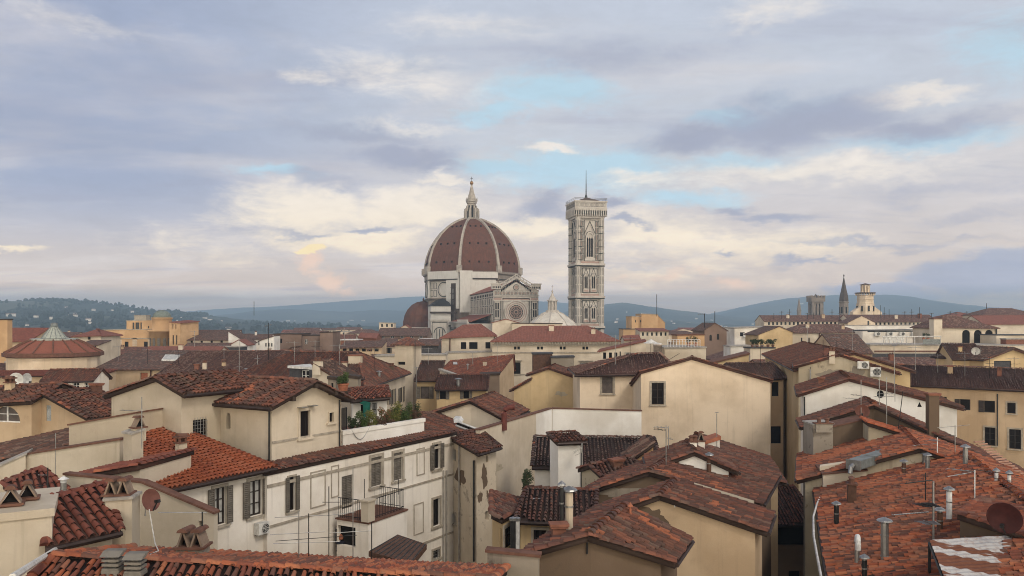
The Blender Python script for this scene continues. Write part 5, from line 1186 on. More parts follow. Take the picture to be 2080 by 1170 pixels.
# courtyard walls
cw0, cw1 = P(975, 872, 50), P(1121, 829, 63); kk = (1089 - CU) / F; sw = (kk * cw0.y - cw0.x) / ((cw1 - cw0).x - kk * (cw1 - cw0).y); cwm = cw0 + (cw1 - cw0) * sw
C1 = mk('courtyard_wall', 'cream near half of the courtyard wall with a sloping coped top', cw0, cwm, .3, 'flat', wall='cream', flat='clay_dark'); mk('far_courtyard_wall', 'white far half of the sloping courtyard wall, meeting the scalloped wall', cwm, cw1, .3, 'flat', wall='pure', flat='clay_dark')
C2 = mk('scalloped_wall', 'white-grey courtyard wall topped with scalloped tiles, below the shuttered cream house', P(1122, 829, 63.2), P(1303, 834, 62.6), .26, 'flat', wall='pure', flat='clay_dark')
# ---- big cream gable and neighbours, centre right
D10 = House('big_cream_gable', 'large blank cream gable wall with one framed window, right of centre', wall='warm', roof='mid'); d_a, d_k, d_b = P(1302, 757, 68), P(1405, 728, 68), P(1565, 774, 67.6); dv = V3_(.5, 9, -1.9)
D10.rf([d_a, d_k, d_k + dv, d_a + dv], [d_k, d_b, d_b + dv, d_k + dv]).fin(); D10.t = V3_(1, 0, 0); D10.win(1323.5, 777.5, 1348.5, 822, 'sb')
D11 = mk('brown_blind_house', 'cream house with brown roller blinds, left of the large cream gable', P(1178, 759, 76), P(1380, 757, 76), 9, 'hip', 1.6, i=6.2, i2=1.0, wall='warm', roof='dusk'); D11.win(1222, 764, 1246, 800, 'sr', fmat='stone').win(1291, 765, 1301, 800, 'sr', fmat='stone')
D13 = mk('lime_gable_house', 'yellowish gabled house with mould streaks and a thin tiled top, centre', P(1078, 760, 86), P(1184, 772, 85), 6, 'gf', peak=P(1114, 748, 86), wall='yellow', roof='mid'); D13.win(1170, 777, 1175, 782, 'd')
mk('low_lime_wing', 'low wing with a drooping tile edge, left of the yellowish gabled house', P(1044, 790, 86.5), P(1079, 778, 86), 5, 'sr', .4, wall='yellow', roof='mid')
D14 = mk('red_roof_palazzo', 'wide cream palazzo with a long red hipped roof in front of the bell tower', P(1000, 692, 150), P(1256, 691, 150), 15, 'hip', 2.7, i=5.8, i2=5.2, wall='cream', roof='far')
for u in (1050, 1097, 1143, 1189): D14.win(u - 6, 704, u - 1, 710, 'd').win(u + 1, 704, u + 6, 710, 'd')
D14.win(1043, 736, 1057, 761, 'sh').win(1179, 737, 1201, 750, 'shk').win(1213, 735, 1218, 744, 'd')
def d14x(h):
    fr = Fr(V3_(h.A.x, h.A.y, 0), h.t, h.n); L = (h.B - h.A).length; m = MB(); fr.bx(m, 0, L, 29.15, 29.4, 0, .35); fr.bx(m, 0, L, 27.75, 27.95, 0, .15); fr.bx(m, .2, L - 4, 23.6, 23.75, 0, .12)
    for k in range(44): fr.bx(m, .3 + k * .55, .55 + k * .55, 29.4, 29.75, 0, .6)
    m.build('cornice', MT('stone'), h.root)
D14.fn.append(d14x)
D15 = mk('red_hipped_house', 'cream house with a red hipped roof and dark windows, left of the wide palazzo', P(897, 684, 160), P(1004, 681, 160), 11, 'hip', 2.3, i=4.0, i2=3, wall='cream', roof='far'); D15.win(936, 695, 947, 709, 'd').win(953, 695, 970, 709, 'd').win(986, 695, 996, 708, 'd').pipe(914, 686, 716, 'copper', .12)
mk('terrace_house', 'cream terrace parapet below the red hipped house', P(905, 716, 152), P(1003, 714, 152), 4, 'flat', wall='cream')
mk('church_annex', 'pale stone annex with a slanting roof just below the rose window', P(1000, 655, 210), P(1056, 656, 210), 9, 'gf', 1.0, wall='cream', roof='far'); mk('flat_pale_annex', 'long flat pale annex below the rose window', P(1040, 656, 206), P(1142, 657, 206), 8, 'flat', wall='cream', flat='wood')
D16 = mk('yellow_white_house', 'yellow-white house with a red roof and three narrow windows, right of the wide palazzo', P(1219, 713, 118), P(1312, 713, 117), 11, 'sr', 1.5, wall='cream', roof='far', lod='far'); D16.win(1225, 716, 1231, 729, 'd').win(1237, 716, 1243, 730, 'd').win(1248, 716, 1254, 731, 'd').win(1271, 717, 1286, 728, 'sW').pipe(1260, 714, 734, 'metal_dark', .08)
D17 = mk('ochre_stepped_house', 'ochre block with stepped roofline against the blue hills', P(1283, 642, 250), P(1306, 642, 250), 12, 'flat', wall='ochre'); D17.win(1290, 650, 1292, 655, 'd').win(1300, 650, 1302, 655, 'd')
mk('ochre_high_block', 'highest part of the ochre stepped house', P(1303, 637, 249), P(1336, 638, 249), 12, 'flat', wall='ochre'); mk('ochre_slope_block', 'ochre block sloping down to the right against the hills', P(1335, 639, 251), P(1351, 655, 251), 10, 'flat', wall='ochre')
mk('ochre_low_block', 'low ochre block with a dark flat roof, left foot of the ochre stepped house', P(1266, 668, 247), P(1290, 668, 247), 10, 'flat', wall='ochre', flat='slate'); mk('attic_row', 'pale attic with several small dark windows below the ochre blocks', P(1300, 672, 215), P(1358, 672, 215), 8, 'shed', .6, wall='cream', roof='far').row(1306, 1352, 6, 675, 682, 4)
D18 = mk('railed_terrace', 'cream terrace with a white railing, behind the large cream gable', P(1350, 706, 122), P(1434, 705, 122), 9, 'flat', wall='cream'); mk('ochre_terrace_room', 'ochre rooftop room behind the white-railed terrace', P(1376, 680, 136), P(1431, 679, 136), 5, 'flat', wall='ochre', flat='clay_dark')
D19 = mk('brown_brick_gable', 'dark brick gable with two white-framed openings, against the hills', P(1431, 670, 185), P(1476, 670, 185), 12, 'gf', peak=P(1452.5, 656, 185), wall='bricky', roof='old'); D19.win(1441, 680, 1446, 692, 'a').win(1456, 678, 1461, 690, 'a')
mk('white_box', 'pale blue-white rooftop box below the brick gable', P(1484, 703, 150), P(1530, 702, 150), 5, 'flat', wall='pure')
D20 = mk('flat_roof_office', 'modern white building with a wide flat roof slab, left of the tan gable', P(1492, 666, 200), P(1590, 663, 200), 14, 'flat', wall='white'); D20.row(1508, 1545, 2, 675, 683, 10, 'd')
D21 = mk('tan_gable_wall', 'blank tan gable wall near the row of small windows', P(1541, 679, 176), P(1610, 674, 176), 10, 'gf', peak=P(1583, 662.5, 176), wall='yellow', roof='old')
mk('hedge_terrace', 'cream terrace front with dark hedge on top', P(1524, 706, 140), P(1574, 706, 140), 4, 'flat', wall='cream', flat='slate')
mk('roof_wedge_house', 'yellow wall under a wedge of red tiles, behind the large cream gable', P(1440, 738, 100), P(1521, 718, 99), 6, 'flat', wall='yellow', flat='clay_dark').t
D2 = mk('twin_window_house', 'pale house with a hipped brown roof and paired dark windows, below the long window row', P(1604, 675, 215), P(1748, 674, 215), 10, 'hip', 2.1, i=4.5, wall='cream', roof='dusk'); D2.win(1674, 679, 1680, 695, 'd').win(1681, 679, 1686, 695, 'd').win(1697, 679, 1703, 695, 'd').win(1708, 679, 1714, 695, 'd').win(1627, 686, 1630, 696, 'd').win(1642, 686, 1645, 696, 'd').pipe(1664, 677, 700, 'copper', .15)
D1 = mk('window_row_house', 'long low building with a row of small square windows, below the towers', P(1552, 652, 330), P(1730, 652, 330), 12, 'gp', 2.4, wall='cream', roof='dusk'); D1.row(1562, 1722, 20, 654, 660, 4.2)
D1b = mk('long_roof_house', 'long brown roofed row continuing to the right of the towers', P(1728, 653, 322), P(1905, 653, 322), 14, 'gp', 2.8, wall='cream', roof='dusk'); D1b.row(1780, 1890, 14, 655, 661, 4.2)
D1c = mk('yellow_gable_attic', 'small yellow gable between the two long window rows', P(1722, 655, 300), P(1778, 655, 300), 8, 'gf', 2.6, wall='warm', roof='dusk'); D1c.win(1762, 652, 1766, 660, 'd')
mk('white_slab_block', 'long white slab edge below the window rows', P(1690, 661, 262), P(1872, 660, 262), 8, 'flat', wall='pure')
D3b = mk('glazed_office', 'low modern block with dark glazing and air conditioners on its wall', P(1752, 671, 210), P(1876, 670, 210), 9, 'flat', wall='white', flat='slate'); D3b.win(1748 + 14, 665 + 7.5, 1866, 674.5, 'd')
D3 = mk('terrace_building', 'long cream terrace building with white drapes along its railing', P(1768, 700, 165), P(2100, 701, 165), 12, 'flat', wall='cream')
def d3x(h):
    fr = Fr(V3_(h.A.x, h.A.y, 0), h.t, h.n); m = MB(); fr.bx(m, .8, 15, 27.3, 27.6, 0, .12); m.build('string_course', MT('clay_dark'), h.root); m = MB(); L = (h.B - h.A).length; fr.bx(m, -.5, L, 25.6, 27.0, 0, 1.3); m.build('lower_eave', MT('slate'), h.root)
D3.fn.append(d3x)
mk('brown_hip_house', 'plain brown hipped roof left of the cream terrace building', P(1700, 716, 150), P(1772, 716, 150), 14, 'gp', 3.4, wall='tan', roof='old')
D4 = mk('arcaded_house', 'cream house with three open arches under a brown hipped roof', P(1908, 664, 180), P(2026, 665, 180), 12, 'hip', 2.7, i=4, i2=6.5, wall='cream', roof='dusk')
for u in (1954.5, 1978.5, 2001): D4.win(u, 670, u + 16, 699, 'ad')
D4.pipe(2023, 667, 703, 'metal_dark', .15)
mk('square_tower_stub', 'plain square cream chimney tower beside the three arches', P(1897, 647, 176), P(1914, 647, 176), 2, 'flat', wall='cream', flat='clay_dark')
D5 = mk('far_red_house', 'pale house with a red hipped roof at the right edge of the skyline', P(1998, 639, 300), P(2110, 639, 300), 14, 'hip', 2.5, i=6, wall='cream', roof='dusk'); D5.win(2036, 642, 2041, 647, 'd')
mk('far_red_roof_low', 'low red roof in front of the right skyline house', P(1998, 658, 262), P(2120, 657, 262), 14, 'gp', 2.8, wall='cream', roof='far'); mk('brown_far_roof', 'brown hipped roof left of the right skyline house', P(1930, 645, 330), P(2005, 645, 330), 16, 'hip', 2.4, i=8, wall='tan', roof='far')
mk('right_low_block', 'low cream block with dark awnings right of the three arches', P(2024, 680, 172), P(2110, 680, 172), 6, 'flat', wall='cream', flat='slate'); mk('right_red_screen', 'dull red wall at the right picture edge below the awnings', P(2044, 688, 168), P(2110, 688, 168), 2, 'flat', wall='brick')
D6a = mk('lichen_roof_house', 'yellow house with a lichen-covered roof, left part of the pair at the right', P(1935, 728, 113), P(1999, 729, 112), 8, 'gp', 1.9, r=.6, wall='yellow', roof='old')
D6 = mk('striped_gable_house', 'yellow gabled house with a dark garage-like opening and striped screens', P(1998, 730, 110), P(2110, 728, 112), 9, 'gf', peak=P(2055, 708, 111), wall='yellow', roof='old', rake=.5); D6.win(2019, 733, 2055, 756, 'r', pmat='slate')
D7 = mk('long_brown_roof_house', 'long tan house with a weathered brown roof and dark shutters, right edge', P(1815, 780, 84), P(2140, 795, 77), 9.5, 'gp', 1.55, r=.9, wall='tan', roof='dusk')
D7.win(1950, 811, 1971, 833, 'oL', smat='shutter_dark').win(1999, 814, 2021, 838, 'oL', smat='shutter_dark').win(2046, 818, 2063, 840, 's').win(1908, 806, 1923, 815, 'd').win(2000, 868, 2022, 905, 'sbL', smat='shutter_dark').win(2050, 872, 2074, 912, 'sb', smat='shutter_dark').pipe(2026, 800, 905, 'metal_dark', .06)
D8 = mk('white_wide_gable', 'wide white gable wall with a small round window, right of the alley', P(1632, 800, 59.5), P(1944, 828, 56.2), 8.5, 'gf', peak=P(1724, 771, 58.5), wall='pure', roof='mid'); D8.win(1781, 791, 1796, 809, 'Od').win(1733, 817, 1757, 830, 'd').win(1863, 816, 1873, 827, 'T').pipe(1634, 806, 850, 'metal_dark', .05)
D9 = mk('stained_wide_gable', 'grey mould-stained gable wall with two air conditioners, behind the wide white gable', P(1622, 744, 76), P(1818, 757, 73.2), 9, 'gf', peak=P(1705, 721, 74.8), wall='stained', roof='mid'); D9.win(1727, 753, 1744, 771, 'Od').pipe(1646, 716 + 34, 790, 'metal_white', .06)
AL = mk('alley_end_house', 'shaded brown house with dark windows at the far side of the alley', P(1500, 769, 86), P(1594, 767, 86), 9, 'gp', 1.3, wall='tan', roof='old'); AL.win(1568, 776, 1582, 805, 'd').win(1566, 866, 1587, 901, 'd').pipe(1598 - 6, 772, 1020, 'metal_dark', .06)
AR = House('alley_side_house', 'tall narrow yellow house lining the right side of the alley', wall='yellow', roof='mid'); AR.rect(V3_(36, 112, 29.2), V3_(27.8, 76.5, 29.2), 10, 'gp', 1.6)
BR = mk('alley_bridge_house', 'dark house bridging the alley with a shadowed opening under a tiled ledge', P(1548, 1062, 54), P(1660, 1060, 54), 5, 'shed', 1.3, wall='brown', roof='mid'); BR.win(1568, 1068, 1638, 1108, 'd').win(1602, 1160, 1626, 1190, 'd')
# houses along the alley, right side
ad = Vector((.33, .944, 0))
G3 = House('long_rake_house', 'tiled house with a stained front and long right slope, before the wide white gable', wall='grey', roof='mid'); G3.rf([P(1640, 866, 52), P(1776, 824, 51), P(1776, 824, 51) + V3_(1.2, 4, 0), P(1640, 866, 52) + V3_(1.2, 4, 0)], [P(1776, 824, 51), P(2090, 975, 45), P(2090, 975, 45) + V3_(2.2, 5.4, 0), P(1776, 824, 51) + V3_(1.2, 4, 0)]).fin(); G3.t = Vector((1, 0, 0)); G3.chim(1894, 905, .62, 3.1, 'flat', 'grey')
G4 = mk('pillar_block', 'blotchy grey render block with three cowls on top, beside the alley', P(1652, 862, 48), P(1692, 860, 48), 1.6, 'flat', wall='lichen', flat='concrete'); G4.chim(1672, 861, 1.0, .02, 'caps', 'lichen', .4)
G5 = mk('stained_parapet', 'stained brown parapet between the blotchy block and the grey gable', P(1692, 866, 48.4), P(1766, 850, 48.6), 1.4, 'flat', wall='grey', flat='clay_dark')
G6 = mk('grey_low_gable', 'low smooth grey gable under a red coping, in the jumble of roofs at the right', P(1764, 870, 46.6), P(1850, 888, 46), 2, 'sl', .25, wall='stained', roof='orange')
G2 = House('mossy_roof_house', 'house with orange and mossy tiles beside the alley, above the big red roof', wall='stained', roof='rust'); G2.rect(V3_(18.6, 50.0, 25.45), V3_(15.75, 42.3, 25.45), 11, 'gp', 1.9).chim(1880, 960, .32, .9, 'cone')
G1 = House('big_red_roof_house', 'house with the large sagging red tiled roof crowded with flues, bottom right', wall='tan', roof='rust', jit=1.6, over=.5); G1.rect(V3_(16.6, 41.8, 25.0), V3_(8.6, 18.9, 25.0), 13, 'gp', 2.2)  # wall tan instead of cream: alley shade put into its colour
for q in ((1699, 1072, .2, .95, 'blackpipe'), (1797, 1140, .26, 1.35, 'cone'), (1928, 1060, .2, 1.15, 'cone', 'metal_white'), (1741, 1150, .17, .9, 'elbow'), (1909, 1085, .2, .8, 'pipe', 'rust'), (1756, 1180, .17, .7, 'blackpipe')): G1.chim(*q)
G1.chim(1730, 1022, .55, .9, 'caps', 'rust').chim(1884, 957, .2, .7, 'cone').chim(1961, 950, .22, .9, 'cone').chim(2024, 985, .14, .5, 'pipe', 'metal_white').chim(2050, 990, .14, .5, 'pipe', 'metal_white').chim(1836, 965, .2, .6, 'pipe', 'rust')
G7 = mk('cream_dormer', 'cream dormer wall with a dark red flat cover, left edge of the big red roof', P(1672, 962, 41.5), P(1760, 955, 41), 2.6, 'flat', wall='cream', flat='clay_dark')
G8 = House('arched_dormer', 'tiled dormer with a stained side and a dark red round hatch, right edge', wall='grey', roof='red'); G8.rf([P(1950, 1046, 27.4), P(2085, 1092, 25.4), P(2140, 1060, 27.5), P(1995, 1020, 29.8)]).fin(); G8.t = Vector((1, 0, 0))
# ---- left middle distance
E2 = thing('round_hall', P(110, 650, 130) * 1 - V3_(0, 0, 34), 'round hall with a shallow ribbed red roof and pointed glass skylight', 'rotunda')
ec = P(110, 650, 130); ec.z = 0; zz = lambda v: CZ + (HV - v) / F * 123.5
m = MB(); m.lathe(ec, [(6.75, 0), (6.75, zz(726)), (7.0, zz(725)), (7.0, zz(722))], 16, .1); m.build('wall', WALLS['warm'](), E2)
m = MB(); m.lathe(ec, [(7.2, zz(723)), (7.1, zz(719)), (6.2, zz(713)), (4.9, zz(702)), (3.3, zz(692))], 16, .1); rr_ = m.build('roof', rooftile('brick', False), E2)
m = MB(); m.lathe(ec, [(6.9, zz(728)), (7.35, zz(726)), (7.35, zz(718.5)), (7.0, zz(718))], 16, .1); m.build('eaves', MT('clay_dark'), rr_)
m = MB()
for k in range(16): a = .1 + k * math.pi / 8; m.tube([ec + V3_(r * math.cos(a), r * math.sin(a), z + .08) for r, z in ((7.1, zz(719)), (6.2, zz(713)), (4.9, zz(702)), (3.3, zz(692)))], .13, 5)
m.build('roof_rib', MT('clay_dark'), rr_)
m = MB(); m.lathe(ec, [(3.5, zz(693)), (3.5, zz(689.5)), (1.9, zz(689.5))], 16); m.lathe(ec, [(1.9, zz(689)), (.45, zz(664))], 14); sk_ = m.build('skylight', plain('pale_skylight_glass', (.40, .42, .37), .4), E2); m = MB(); m.lathe(ec, [(.45, zz(664)), (.55, zz(662.5)), (.5, zz(657)), (.2, zz(655.5))], 10)
for k in range(14): a = k * math.pi / 7; m.tube([ec + V3_(1.95 * math.cos(a), 1.95 * math.sin(a), zz(689)), ec + V3_(.48 * math.cos(a), .48 * math.sin(a), zz(664))], .05, 4)
m.build('skylight_rib', MT('lead'), sk_)
mk('ring_roof_house', 'low building wrapped round the foot of the round hall, thin red eave', P(-60, 765, 118), P(208, 761, 118), 4, 'shed', .45, wall='tan', roof='brick')
E3 = mk('flat_brown_roof', 'plain long brown roof between the round hall and the white skylight', P(192, 749, 128), P(338, 749, 126), 10, 'gp', 2.6, r=.95, wall='tan', roof='old'); E3.win(285, 757, 300, 772, 'r', pmat='clay').pipe(307, 752, 780, 'copper', .1)
E3b = mk('antenna_roof_house', 'broad dark brown roof carrying many aerials, left of centre', P(300, 777, 100), P(606, 775, 100), 15, 'gp', 3.3, r=.9, wall='tan', roof='dusk')
E3b.chim(400, 752, .6, .7, 'flat', 'brick').chim(416, 752, .5, 1.0, 'caps', 'cream').chim(500, 765, .3, .9, 'cone').chim(570, 760, .4, .8, 'flat', 'cream').chim(455, 745, .5, .6, 'slab', 'tan')
SH = mk('gabled_conservatory', 'little gabled house with white glazed side, in front of the round hall', P(88, 772, 92), P(190, 770, 92), 3.5, 'gp', 1.0, wall='white', roof='mid'); SH.row(108, 178, 4, 777, 790, 13, 'W')
E1 = mk('ochre_villa', 'ochre villa with banded pilasters and stepped roofs on the left', P(198, 688, 230), P(312, 687, 230), 14, 'flat', wall='ochre', flat='stone')
for u in (228, 257, 296): E1.win(u - 4, 694, u + 4, 716, 'd')
def e1x(h):
    fr = Fr(V3_(h.A.x, h.A.y, 0), h.t, h.n); m = MB()
    for u in (212, 243, 274, 305):
        s_ = (u - 198) / F * 230
        for k in range(7): fr.bx(m, s_ - .65, s_ + .65, 24.6 + k * .62, 25.0 + k * .62, 0, .12)
    m.build('banded_pilaster', WALLS['cream'](), h.root)
E1.fn.append(e1x)
E1b = mk('ochre_upper_storey', 'upper storey of the ochre villa with a columned loggia', P(206, 670, 233), P(318, 668, 233), 10, 'flat', wall='ochre', flat='stone'); E1b.win(228, 680, 232, 684, 'd')
E1c = mk('ochre_loggia', 'ochre rooftop loggia with two dark openings and a pale flat top', P(257, 651, 236), P(322, 649, 236), 8, 'flat', wall='ochre', flat='stone'); E1c.win(269, 655, 273, 670, 'd').win(275, 655, 283, 670, 'd').win(285, 655, 288, 670, 'd').win(300, 662, 303, 667, 'd'); mk('roof_box', 'small grey box on top of the ochre loggia', P(273, 640, 238), P(296, 640, 238), 3, 'flat', wall='stone')
E1d = thing('ochre_rotunda', P(329, 650, 232) - V3_(0, 0, 34), 'rounded ochre corner tower with a green copper dome', 'tower'); oc2 = P(329, 650, 232); oc2.z = 0; z2 = lambda v: CZ + (HV - v) / F * 227
m = MB(); m.lathe(oc2, [(3.4, 0), (3.4, z2(675)), (4.0, z2(674)), (4.0, z2(671)), (2.7, z2(671)), (2.7, z2(648)), (3.0, z2(647)), (3.0, z2(645))], 18); m.build('wall', WALLS['ochre'](), E1d, True)
m = MB(); m.lathe(oc2, [(2.6, z2(645)), (2.5, z2(641)), (2.2, z2(636.5)), (1.5, z2(632)), (.7, z2(630)), (.05, z2(629))], 18); m.build('dome', MT('verdigris'), E1d, True)
m = MB(); [m.box(oc2 + V3_(3.42 * math.cos(a), 3.42 * math.sin(a), z2(698)), V3_(math.cos(a), math.sin(a), 0) * .06, V3_(-math.sin(a), math.cos(a), 0) * .4, V3_(0, 0, 1.5)) for a in [R(q) for q in (-130, -105, -80, -55, -30)]]; m.build('window', MT('shutter'), E1d)
E1e = mk('ochre_wing', 'narrow ochre wing with tall windows right of the green copper dome', P(344, 654, 226), P(366, 656, 225), 8, 'shed', .5, wall='ochre', roof='far'); E1e.win(350, 658, 352, 668, 'd').win(356, 658, 358, 668, 'd').win(350, 681, 353, 700, 'd').win(357, 681, 360, 700, 'd')
E4 = mk('small_window_house', 'cream house with five small square windows under a long brown roof, left', P(364, 690, 228), P(466, 690, 228), 11, 'gp', 2.7, r=.9, wall='cream', roof='old'); E4.row(369, 450, 5, 692, 696, 5)
mk('white_gable_end', 'small white gable at the right end of the five-window house', P(464, 680, 224), P(502, 696, 224), 8, 'sl', 1.0, wall='pure', roof='old'); mk('low_brown_roof', 'low brown roof in front of the five-window house', P(364, 714, 196), P(460, 714, 196), 11, 'gp', 2.0, wall='tan', roof='old'); mk('sign_shed', 'small dark shed with a thin pale eave, right of the low brown roof', P(448, 704, 180), P(490, 704, 180), 4, 'flat', wall='slate')
E5 = mk('brown_brick_block', 'bare brown brick block with one dark window, left of centre skyline', P(556, 678, 205), P(612, 678, 205), 9, 'flat', wall='bricky', flat='wood'); E5.win(563, 688, 573, 697, 'd')
mk('brown_brick_middle', 'middle part of the bare brick block with a small white-framed window', P(609, 681, 206), P(652, 681, 206), 9, 'flat', wall='bricky', flat='wood').win(619, 689, 625, 699, 'W'); mk('brown_brick_high', 'taller right part of the bare brick block', P(650, 675, 203), P(676, 674, 203), 9, 'flat', wall='bricky', flat='wood')
mk('white_peak_house', 'pale rendered triangular gable, left of the large brown hipped roof', P(552, 735, 118), P(612, 731, 118), 5, 'gf', peak=P(592, 708, 118), wall='pure', roof='old'); mk('white_porch_house', 'little white house with a columned porch, left of the brick block', P(527, 692, 195), P(557, 686, 195), 5, 'sr', .5, wall='pure', roof='old').row(540, 552, 3, 697, 704, 3)
mk('white_roof_hut', 'low white hut with an open front at the far left of the brick block', P(470, 698, 190), P(500, 699, 190), 5, 'gf', 1.0, wall='pure', roof='far'); mk('terrace_hut', 'small cream terrace wall left of the pale triangular gable', P(512, 728, 128), P(556, 728, 128), 3, 'flat', wall='cream')
E6 = mk('big_hipped_house', 'large red-brown hipped roof over a cream wall with shutters, left of the little tower', V3_(-29.5, 79, 27.6), V3_(-14.6, 78, 27.6), 20, 'hip', 2.7, i=4, i2=3.4, wall='cream', roof='mid', tile_sx=.28, lod='mid')
E6.win(782, 793, 789, 824, 'o').win(812, 787, 818, 818, 'o').win(796, 791, 801, 822, 'o').chim(722, 738, 1.3, .8, 'flat', 'cream').chim(796, 752, .5, .5, 'caps', 'grey').chim(645, 770, .9, 1.8, 'caps', 'cream')
mk('glass_veranda', 'glazed roof veranda with white posts and a sloping white roof edge', P(588, 744, 72), P(634, 747, 71), 4, 'flat', wall='slate', flat='frame_white').win(612, 752, 628, 774, 'W'); mk('chimney_wing', 'small cream wall with a sloping tile edge and chimney, beside the glazed veranda', P(634, 744, 68), P(690, 770, 67), 3, 'sl', .3, wall='cream', roof='old').chim(646, 750, .7, .7, 'caps', 'cream'); mk('weathered_stub', 'peeling grey chimney stub in front of the large hipped roof', P(666, 766, 62), P(682, 768, 62), 1, 'flat', wall='lichen', flat='wood').win(673, 778, 677, 790, 'd'); mk('weathered_stub_pair', 'grey streaked chimney block beside the big potted shrub', P(706, 763, 61), P(727, 766, 61), 1.2, 'flat', wall='lichen', flat='wood'); mk('shed_under_shrub', 'low wall carrying the big potted shrub', P(680, 796, 58), P(724, 798, 57.5), 2.5, 'flat', wall='lichen', flat='wood')
E7 = mk('little_tower', 'little square cream tower with a tiled cap and tall arched opening', V3_(-16.1, 108, 30.85), V3_(-13.5, 107.2, 30.85), 2.9, 'hip', .75, wall='cream', roof='mid', over=.4, lod='far'); E7.win(808, 735, 823, 741, 'd').win(836, 701, 840, 727, 'da')
E8a = mk('shuttered_house', 'yellowish house with wide shutters under a dark tiled roof, right of the little tower', P(845, 772, 98), P(890, 772, 98), 8, 'shed', 1.9, wall='yellow', roof='old'); E8a.win(855, 785, 872, 810, 'or', pmat='roller')
E8b = mk('low_shuttered_house', 'low yellowish house with two shuttered windows under red-brown tiles', P(887, 790, 93), P(988, 790, 93), 5, 'shed', 1.25, wall='yellow', roof='mid'); E8b.win(893, 792.5, 906, 811, 'o').win(941, 792.5, 953, 810, 'o').chim(931, 785, .45, .8, 'cone')
E8c = mk('wide_red_roof', 'wide red roof with two skylights, below the cream terrace parapet', P(880, 770, 106), P(1014, 757, 104), 9, 'gp', 1.9, r=.92, wall='tan', roof='red', lod='mid'); mk('brown_panel_house', 'brown panelled wall under the end of the wide red roof', P(976, 760, 101), P(1014, 759, 101), 3, 'flat', wall='brown', flat='wood'); mk('white_stair_slope', 'white sloping parapet crossing the red roofs', P(893, 750, 100), P(970, 777, 96), .4, 'flat', wall='cream', flat='concrete')
mk('wooden_screen_roof', 'grey wooden screens on a flat roof in front of the wide palazzo', P(1082, 718, 120), P(1122, 717, 120), 3, 'flat', wall='rust', flat='slate'); mk('wooden_screen_low', 'lower grey wooden screens beside the chimney mast', P(1120, 725, 118), P(1166, 724, 118), 3, 'flat', wall='lichen', flat='slate')
E9b = mk('brick_eave_house', 'old brick palazzo with a dark eave and a cluttered roof terrace, left of the cathedral', P(766, 681, 270), P(868, 681, 270), 14, 'gp', 2.4, wall='bricky', roof='old'); E9b.row(778, 855, 5, 682.5, 687, 7, 'W')
mk('cluttered_terrace', 'cream roof rooms on top of the old brick palazzo', P(770, 655, 282), P(800, 656, 282), 5, 'flat', wall='cream').row(776, 796, 3, 658, 664, 4); mk('cluttered_gable', 'small cream gable on the old brick palazzo', P(808, 668, 278), P(838, 670, 278), 6, 'gf', 1.6, wall='cream', roof='far').win(820, 668, 826, 672, 'd')
mk('red_wall_house', 'low red wall with a pale flat roof, below the hills left of the cathedral', P(692, 690, 190), P(727, 690, 190), 6, 'flat', wall='brick', flat='frame_white'); mk('red_block_house', 'two dull red blocks right of the pale flat roof', P(728, 684, 205), P(764, 686, 205), 8, 'gp', 1.0, wall='brick', roof='far'); mk('attic_strip', 'dark attic strip with a row of openings behind the large hipped roof', P(690, 706, 150), P(775, 704, 150), 6, 'shed', 1.0, wall='tan', roof='old').row(700, 765, 6, 708, 714, 8); mk('railed_terrace_strip', 'cream railed terrace to the left of the little tower', P(762, 722, 125), P(804, 722, 125), 3, 'flat', wall='cream'); mk('railed_terrace_right', 'cream railed terrace to the right of the little tower', P(846, 720, 132), P(905, 720, 132), 4, 'flat', wall='cream'); mk('dark_roof_strip', 'dark flat roof strip right of the little tower', P(846, 700, 150), P(890, 700, 150), 6, 'shed', .9, wall='slate', roof='old'); mk('white_flat_roof', 'bright white flat roof left of the red hipped house', P(850, 689, 200), P(876, 688, 200), 5, 'flat', wall='cream', flat='frame_white')
mk('edge_ochre_house', 'ochre house cut by the left picture edge', P(-40, 649, 150), P(15, 648, 150), 1.5, 'flat', wall='ochre', flat='wood'); mk('edge_red_roof', 'long red roof behind the round hall at the left edge', P(-60, 692, 165), P(60, 692, 165), 14, 'gp', 2.6, wall='tan', roof='brick'); mk('hall_back_house', 'small pale house with a red roof right behind the round hall', P(150, 682, 180), P(205, 681, 180), 9, 'hip', 1.5, i=3.5, wall='cream', roof='far').win(178, 684, 184, 690, 'd'); mk('hall_side_house', 'cream wall with one dark window right of the round hall', P(160, 700, 165), P(200, 700, 165), 5, 'shed', .8, wall='cream', roof='old').win(190, 703, 195, 711, 'd')
mk('wall_stub', 'small ochre stair hood right of the low brick roofs', P(1268, 690, 170), P(1300, 688, 170), 5, 'gp', .8, wall='cream', roof='far')

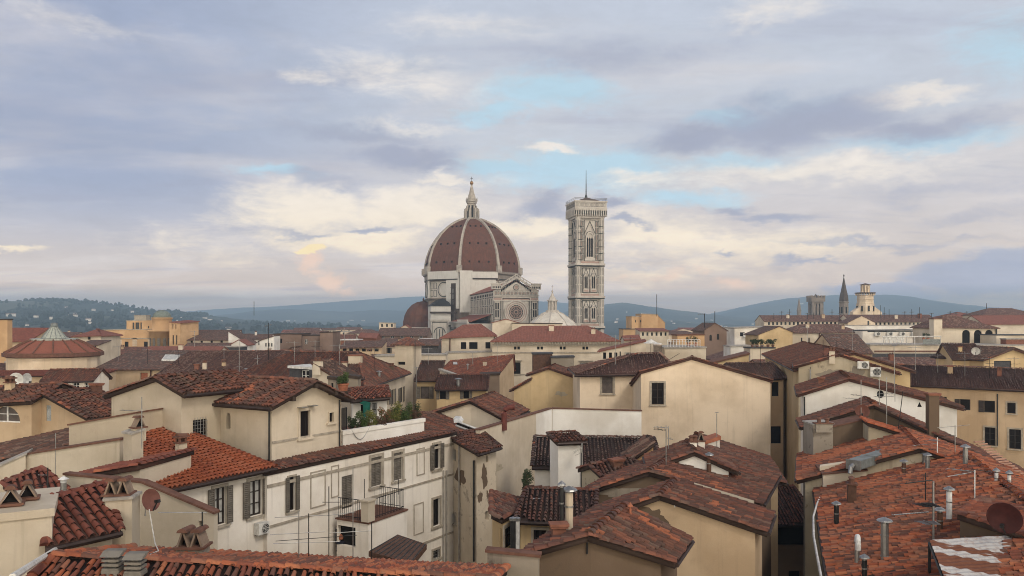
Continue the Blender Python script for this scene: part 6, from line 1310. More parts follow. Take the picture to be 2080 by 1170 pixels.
def newtiles(h, *lst): h.newp = [(hit(u, v, h, 'roof')[1], ra, rb_, pr) for u, v, ra, rb_, pr in lst if hit(u, v, h, 'roof')]
newtiles(F1, (1305, 1062, .18, .35, .9), (1322, 1072, .2, .7, .8), (1350, 1090, .25, .45, .8), (1205, 1086, .2, .3, .6)); newtiles(F4, (1355, 968, .5, .8, .6), (1392, 980, .5, 1.0, .55), (1440, 985, .5, 1.2, .35)); newtiles(F3, (1450, 1030, .5, 1.2, .25)); newtiles(G2, (1690, 925, 1.6, 1.5, .6), (1735, 915, 1.2, 1.5, .6)); newtiles(G1, (1780, 1010, 2.2, 1.6, .45), (1860, 1000, 1.6, 1.5, .4), (1720, 1030, 1.0, 1.0, .5), (1830, 1120, 1.3, 1.2, .4), (1700, 1120, .8, .8, .4)); newtiles(GH, (500, 800, .8, 1.2, .2))
for h_, q_ in ((GH, ()), (D14, (1120, 672, 1.0, 1.0, 'flat', 'cream')), (D14, (1205, 678, .8, .9, 'caps', 'cream')), (D2, (1640, 666, .9, 1.0, 'flat', 'cream')), (D2, (1712, 668, .8, .9, 'caps', 'tan')), (D4, (1985, 652, .8, .9, 'flat', 'cream')), (D1, (1600, 646, 1.2, 1.4, 'flat', 'cream')), (D1, (1672, 646, 1.2, 1.5, 'caps', 'tan')), (D1b, (1820, 647, 1.2, 1.4, 'flat', 'cream')), (D1b, (1868, 646, 1.3, 1.6, 'flat', 'brick')), (D8, (1668, 783, .4, .5, 'flat', 'brick')), (D9, (1690, 728, .5, .7, 'caps', 'cream')), (E8c, (985, 745, .5, .7, 'flat', 'cream')), (E8c, (950, 752, .22, .7, 'cone')), (L1, (20, 795, .45, .5, 'slab', 'tan')), (E6, (700, 752, .5, .8, 'flat', 'cream')), (E6, (770, 768, .3, .6, 'cone')), (F8, (1050, 822, .4, .6, 'slab', 'cream')), (D6a, (1950, 715, .5, .7, 'flat', 'yellow')), (D7, (1930, 760, .5, .8, 'flat', 'tan')), (D7, (2030, 765, .4, .7, 'caps', 'brick'))):
    if q_: h_.chim(*q_)
# ---- the rest of the old town beyond: many small houses, each its own thing
bx = []
for h in HOUSES:
    xs = [p.x for q in h.polys for p in q]; ys = [p.y for q in h.polys for p in q]; bx.append((min(xs) - 1.5, max(xs) + 1.5, min(ys) - 1.5, max(ys) + 1.5))
FILL = []
LBL = {'dusk': 'small distant house with a dusky brown tiled roof in the packed old town', 'far': 'small distant house with a reddish tiled roof in the packed old town', 'old': 'small distant house with a dark brown tiled roof in the packed old town', 'mid': 'small distant house with a red-brown tiled roof in the packed old town', 'flat': 'small distant pale house with a flat roof terrace in the packed old town'}
rr = random.Random(11)
for Yc in [112, 122, 134, 146, 158, 172, 188, 204, 220, 240, 262, 285, 310, 345, 385, 430, 480, 540, 610, 690]:
    x = -.70 * Yc
    while x < .72 * Yc:
        wd_ = rr.uniform(8, 15) * (1 if Yc < 300 else 1.4); dp = rr.uniform(8, 12); y = Yc + rr.uniform(-3, 3); u = CU + x / Yc * F; uc = CU + (x + wd_ / 2) / Yc * F
        b = (x - 1, x + wd_ + 1, y - 1, y + dp + 1); x += wd_ + rr.uniform(.2, 2.5)
        if any(b[0] < q[1] and b[1] > q[0] and b[2] < q[3] and b[3] > q[2] for q in bx): continue
        if Yc > 270 and 740 < uc < 1290: continue
        if Yc < 150 and 840 < uc < 1250: continue
        if Yc < 160 and (uc > 1650 or (uc < 330 and Yc < 140)): zt_ = CZ - (92 if Yc < 130 else 78) / F * Yc
        elif uc < 560: zt_ = CZ - rr.uniform(52, 66) / F * Yc if Yc < 250 else CZ - rr.uniform(24, 34) / F * Yc
        else: zt_ = CZ - rr.uniform(*((72, 92) if Yc < 150 else (50, 70) if Yc < 210 else (30, 44) if Yc < 320 else (14, 24))) / F * Yc
        zt_ = min(zt_, 29.5); k = rr.choice(['dusk', 'old', 'mid', 'old', 'far', 'dusk', 'flat'])
        kd = 'flat' if k == 'flat' else rr.choice(['gp', 'gp', 'gf', 'hip']); A = V3_(b[0] + 1, y, zt_ - 1.6); B = V3_(b[1] - 1, y + rr.uniform(-.6, .6), zt_ - 1.6)
        h = House('old_town_house', LBL[k], wall=rr.choice(['cream', 'tan', 'beige', 'warm', 'white', 'yellow']), roof=k if k != 'flat' else 'far', lod='far', group='distant roofs of the old town'); h.rect(A, B, dp, kd, rr.uniform(1.3, 1.9))
        z0 = CZ + (HV) / F; n_ = rr.randint(2, 4); vv = HV + (CZ - (zt_ - 1.6)) / y * F
        if kd != 'gf':
            du = (wd_ / y * F); sc_ = F / y; h.row(u + du * .2, u + du * .8, n_, vv + .6 * sc_, vv + 2.1 * sc_, .85 * sc_, 'o' if y < 250 and rr.random() < .7 else 'd', **({} if y > 250 else {}))
        if k != 'flat' and y < 330: h.chim(u + (wd_ / y * F) * rr.uniform(.25, .75), HV + (CZ - zt_ + .5) / (y + dp * .35) * F, rr.uniform(.5, .9), rr.uniform(.6, 1.2), rr.choice(['flat', 'caps', 'slab']), rr.choice(['cream', 'tan', 'brick', 'white']))
        bx.append(b)
for h in HOUSES: h.build()
# ------------------------------------------------------------------ things on the roofs and terraces
def at(u, v, house=None, kind=None):
    h = hit(u, v, house, kind); return h[1] if h else None
def antenna(u, vb, vt, label, booms=(), house=None, r=.022, name='tv_antenna', mat='metal', group=None, Y=None, lean=0.0):
    b = P(u, vb, Y) if Y else at(u, vb, house)
    if b is None: print('NOANT', u, vb); return
    Y = b.y; top = P(u + lean, vt, Y); b2 = b - Vector((0, 0, .12)); o = thing(name, b, label, 'antenna', group)
    m = MB(); m.tube([b2, top], r, 6); m.build('mast', MT(mat), o)
    for k, (v, ul, ur, n, hl) in enumerate(booms):      # row, left end, right end, number of cross rods, half length of a rod
        vl, vr = v if isinstance(v, tuple) else (v, v); dpt = (ur - ul) / F * Y * .25
        a, c = P(ul, vl, Y), P(ur, vr, Y + dpt); m = MB(); m.tube([a, c], r * .62, 5); d = (c - a).normalized(); s = d.cross(Vector((0, 0, 1))).normalized()
        for i in range(n): q = a + (c - a) * ((i + .5) / n); hh = hl * (1 - .35 * i / max(1, n)); m.tube([q - s * hh - Vector((0, 0, hh * .25)), q + s * hh + Vector((0, 0, hh * .25))], r * .42, 4)
        m.build('boom', MT('metal' if k % 2 == 0 else 'metal_dark'), o)
    return o
A_ = antenna
A_(288, 905, 806, 'tall thin aerial strapped to the square white chimney block', [((833, 835), 243, 291, 3, .25)], Y=33.2)
A_(97, 1028, 950, 'short mast with two white panel aerials in front of the beige wall', [(965, 78, 97, 2, .3), ((990, 984), 70, 96, 3, .25)], Y=27.5, mat='metal_dark')
A_(113, 985, 880, 'thin cable mast crossing the beige slanted wall', [], Y=36.0, r=.015)
A_(411, 1122, 1040, 'bent rusty mast with a long horizontal arm, in front of the barred blank wall', [((1041, 1041), 321, 420, 2, .1)], Y=21.5, mat='metal_dark')
A_(668, 1140, 988, 'knobbly mast nearest the left corner of the balcony', [((1051, 1046), 558, 670, 7, .35), (1020, 655, 690, 3, .2)], Y=22.0, mat='iron', r=.015)
A_(717, 1150, 949, 'tallest mast beside the shuttered balcony door', [((1047, 1040), 665, 722, 3, .25), ((1099, 1087), 560, 725, 8, .4)], Y=22.5, r=.015)
A_(607, 1150, 1038, 'mast with a many-rodded aerial over the red foreground roof, left one', [((1086, 1080), 548, 660, 7, .4)], Y=20.5, r=.015)
A_(627, 1148, 1043, 'dark mast beside the many-rodded aerial', [((1104, 1100), 555, 690, 8, .35)], Y=21.5, mat='iron', r=.015)
A_(755, 1140, 1060, 'dark mast in front of the white pillar of the balcony', [((1083, 1078), 668, 756, 6, .3)], Y=21.0, mat='iron', r=.015)
A_(740, 1020, 973, 'thin dark rod standing behind the balcony railing', [], Y=40.8, mat='iron')
A_(809, 1000, 972, 'thin rod at the right corner post of the balcony railing', [], Y=42.2, mat='iron')
A_(1353, 985, 864, 'tall mast in front of the large cream gable wall', [((867, 869), 1329, 1357, 4, .3), ((871, 874), 1329, 1352, 3, .3)], Y=37.5)
A_(1358, 948, 866, 'second slim mast just behind the tall one at the cream gable wall', [((889, 893), 1356, 1367, 2, .25)], Y=41)
A_(1456, 908, 840, 'slim mast with a small white head above the red slab shelter', [(838, 1453, 1459, 2, .2)], Y=48)
A_(1379, 958, 906, 'thick dark flue-like rod beside the white dormer', [], Y=42, mat='iron', r=.05)
A_(1749, 838, 772, 'mast with three long rods in front of the white wide gable, left one', [((784, 784), 1722, 1750, 0, 0), ((801, 806), 1728, 1762, 2, .2), ((808, 811), 1712, 1750, 2, .2)], Y=50)
A_(1818, 812, 702, 'tallest mast on the right, rising past the long brown roof', [(702, 1812, 1822, 3, .3), (782, 1790, 1822, 3, .3)], Y=52, lean=-2)
A_(1801, 908, 766, 'mast standing before the round window of the white gable', [(800, 1782, 1815, 3, .25)], Y=48)
A_(1824, 872, 795, 'leaning dark rod right of the round window', [], Y=47, mat='iron', lean=10)
A_(1786, 818, 768, 'short mast directly under the round window', [(805, 1775, 1815, 3, .2)], Y=49)
A_(1904, 990, 888, 'mast with a dense comb of short rods above the mossy roof', [((905, 901), 1856, 1902, 6, .25), ((912, 914), 1858, 1900, 6, .25), ((893, 896), 1888, 1904, 4, .3)], Y=40, mat='metal_white')
A_(1940, 960, 864, 'mast with a long level arm, left of the ladder-like row of bare tiles', [((869, 863), 1904, 1970, 2, .15), ((887, 884), 1905, 1942, 2, .15)], Y=42)
A_(1896, 1150, 978, 'tall clamped mast with a broad grid aerial in the middle of the big red roof', [((1046, 1040), 1815, 1885, 12, .16), ((1022, 1030), 1872, 1897, 5, .5), ((1058, 1066), 1876, 1897, 5, .5), ((982, 975), 1838, 1894, 2, .1)], Y=27, r=.035, mat='metal')
A_(1980, 1040, 955, 'mast with a long white bar and hanging prongs at the ridge of the red roof', [((952, 958), 1923, 1980, 4, .25), ((953, 966), 1972, 2070, 0, .2), ((968, 960), 1925, 1972, 3, .3)], Y=31, mat='metal_white')
A_(1880, 1010, 960, 'lone thin dark rod on the big red roof above the grid aerial', [], Y=31, mat='iron')
A_(1646, 800, 745, 'thin rod against the left part of the mould-stained gable', [], Y=75.5, mat='iron')
A_(1672, 765, 690, 'mast with a dark round disc above the mould-stained gable', [], Y=76, mat='iron')
A_(1731, 742, 668, 'pale mast with three little prongs over the brown hipped roof', [(673, 1722, 1738, 3, .35)], Y=78)
A_(1991, 752, 706, 'thin mast with a small dish arm on the lichen-covered roof', [(712, 1985, 1994, 2, .3)], Y=112)
A_(545, 752, 656, 'mast with a dark camera-like head above the dark brown aerial roof', [((663, 659), 537, 552, 3, .5)], Y=98, mat='iron', r=.05)
A_(486, 766, 690, 'thin pole near the left end of the dark brown aerial roof', [(745, 480, 492, 2, .3)], Y=101, r=.04)
A_(523, 765, 722, 'short pale pole on the dark brown aerial roof', [(728, 516, 529, 2, .4)], Y=102, r=.04)
A_(843, 772, 690, 'slim pole right of the little tower', [], Y=100, r=.05, mat='metal_dark')
A_(846, 812, 745, 'pale slim pole at the end of the shuttered wall', [(747, 841, 850, 2, .3)], Y=92, r=.04)
A_(1334, 642, 598, 'thin aerial on top of the ochre stepped block', [], Y=248, r=.09, mat='iron')
A_(1431, 672, 637, 'left aerial on the dark brick gable', [(638, 1418, 1432, 3, .6), (654, 1430, 1452, 0, 0)], Y=188, r=.08, mat='iron')
A_(1452, 657, 632, 'aerial at the peak of the dark brick gable', [], Y=187, r=.08, mat='iron')
A_(516, 640, 612, 'whip aerial beside the green copper dome', [], Y=236, r=.08, mat='iron')
k = 0
for u in (1572, 1588, 1604, 1640, 1652, 1690, 1706, 1788, 1796, 1806, 1838, 1852, 1868, 1892, 1930, 1942, 1964, 2004):
    A_(u, 647 if u < 1900 else 642, random.Random(u).choice([628, 632, 636, 624]) - (12 if u in (1788, 2004) else 0), 'tiny aerial on the far brown roofs under the hills', [(random.Random(u).choice([634, 637]), u - 4, u + 4, 3, .9)] if u % 3 else [], Y=331 if u < 1728 else 325, r=.10, mat='iron', group='aerials on the far roofs')

def dish(u, v, Y, rad, yaw, pitch, label, mat='plastic', arm=1.0, name='satellite_dish'):
    c = P(u, v, Y); o = thing(name, c - Vector((0, 0, arm)), label, 'satellite dish')
    R_ = Matrix.Rotation(yaw, 4, 'Z') @ Matrix.Rotation(pitch, 4, 'X'); m = MB(); prof = [(rad * q, rad * .22 * q * q) for q in (.02, .3, .55, .8, 1.0)] + [(rad * 1.02, rad * .22), (rad * 1.0, rad * .20), (rad * .5, rad * .02), (.02, -.04)]
    t_ = MB(); t_.lathe((0, 0, 0), prof, 20); m.add([c + R_ @ Vector((x, z, y)) * 1.0 if False else c + R_ @ Vector((x, -z, y)) for x, y, z in t_.v], t_.f); m.build('reflector', MT(mat), o, True)
    m = MB(); f = c + R_ @ Vector((0, -rad * .95, -rad * .25)); m.tube([c + R_ @ Vector((0, -rad * .2, -rad * .98)), f], .025, 5); m.box(f, R_ @ Vector((.05, 0, 0)), R_ @ Vector((0, .08, 0)), R_ @ Vector((0, 0, .05))); m.build('feed_arm', MT('metal_dark'), o)
    m = MB(); bk = c + R_ @ Vector((0, .06, 0)); bk2 = c + R_ @ Vector((0, .22, -.1)); m.tube([bk, bk2, Vector((bk2.x, bk2.y, c.z - arm))], .03, 6); m.build('bracket', MT('metal'), o)
dish(34, 770, 60, .50, .25, .1, 'large round white dish over the left tiled roof', arm=1.2)
dish(51, 771, 62, .52, 1.35, .1, 'white dish seen nearly edge-on beside the large round one', arm=1.1)
dish(304, 1016, 24.5, .34, 1.15, -.25, 'dull red dish on the pale sloping gable wall', 'dish_red', arm=.5)
dish(1752, 835, 50, .42, -.45, .1, 'dark red dish on the ridge in front of the white gable', 'dish_red', arm=.5)
dish(1678, 715, 76.5, .42, .3, 0, 'dark round disc on a mast above the mould-stained gable', 'dish_red', arm=.9)
dish(1422, 957, 42, .32, .9, 0, 'small grey dish under the white dormer', 'metal', arm=.3)
dish(1982, 713, 111, .55, -.6, .2, 'small white dish on the lichen-covered roof', arm=.6)
dish(1018, 1165, 22, .12, .5, .2, 'tiny grey dish low at the coped wall block', 'metal', arm=.2)
# big dark red dish seen from the back on the right edge
dish(2042, 1050, 25.0, .50, -.75, .15, 'large dark maroon dish behind the tiled dormer at the right edge', 'maroon', arm=.5)

def aircon(u, v, house, w_, h_, label, d=.32):
    hh = hit(u, v, house, 'wall')
    if not hh: print('NOAC', u, v); return
    p, n = hh[1], hh[4]; t = Vector((-n.y, n.x, 0)); o = thing('air_conditioner', p - Vector((0, 0, h_ / 2)), label, 'air conditioner'); c = p + n * (d / 2 + .06)
    m = MB(); m.box(c, t * (w_ / 2), n * (d / 2), (0, 0, h_ / 2)); m.build('casing', MT('plastic'), o)
    m = MB(); f = c + n * (d / 2 + .004) + t * (w_ * .12); r = h_ * .40; up = Vector((0, 0, 1))
    m.add([f + (t * math.cos(a) + up * math.sin(a)) * r for a in [k * math.pi / 10 for k in range(20)]], [tuple(range(20))]); fan = m.build('fan', MT('metal_dark'), o)
    m = MB()
    for q in (.35, .7, 1.0):
        pts = [f + n * .015 + (t * math.cos(k * math.pi / 10) + up * math.sin(k * math.pi / 10)) * r * q for k in range(21)]; m.tube(pts, .010, 4, False)
    m.tube([f + n * .015 - t * r, f + n * .015 + t * r], .01, 4); m.tube([f + n * .015 - up * r, f + n * .015 + up * r], .01, 4); m.build('fan_guard', MT('plastic'), fan)
    m = MB()
    for s in (-1, 1): m.box(p + t * (s * w_ * .32) + n * (d * .5) - up * (h_ / 2 + .04), t * .02, n * (d * .5), up * .035)
    m.build('bracket', MT('metal'), o)
aircon(525, 1071, OR, .60, .52, 'air conditioner on the white wall below the shuttered windows')
aircon(1753, 741, D9, 1.0, .68, 'upper air conditioner on the mould-stained gable'); aircon(1778, 755, D9, .9, .85, 'lower square air conditioner on the mould-stained gable')
for u in (1781, 1806, 1831, 1856): aircon(u, 678, D3b, 1.5, 1.0, 'air conditioner in the row on the low glazed block', .5)
for o in [o for o in bpy.data.objects if o.get('label') == 'air conditioner in the row on the low glazed block']: o['group'] = 'air conditioners on the glazed block'
for u, s in ((1515, 'left'), (1534, 'right')): aircon(u, 681, D20, 1.5, 1.1, s + ' one of the two air conditioners under the wide flat roof slab', .5)
for (u, v, Y, s) in ((1088, 1020, 35.2, 'nearer'), (1096, 1012, 36.2, 'farther')):
    c = P(u, v, Y); o = thing('air_conditioner', c - Vector((0, 0, .35)), s + ' air conditioner box standing on the red tiles of the yellow courtyard house', 'air conditioner'); m = MB(); m.box(c, (.26, .05, 0), (-.03, .16, 0), (0, 0, .2)); m.build('casing', MT('plastic'), o); m = MB(); m.box(c + Vector((-.02, -.17, 0)), (.2, .04, 0), (-.001, .008, 0), (0, 0, .15)); m.build('fan_guard', MT('metal_dark'), o)
    m = MB(); [m.box(c + Vector((sx * .2, 0, -.32)), (.02, 0, 0), (0, .12, 0), (0, 0, .14)) for sx in (-1, 1)]; m.build('foot', MT('metal'), o)

# ---- plants
def leafmat(name, cols):
    if name in MATS: return MATS[name]
    m, t, b = newmat(name); uv = t.sep(t.new('ShaderNodeUVMap').outputs[0])[0]; k = len(cols)
    t.put(b.inputs['Base Color'], t.ramp(uv, [(i / (k - 1), tuple(c) + (1,)) for i, c in enumerate(cols)])); b.inputs['Roughness'].default_value = .7; MATS[name] = m; return m
LEAF = {'green': leafmat('green_leaves', [(.025, .045, .012), (.055, .085, .022), (.085, .115, .03)]), 'lime': leafmat('yellow_green_leaves', [(.07, .085, .018), (.13, .13, .03), (.19, .17, .045)]), 'dry': leafmat('brown_leaves', [(.05, .03, .02), (.10, .055, .035), (.13, .08, .04)]), 'dark': leafmat('dark_leaves', [(.015, .025, .01), (.03, .045, .018), (.05, .065, .025)]), 'flower': leafmat('red_flowers', [(.06, .075, .02), (.10, .09, .03), (.28, .06, .03)])}
def plant(base, rx, rz, n, kind, label, pot=.2, potmat='clay', leaf=.10, name='potted_plant', spiky=False, seed=0):
    rg = random.Random(seed + int(base[0] * 100)); base = Vector(base); o = thing(name, base, label, 'plant'); ph = pot * 1.5
    m = MB(); m.lathe(base, [(pot * .72, 0), (pot * .95, ph * .85), (pot * 1.08, ph * .86), (pot * 1.08, ph), (pot * .9, ph), (pot * .85, ph * .9)], 12); m.build('pot', MT(potmat), o)
    c = base + Vector((0, 0, ph + rz * .85)); m = MB()
    for k in range(7): a = rg.uniform(0, 6.28); q = rg.uniform(.2, .7); m.tube([base + Vector((0, 0, ph * .8)), c + Vector((rx * q * .5 * math.cos(a), rx * q * .5 * math.sin(a), -rz * .3)), c + Vector((rx * q * math.cos(a), rx * q * math.sin(a), rz * rg.uniform(-.1, .7)))], [.018, .012, .006], 4)
    m.build('stem', MT('bark'), o)
    m = MB(); lumps = [(Vector((rg.uniform(-.6, .6) * rx, rg.uniform(-.6, .6) * rx, rg.uniform(-.6, .6) * rz)), rg.uniform(.35, .6)) for _ in range(7)]
    for k in range(n):
        lc, lr = rg.choice(lumps); d = Vector((rg.gauss(0, 1), rg.gauss(0, 1), rg.gauss(0, 1))).normalized() * (rg.random() ** .4); p = c + lc + Vector((d.x * rx * lr, d.y * rx * lr, d.z * rz * lr))
        a = Vector((rg.gauss(0, 1), rg.gauss(0, 1), rg.gauss(0, .6) + (.8 if spiky else 0))).normalized(); b = a.orthogonal().normalized(); L = leaf * rg.uniform(.6, 1.4) * (2 if spiky else 1); w_ = leaf * rg.uniform(.25, .45)
        m.add([p - a * L * .5, p + b * w_, p + a * L * .5, p - b * w_], [(0, 1, 2, 3)], min(.99, max(0.01, .35 + .35 * (lc.z / rz) + rg.uniform(-.3, .45))))
    m.build('foliage', LEAF[kind], o)
def onT1(u, off, z=27.5):               # a point along the terrace, off metres behind its front wall
    t = T1.t; n = -T1.n; A = T1.A + n * off; k = (u - CU) / F; s = (k * A.y - A.x) / (t.x - k * t.y); q = A + t * s; return Vector((q.x, q.y, z))
for u, off, rx, rz, n, kd, lb, pot, pm_ in (
    (716, .7, .32, .42, 420, 'dark', 'dark climbing plant in a clay pot near the black gate', .2, 'clay'), (733, .45, .40, .42, 600, 'green', 'leafy green plant in a clay pot at the left end of the terrace wall', .19, 'clay'),
    (748, .6, .48, .46, 700, 'lime', 'yellow-green bush in front of the green awning', .2, 'clay'), (768, .3, .42, .30, 600, 'dry', 'brownish bush spilling over the terrace wall', .16, 'clay_dark'),
    (781, .7, .36, .46, 500, 'flower', 'plant with red blooms right of the white cabin window', .18, 'clay'), (800, .6, .56, .55, 900, 'lime', 'largest yellow-green bush in the middle of the terrace', .22, 'clay_dark'),
    (815, .5, .42, .44, 650, 'green', 'rounded green bush right of the largest yellow-green one', .2, 'clay_dark'), (827, .6, .30, .50, 450, 'green', 'pointed green shrub towards the right of the terrace', .18, 'clay'),
    (838, .45, .28, .36, 320, 'dry', 'small dry shrub near the right end of the terrace', .18, 'clay_dark'), (847, .5, .24, .5, 320, 'dark', 'dark upright shrub at the right end of the terrace', .18, 'clay'), (791, .28, .36, .2, 420, 'dry', 'low trailing plant along the terrace wall top', .14, 'clay_dark')):
    plant(onT1(u, off + .1), rx * 1.2, rz * 1.25, int(n * 1.5), kd, lb, pot * 1.15, pm_, .085)
plant(P(697, 796, 58.3), .52, .56, 900, 'green', 'big round shrub in a red tub beside the grey chimney stub', .42, 'clay', .10)
plant(P(1070, 1016, 36.5), .30, .72, 1000, 'dark', 'tall climbing shrub in the courtyard corner beside the yellow house', .22, 'clay_dark', .08)
for k, (u, Y) in enumerate(((1528, 141), (1538, 141), (1548, 141), (1560, 141), (1570, 141))): plant(P(u, 705, Y), .7, .55, 260, 'dark', 'dark clipped bush in the row on the hedge terrace', .3, 'clay_dark', .22, 'terrace_bush')
for o in [o for o in bpy.data.objects if o.name.startswith('terrace_bush')]: o['group'] = 'bushes on the hedge terrace'
for k, (u, v, Y) in enumerate(((1399, 702, 124), (1412, 702, 124), (1876, 690, 168), (1885, 691, 168))): plant(P(u, v, Y), .5, .6, 220, 'dark', ['small shrub behind the white terrace railing', 'second small shrub behind the white terrace railing, right one', 'dark shrub behind the drapes of the cream terrace', 'right dark shrub behind the drapes of the cream terrace'][k], .3, 'clay', .18, 'terrace_shrub')

# ---- balcony railing with its corner pillar
def balcony():
    N, Rr = BCN + Vector((0, 0, .06)), BCR + Vector((0, 0, .06)); t = CB.t; n = Vector((-t.y, t.x, 0)); L = N + n * 1.9; R2 = Rr + n * 1.75; o = thing('balcony_railing', (N + Rr) / 2, 'black iron balcony railing with a pale corner pillar', 'railing')
    N2, Rr2 = N + t * .12 + n * .12, Rr - t * .1 + n * .12
    for a, b in ((L, N2), (N2, Rr2), (Rr2, R2)):
        m = MB(); k = int((b - a).length / .125); up = Vector((0, 0, .98))
        m.tube([a + up, b + up], .022, 5); m.tube([a + Vector((0, 0, .1)), b + Vector((0, 0, .1))], .018, 5)
        for i in range(k + 1): q = a + (b - a) * i / k; m.tube([q, q + up], .013, 4)
        m.build('railing_panel', MT('iron'), o)
    m = MB(); m.box(N2 + Vector((0, 0, .5)), t * .26, n * .22, (0, 0, .5)); m.box(N2 + Vector((0, 0, 1.03)), t * .32, n * .28, (0, 0, .04)); m.build('pillar', WALLS['beige'](), o)
    # something orange on a dark chair in the shaded opening below
balcony()
# gate on the terrace
g = thing('terrace_gate', onT1(699, .6), 'narrow black iron gate between the gabled house and the plants', 'gate'); a = onT1(692, .55); b = onT1(704, .75); m = MB()
for k in range(9): q = a + (b - a) * k / 8; m.tube([q, q + Vector((0, 0, 1.6))], .02, 4)
m.build('bars', MT('iron'), g); m = MB(); m.tube([a, a + Vector((0, 0, 1.6)), b + Vector((0, 0, 1.6)), b], .03, 5); m.build('gate_frame', MT('iron'), g)
# green awning rolled by the cabin door
g = thing('green_awning', P(738, 846, 51.6), 'green cloth awning hanging beside the white terrace cabin', 'awning'); m = MB(); pts = [P(729, 812, 51.7), P(751, 818, 51.4), P(748, 846, 51.4), P(739, 848, 51.5), P(737, 822, 51.6), P(723, 816, 51.8)]; m.prism(pts, (.05, .12, 0)); m.build('cloth', MT('green_cloth'), g); m = MB(); m.tube([P(722, 812, 51.7), P(760, 812, 51.3)], .035, 6); m.tube([P(752, 818, 51.3), P(752, 850, 51.3)], .02, 5); m.build('awning_frame', MT('metal_dark'), g)
# hanging hose on the terrace wall, cable down the gable
def cable(pts, r, label, name='cable', mat='cable'): m = MB(); m.tube(pts, r, 5); return tag(m.build(name, MT(mat)), label, 'cable')
nT = T1.n
cable([onT1(714 + i * 4.6, -.05, 27.95 - .62 * math.sin(math.pi * i / 8)) for i in range(9)], .018, 'grey hose sagging down the white terrace wall', 'hose', 'metal')
cable([P(303, 1035, 24.2), P(309, 1070, 23.6), P(315, 1104, 22.6), P(322, 1119, 20.8), P(306, 1126, 19.6), P(290, 1143, 18.2)], .016, 'white cable running from the red dish down to the foreground roof')
cable([P(1353, 986, 36.9), P(1357, 1004, 32.5), P(1366, 1016, 30.4), P(1371, 1030, 29.6)], .02, 'white cable from the tall mast over the tan gable verge')
cable([P(1352, 735, 66), P(1380, 718, 70)], .02, 'thin wire above the large cream gable', 'wire', 'iron')
# red bent flue beside the white gable
fl_ = thing('red_flue', P(1026, 858, 53.5), 'bent red metal flue pipe standing behind the courtyard wall', 'flue'); m = MB(); b = P(1024, 856, 53.5); m.tube([b - Vector((0, 0, .6)), b + Vector((0, 0, .55)), b + Vector((.06, 0, .78)), b + Vector((.24, 0, .93)), b + Vector((.62, 0, .99))], .2, 12); m.build('pipe', plain('red_metal', (.17, .055, .045), .6, .2), fl_); m = MB(); e = b + Vector((.63, 0, .99)); m.tube([e, e + Vector((.08, 0, 0))], .23, 12); m.build('cowl', plain('red_metal', (.17, .055, .045)), fl_)
# white skylight rails behind the end wing
sk = thing('skylight_rails', P(945, 866, 52), 'pair of white skylight rails with a rounded white cap behind the end wing', 'skylight'); m = MB()
for dv in (0, 9): m.tube([P(926, 855 + dv, 52.5), P(976, 874 + dv, 50.5)], .07, 4)
m.build('rail', MT('frame_white'), sk); m = MB(); m.prism([P(921, 850, 52.8), P(933, 851, 52.4), P(938, 858, 52.0), P(922, 859, 52.4)], (.1, .6, .1)); m.build('cap', MT('plastic'), sk); m = MB(); m.poly([P(927, 857, 52.6), P(976, 876, 50.7), P(976, 882, 50.6), P(927, 863, 52.5)]); m.build('pane', glass(), sk)
# pipes on the court house roof
for k in range(2):
    a, b = P(1222 + k * 8, 930, 48.6), P(1234 + k * 8, 896, 52); m = MB(); m.tube([a, b], .05, 6); tag(m.build('roof_pipe', MT('metal_white')), ['left', 'right'][k] + ' one of two white pipes lying on the brown courtyard tiles', 'pipe')
co_ = thing('coiled_hose', P(1180, 925, 44.4), 'tangle of white cable hanging on the corner of the white stair tower', 'cable'); m = MB(); rg = random.Random(4); c = P(1179, 914, 44.4)
m.tube([c + Vector((rg.uniform(-.5, .15), rg.uniform(-.05, .15), rg.uniform(-.35, .3))) for _ in range(16)], .018, 5); m.build('loops', MT('cable'), co_); m = MB(); m.box(c + Vector((.1, .12, .1)), (.04, 0, 0), (0, .04, 0), (0, 0, .25)); m.build('hook', MT('metal'), co_)
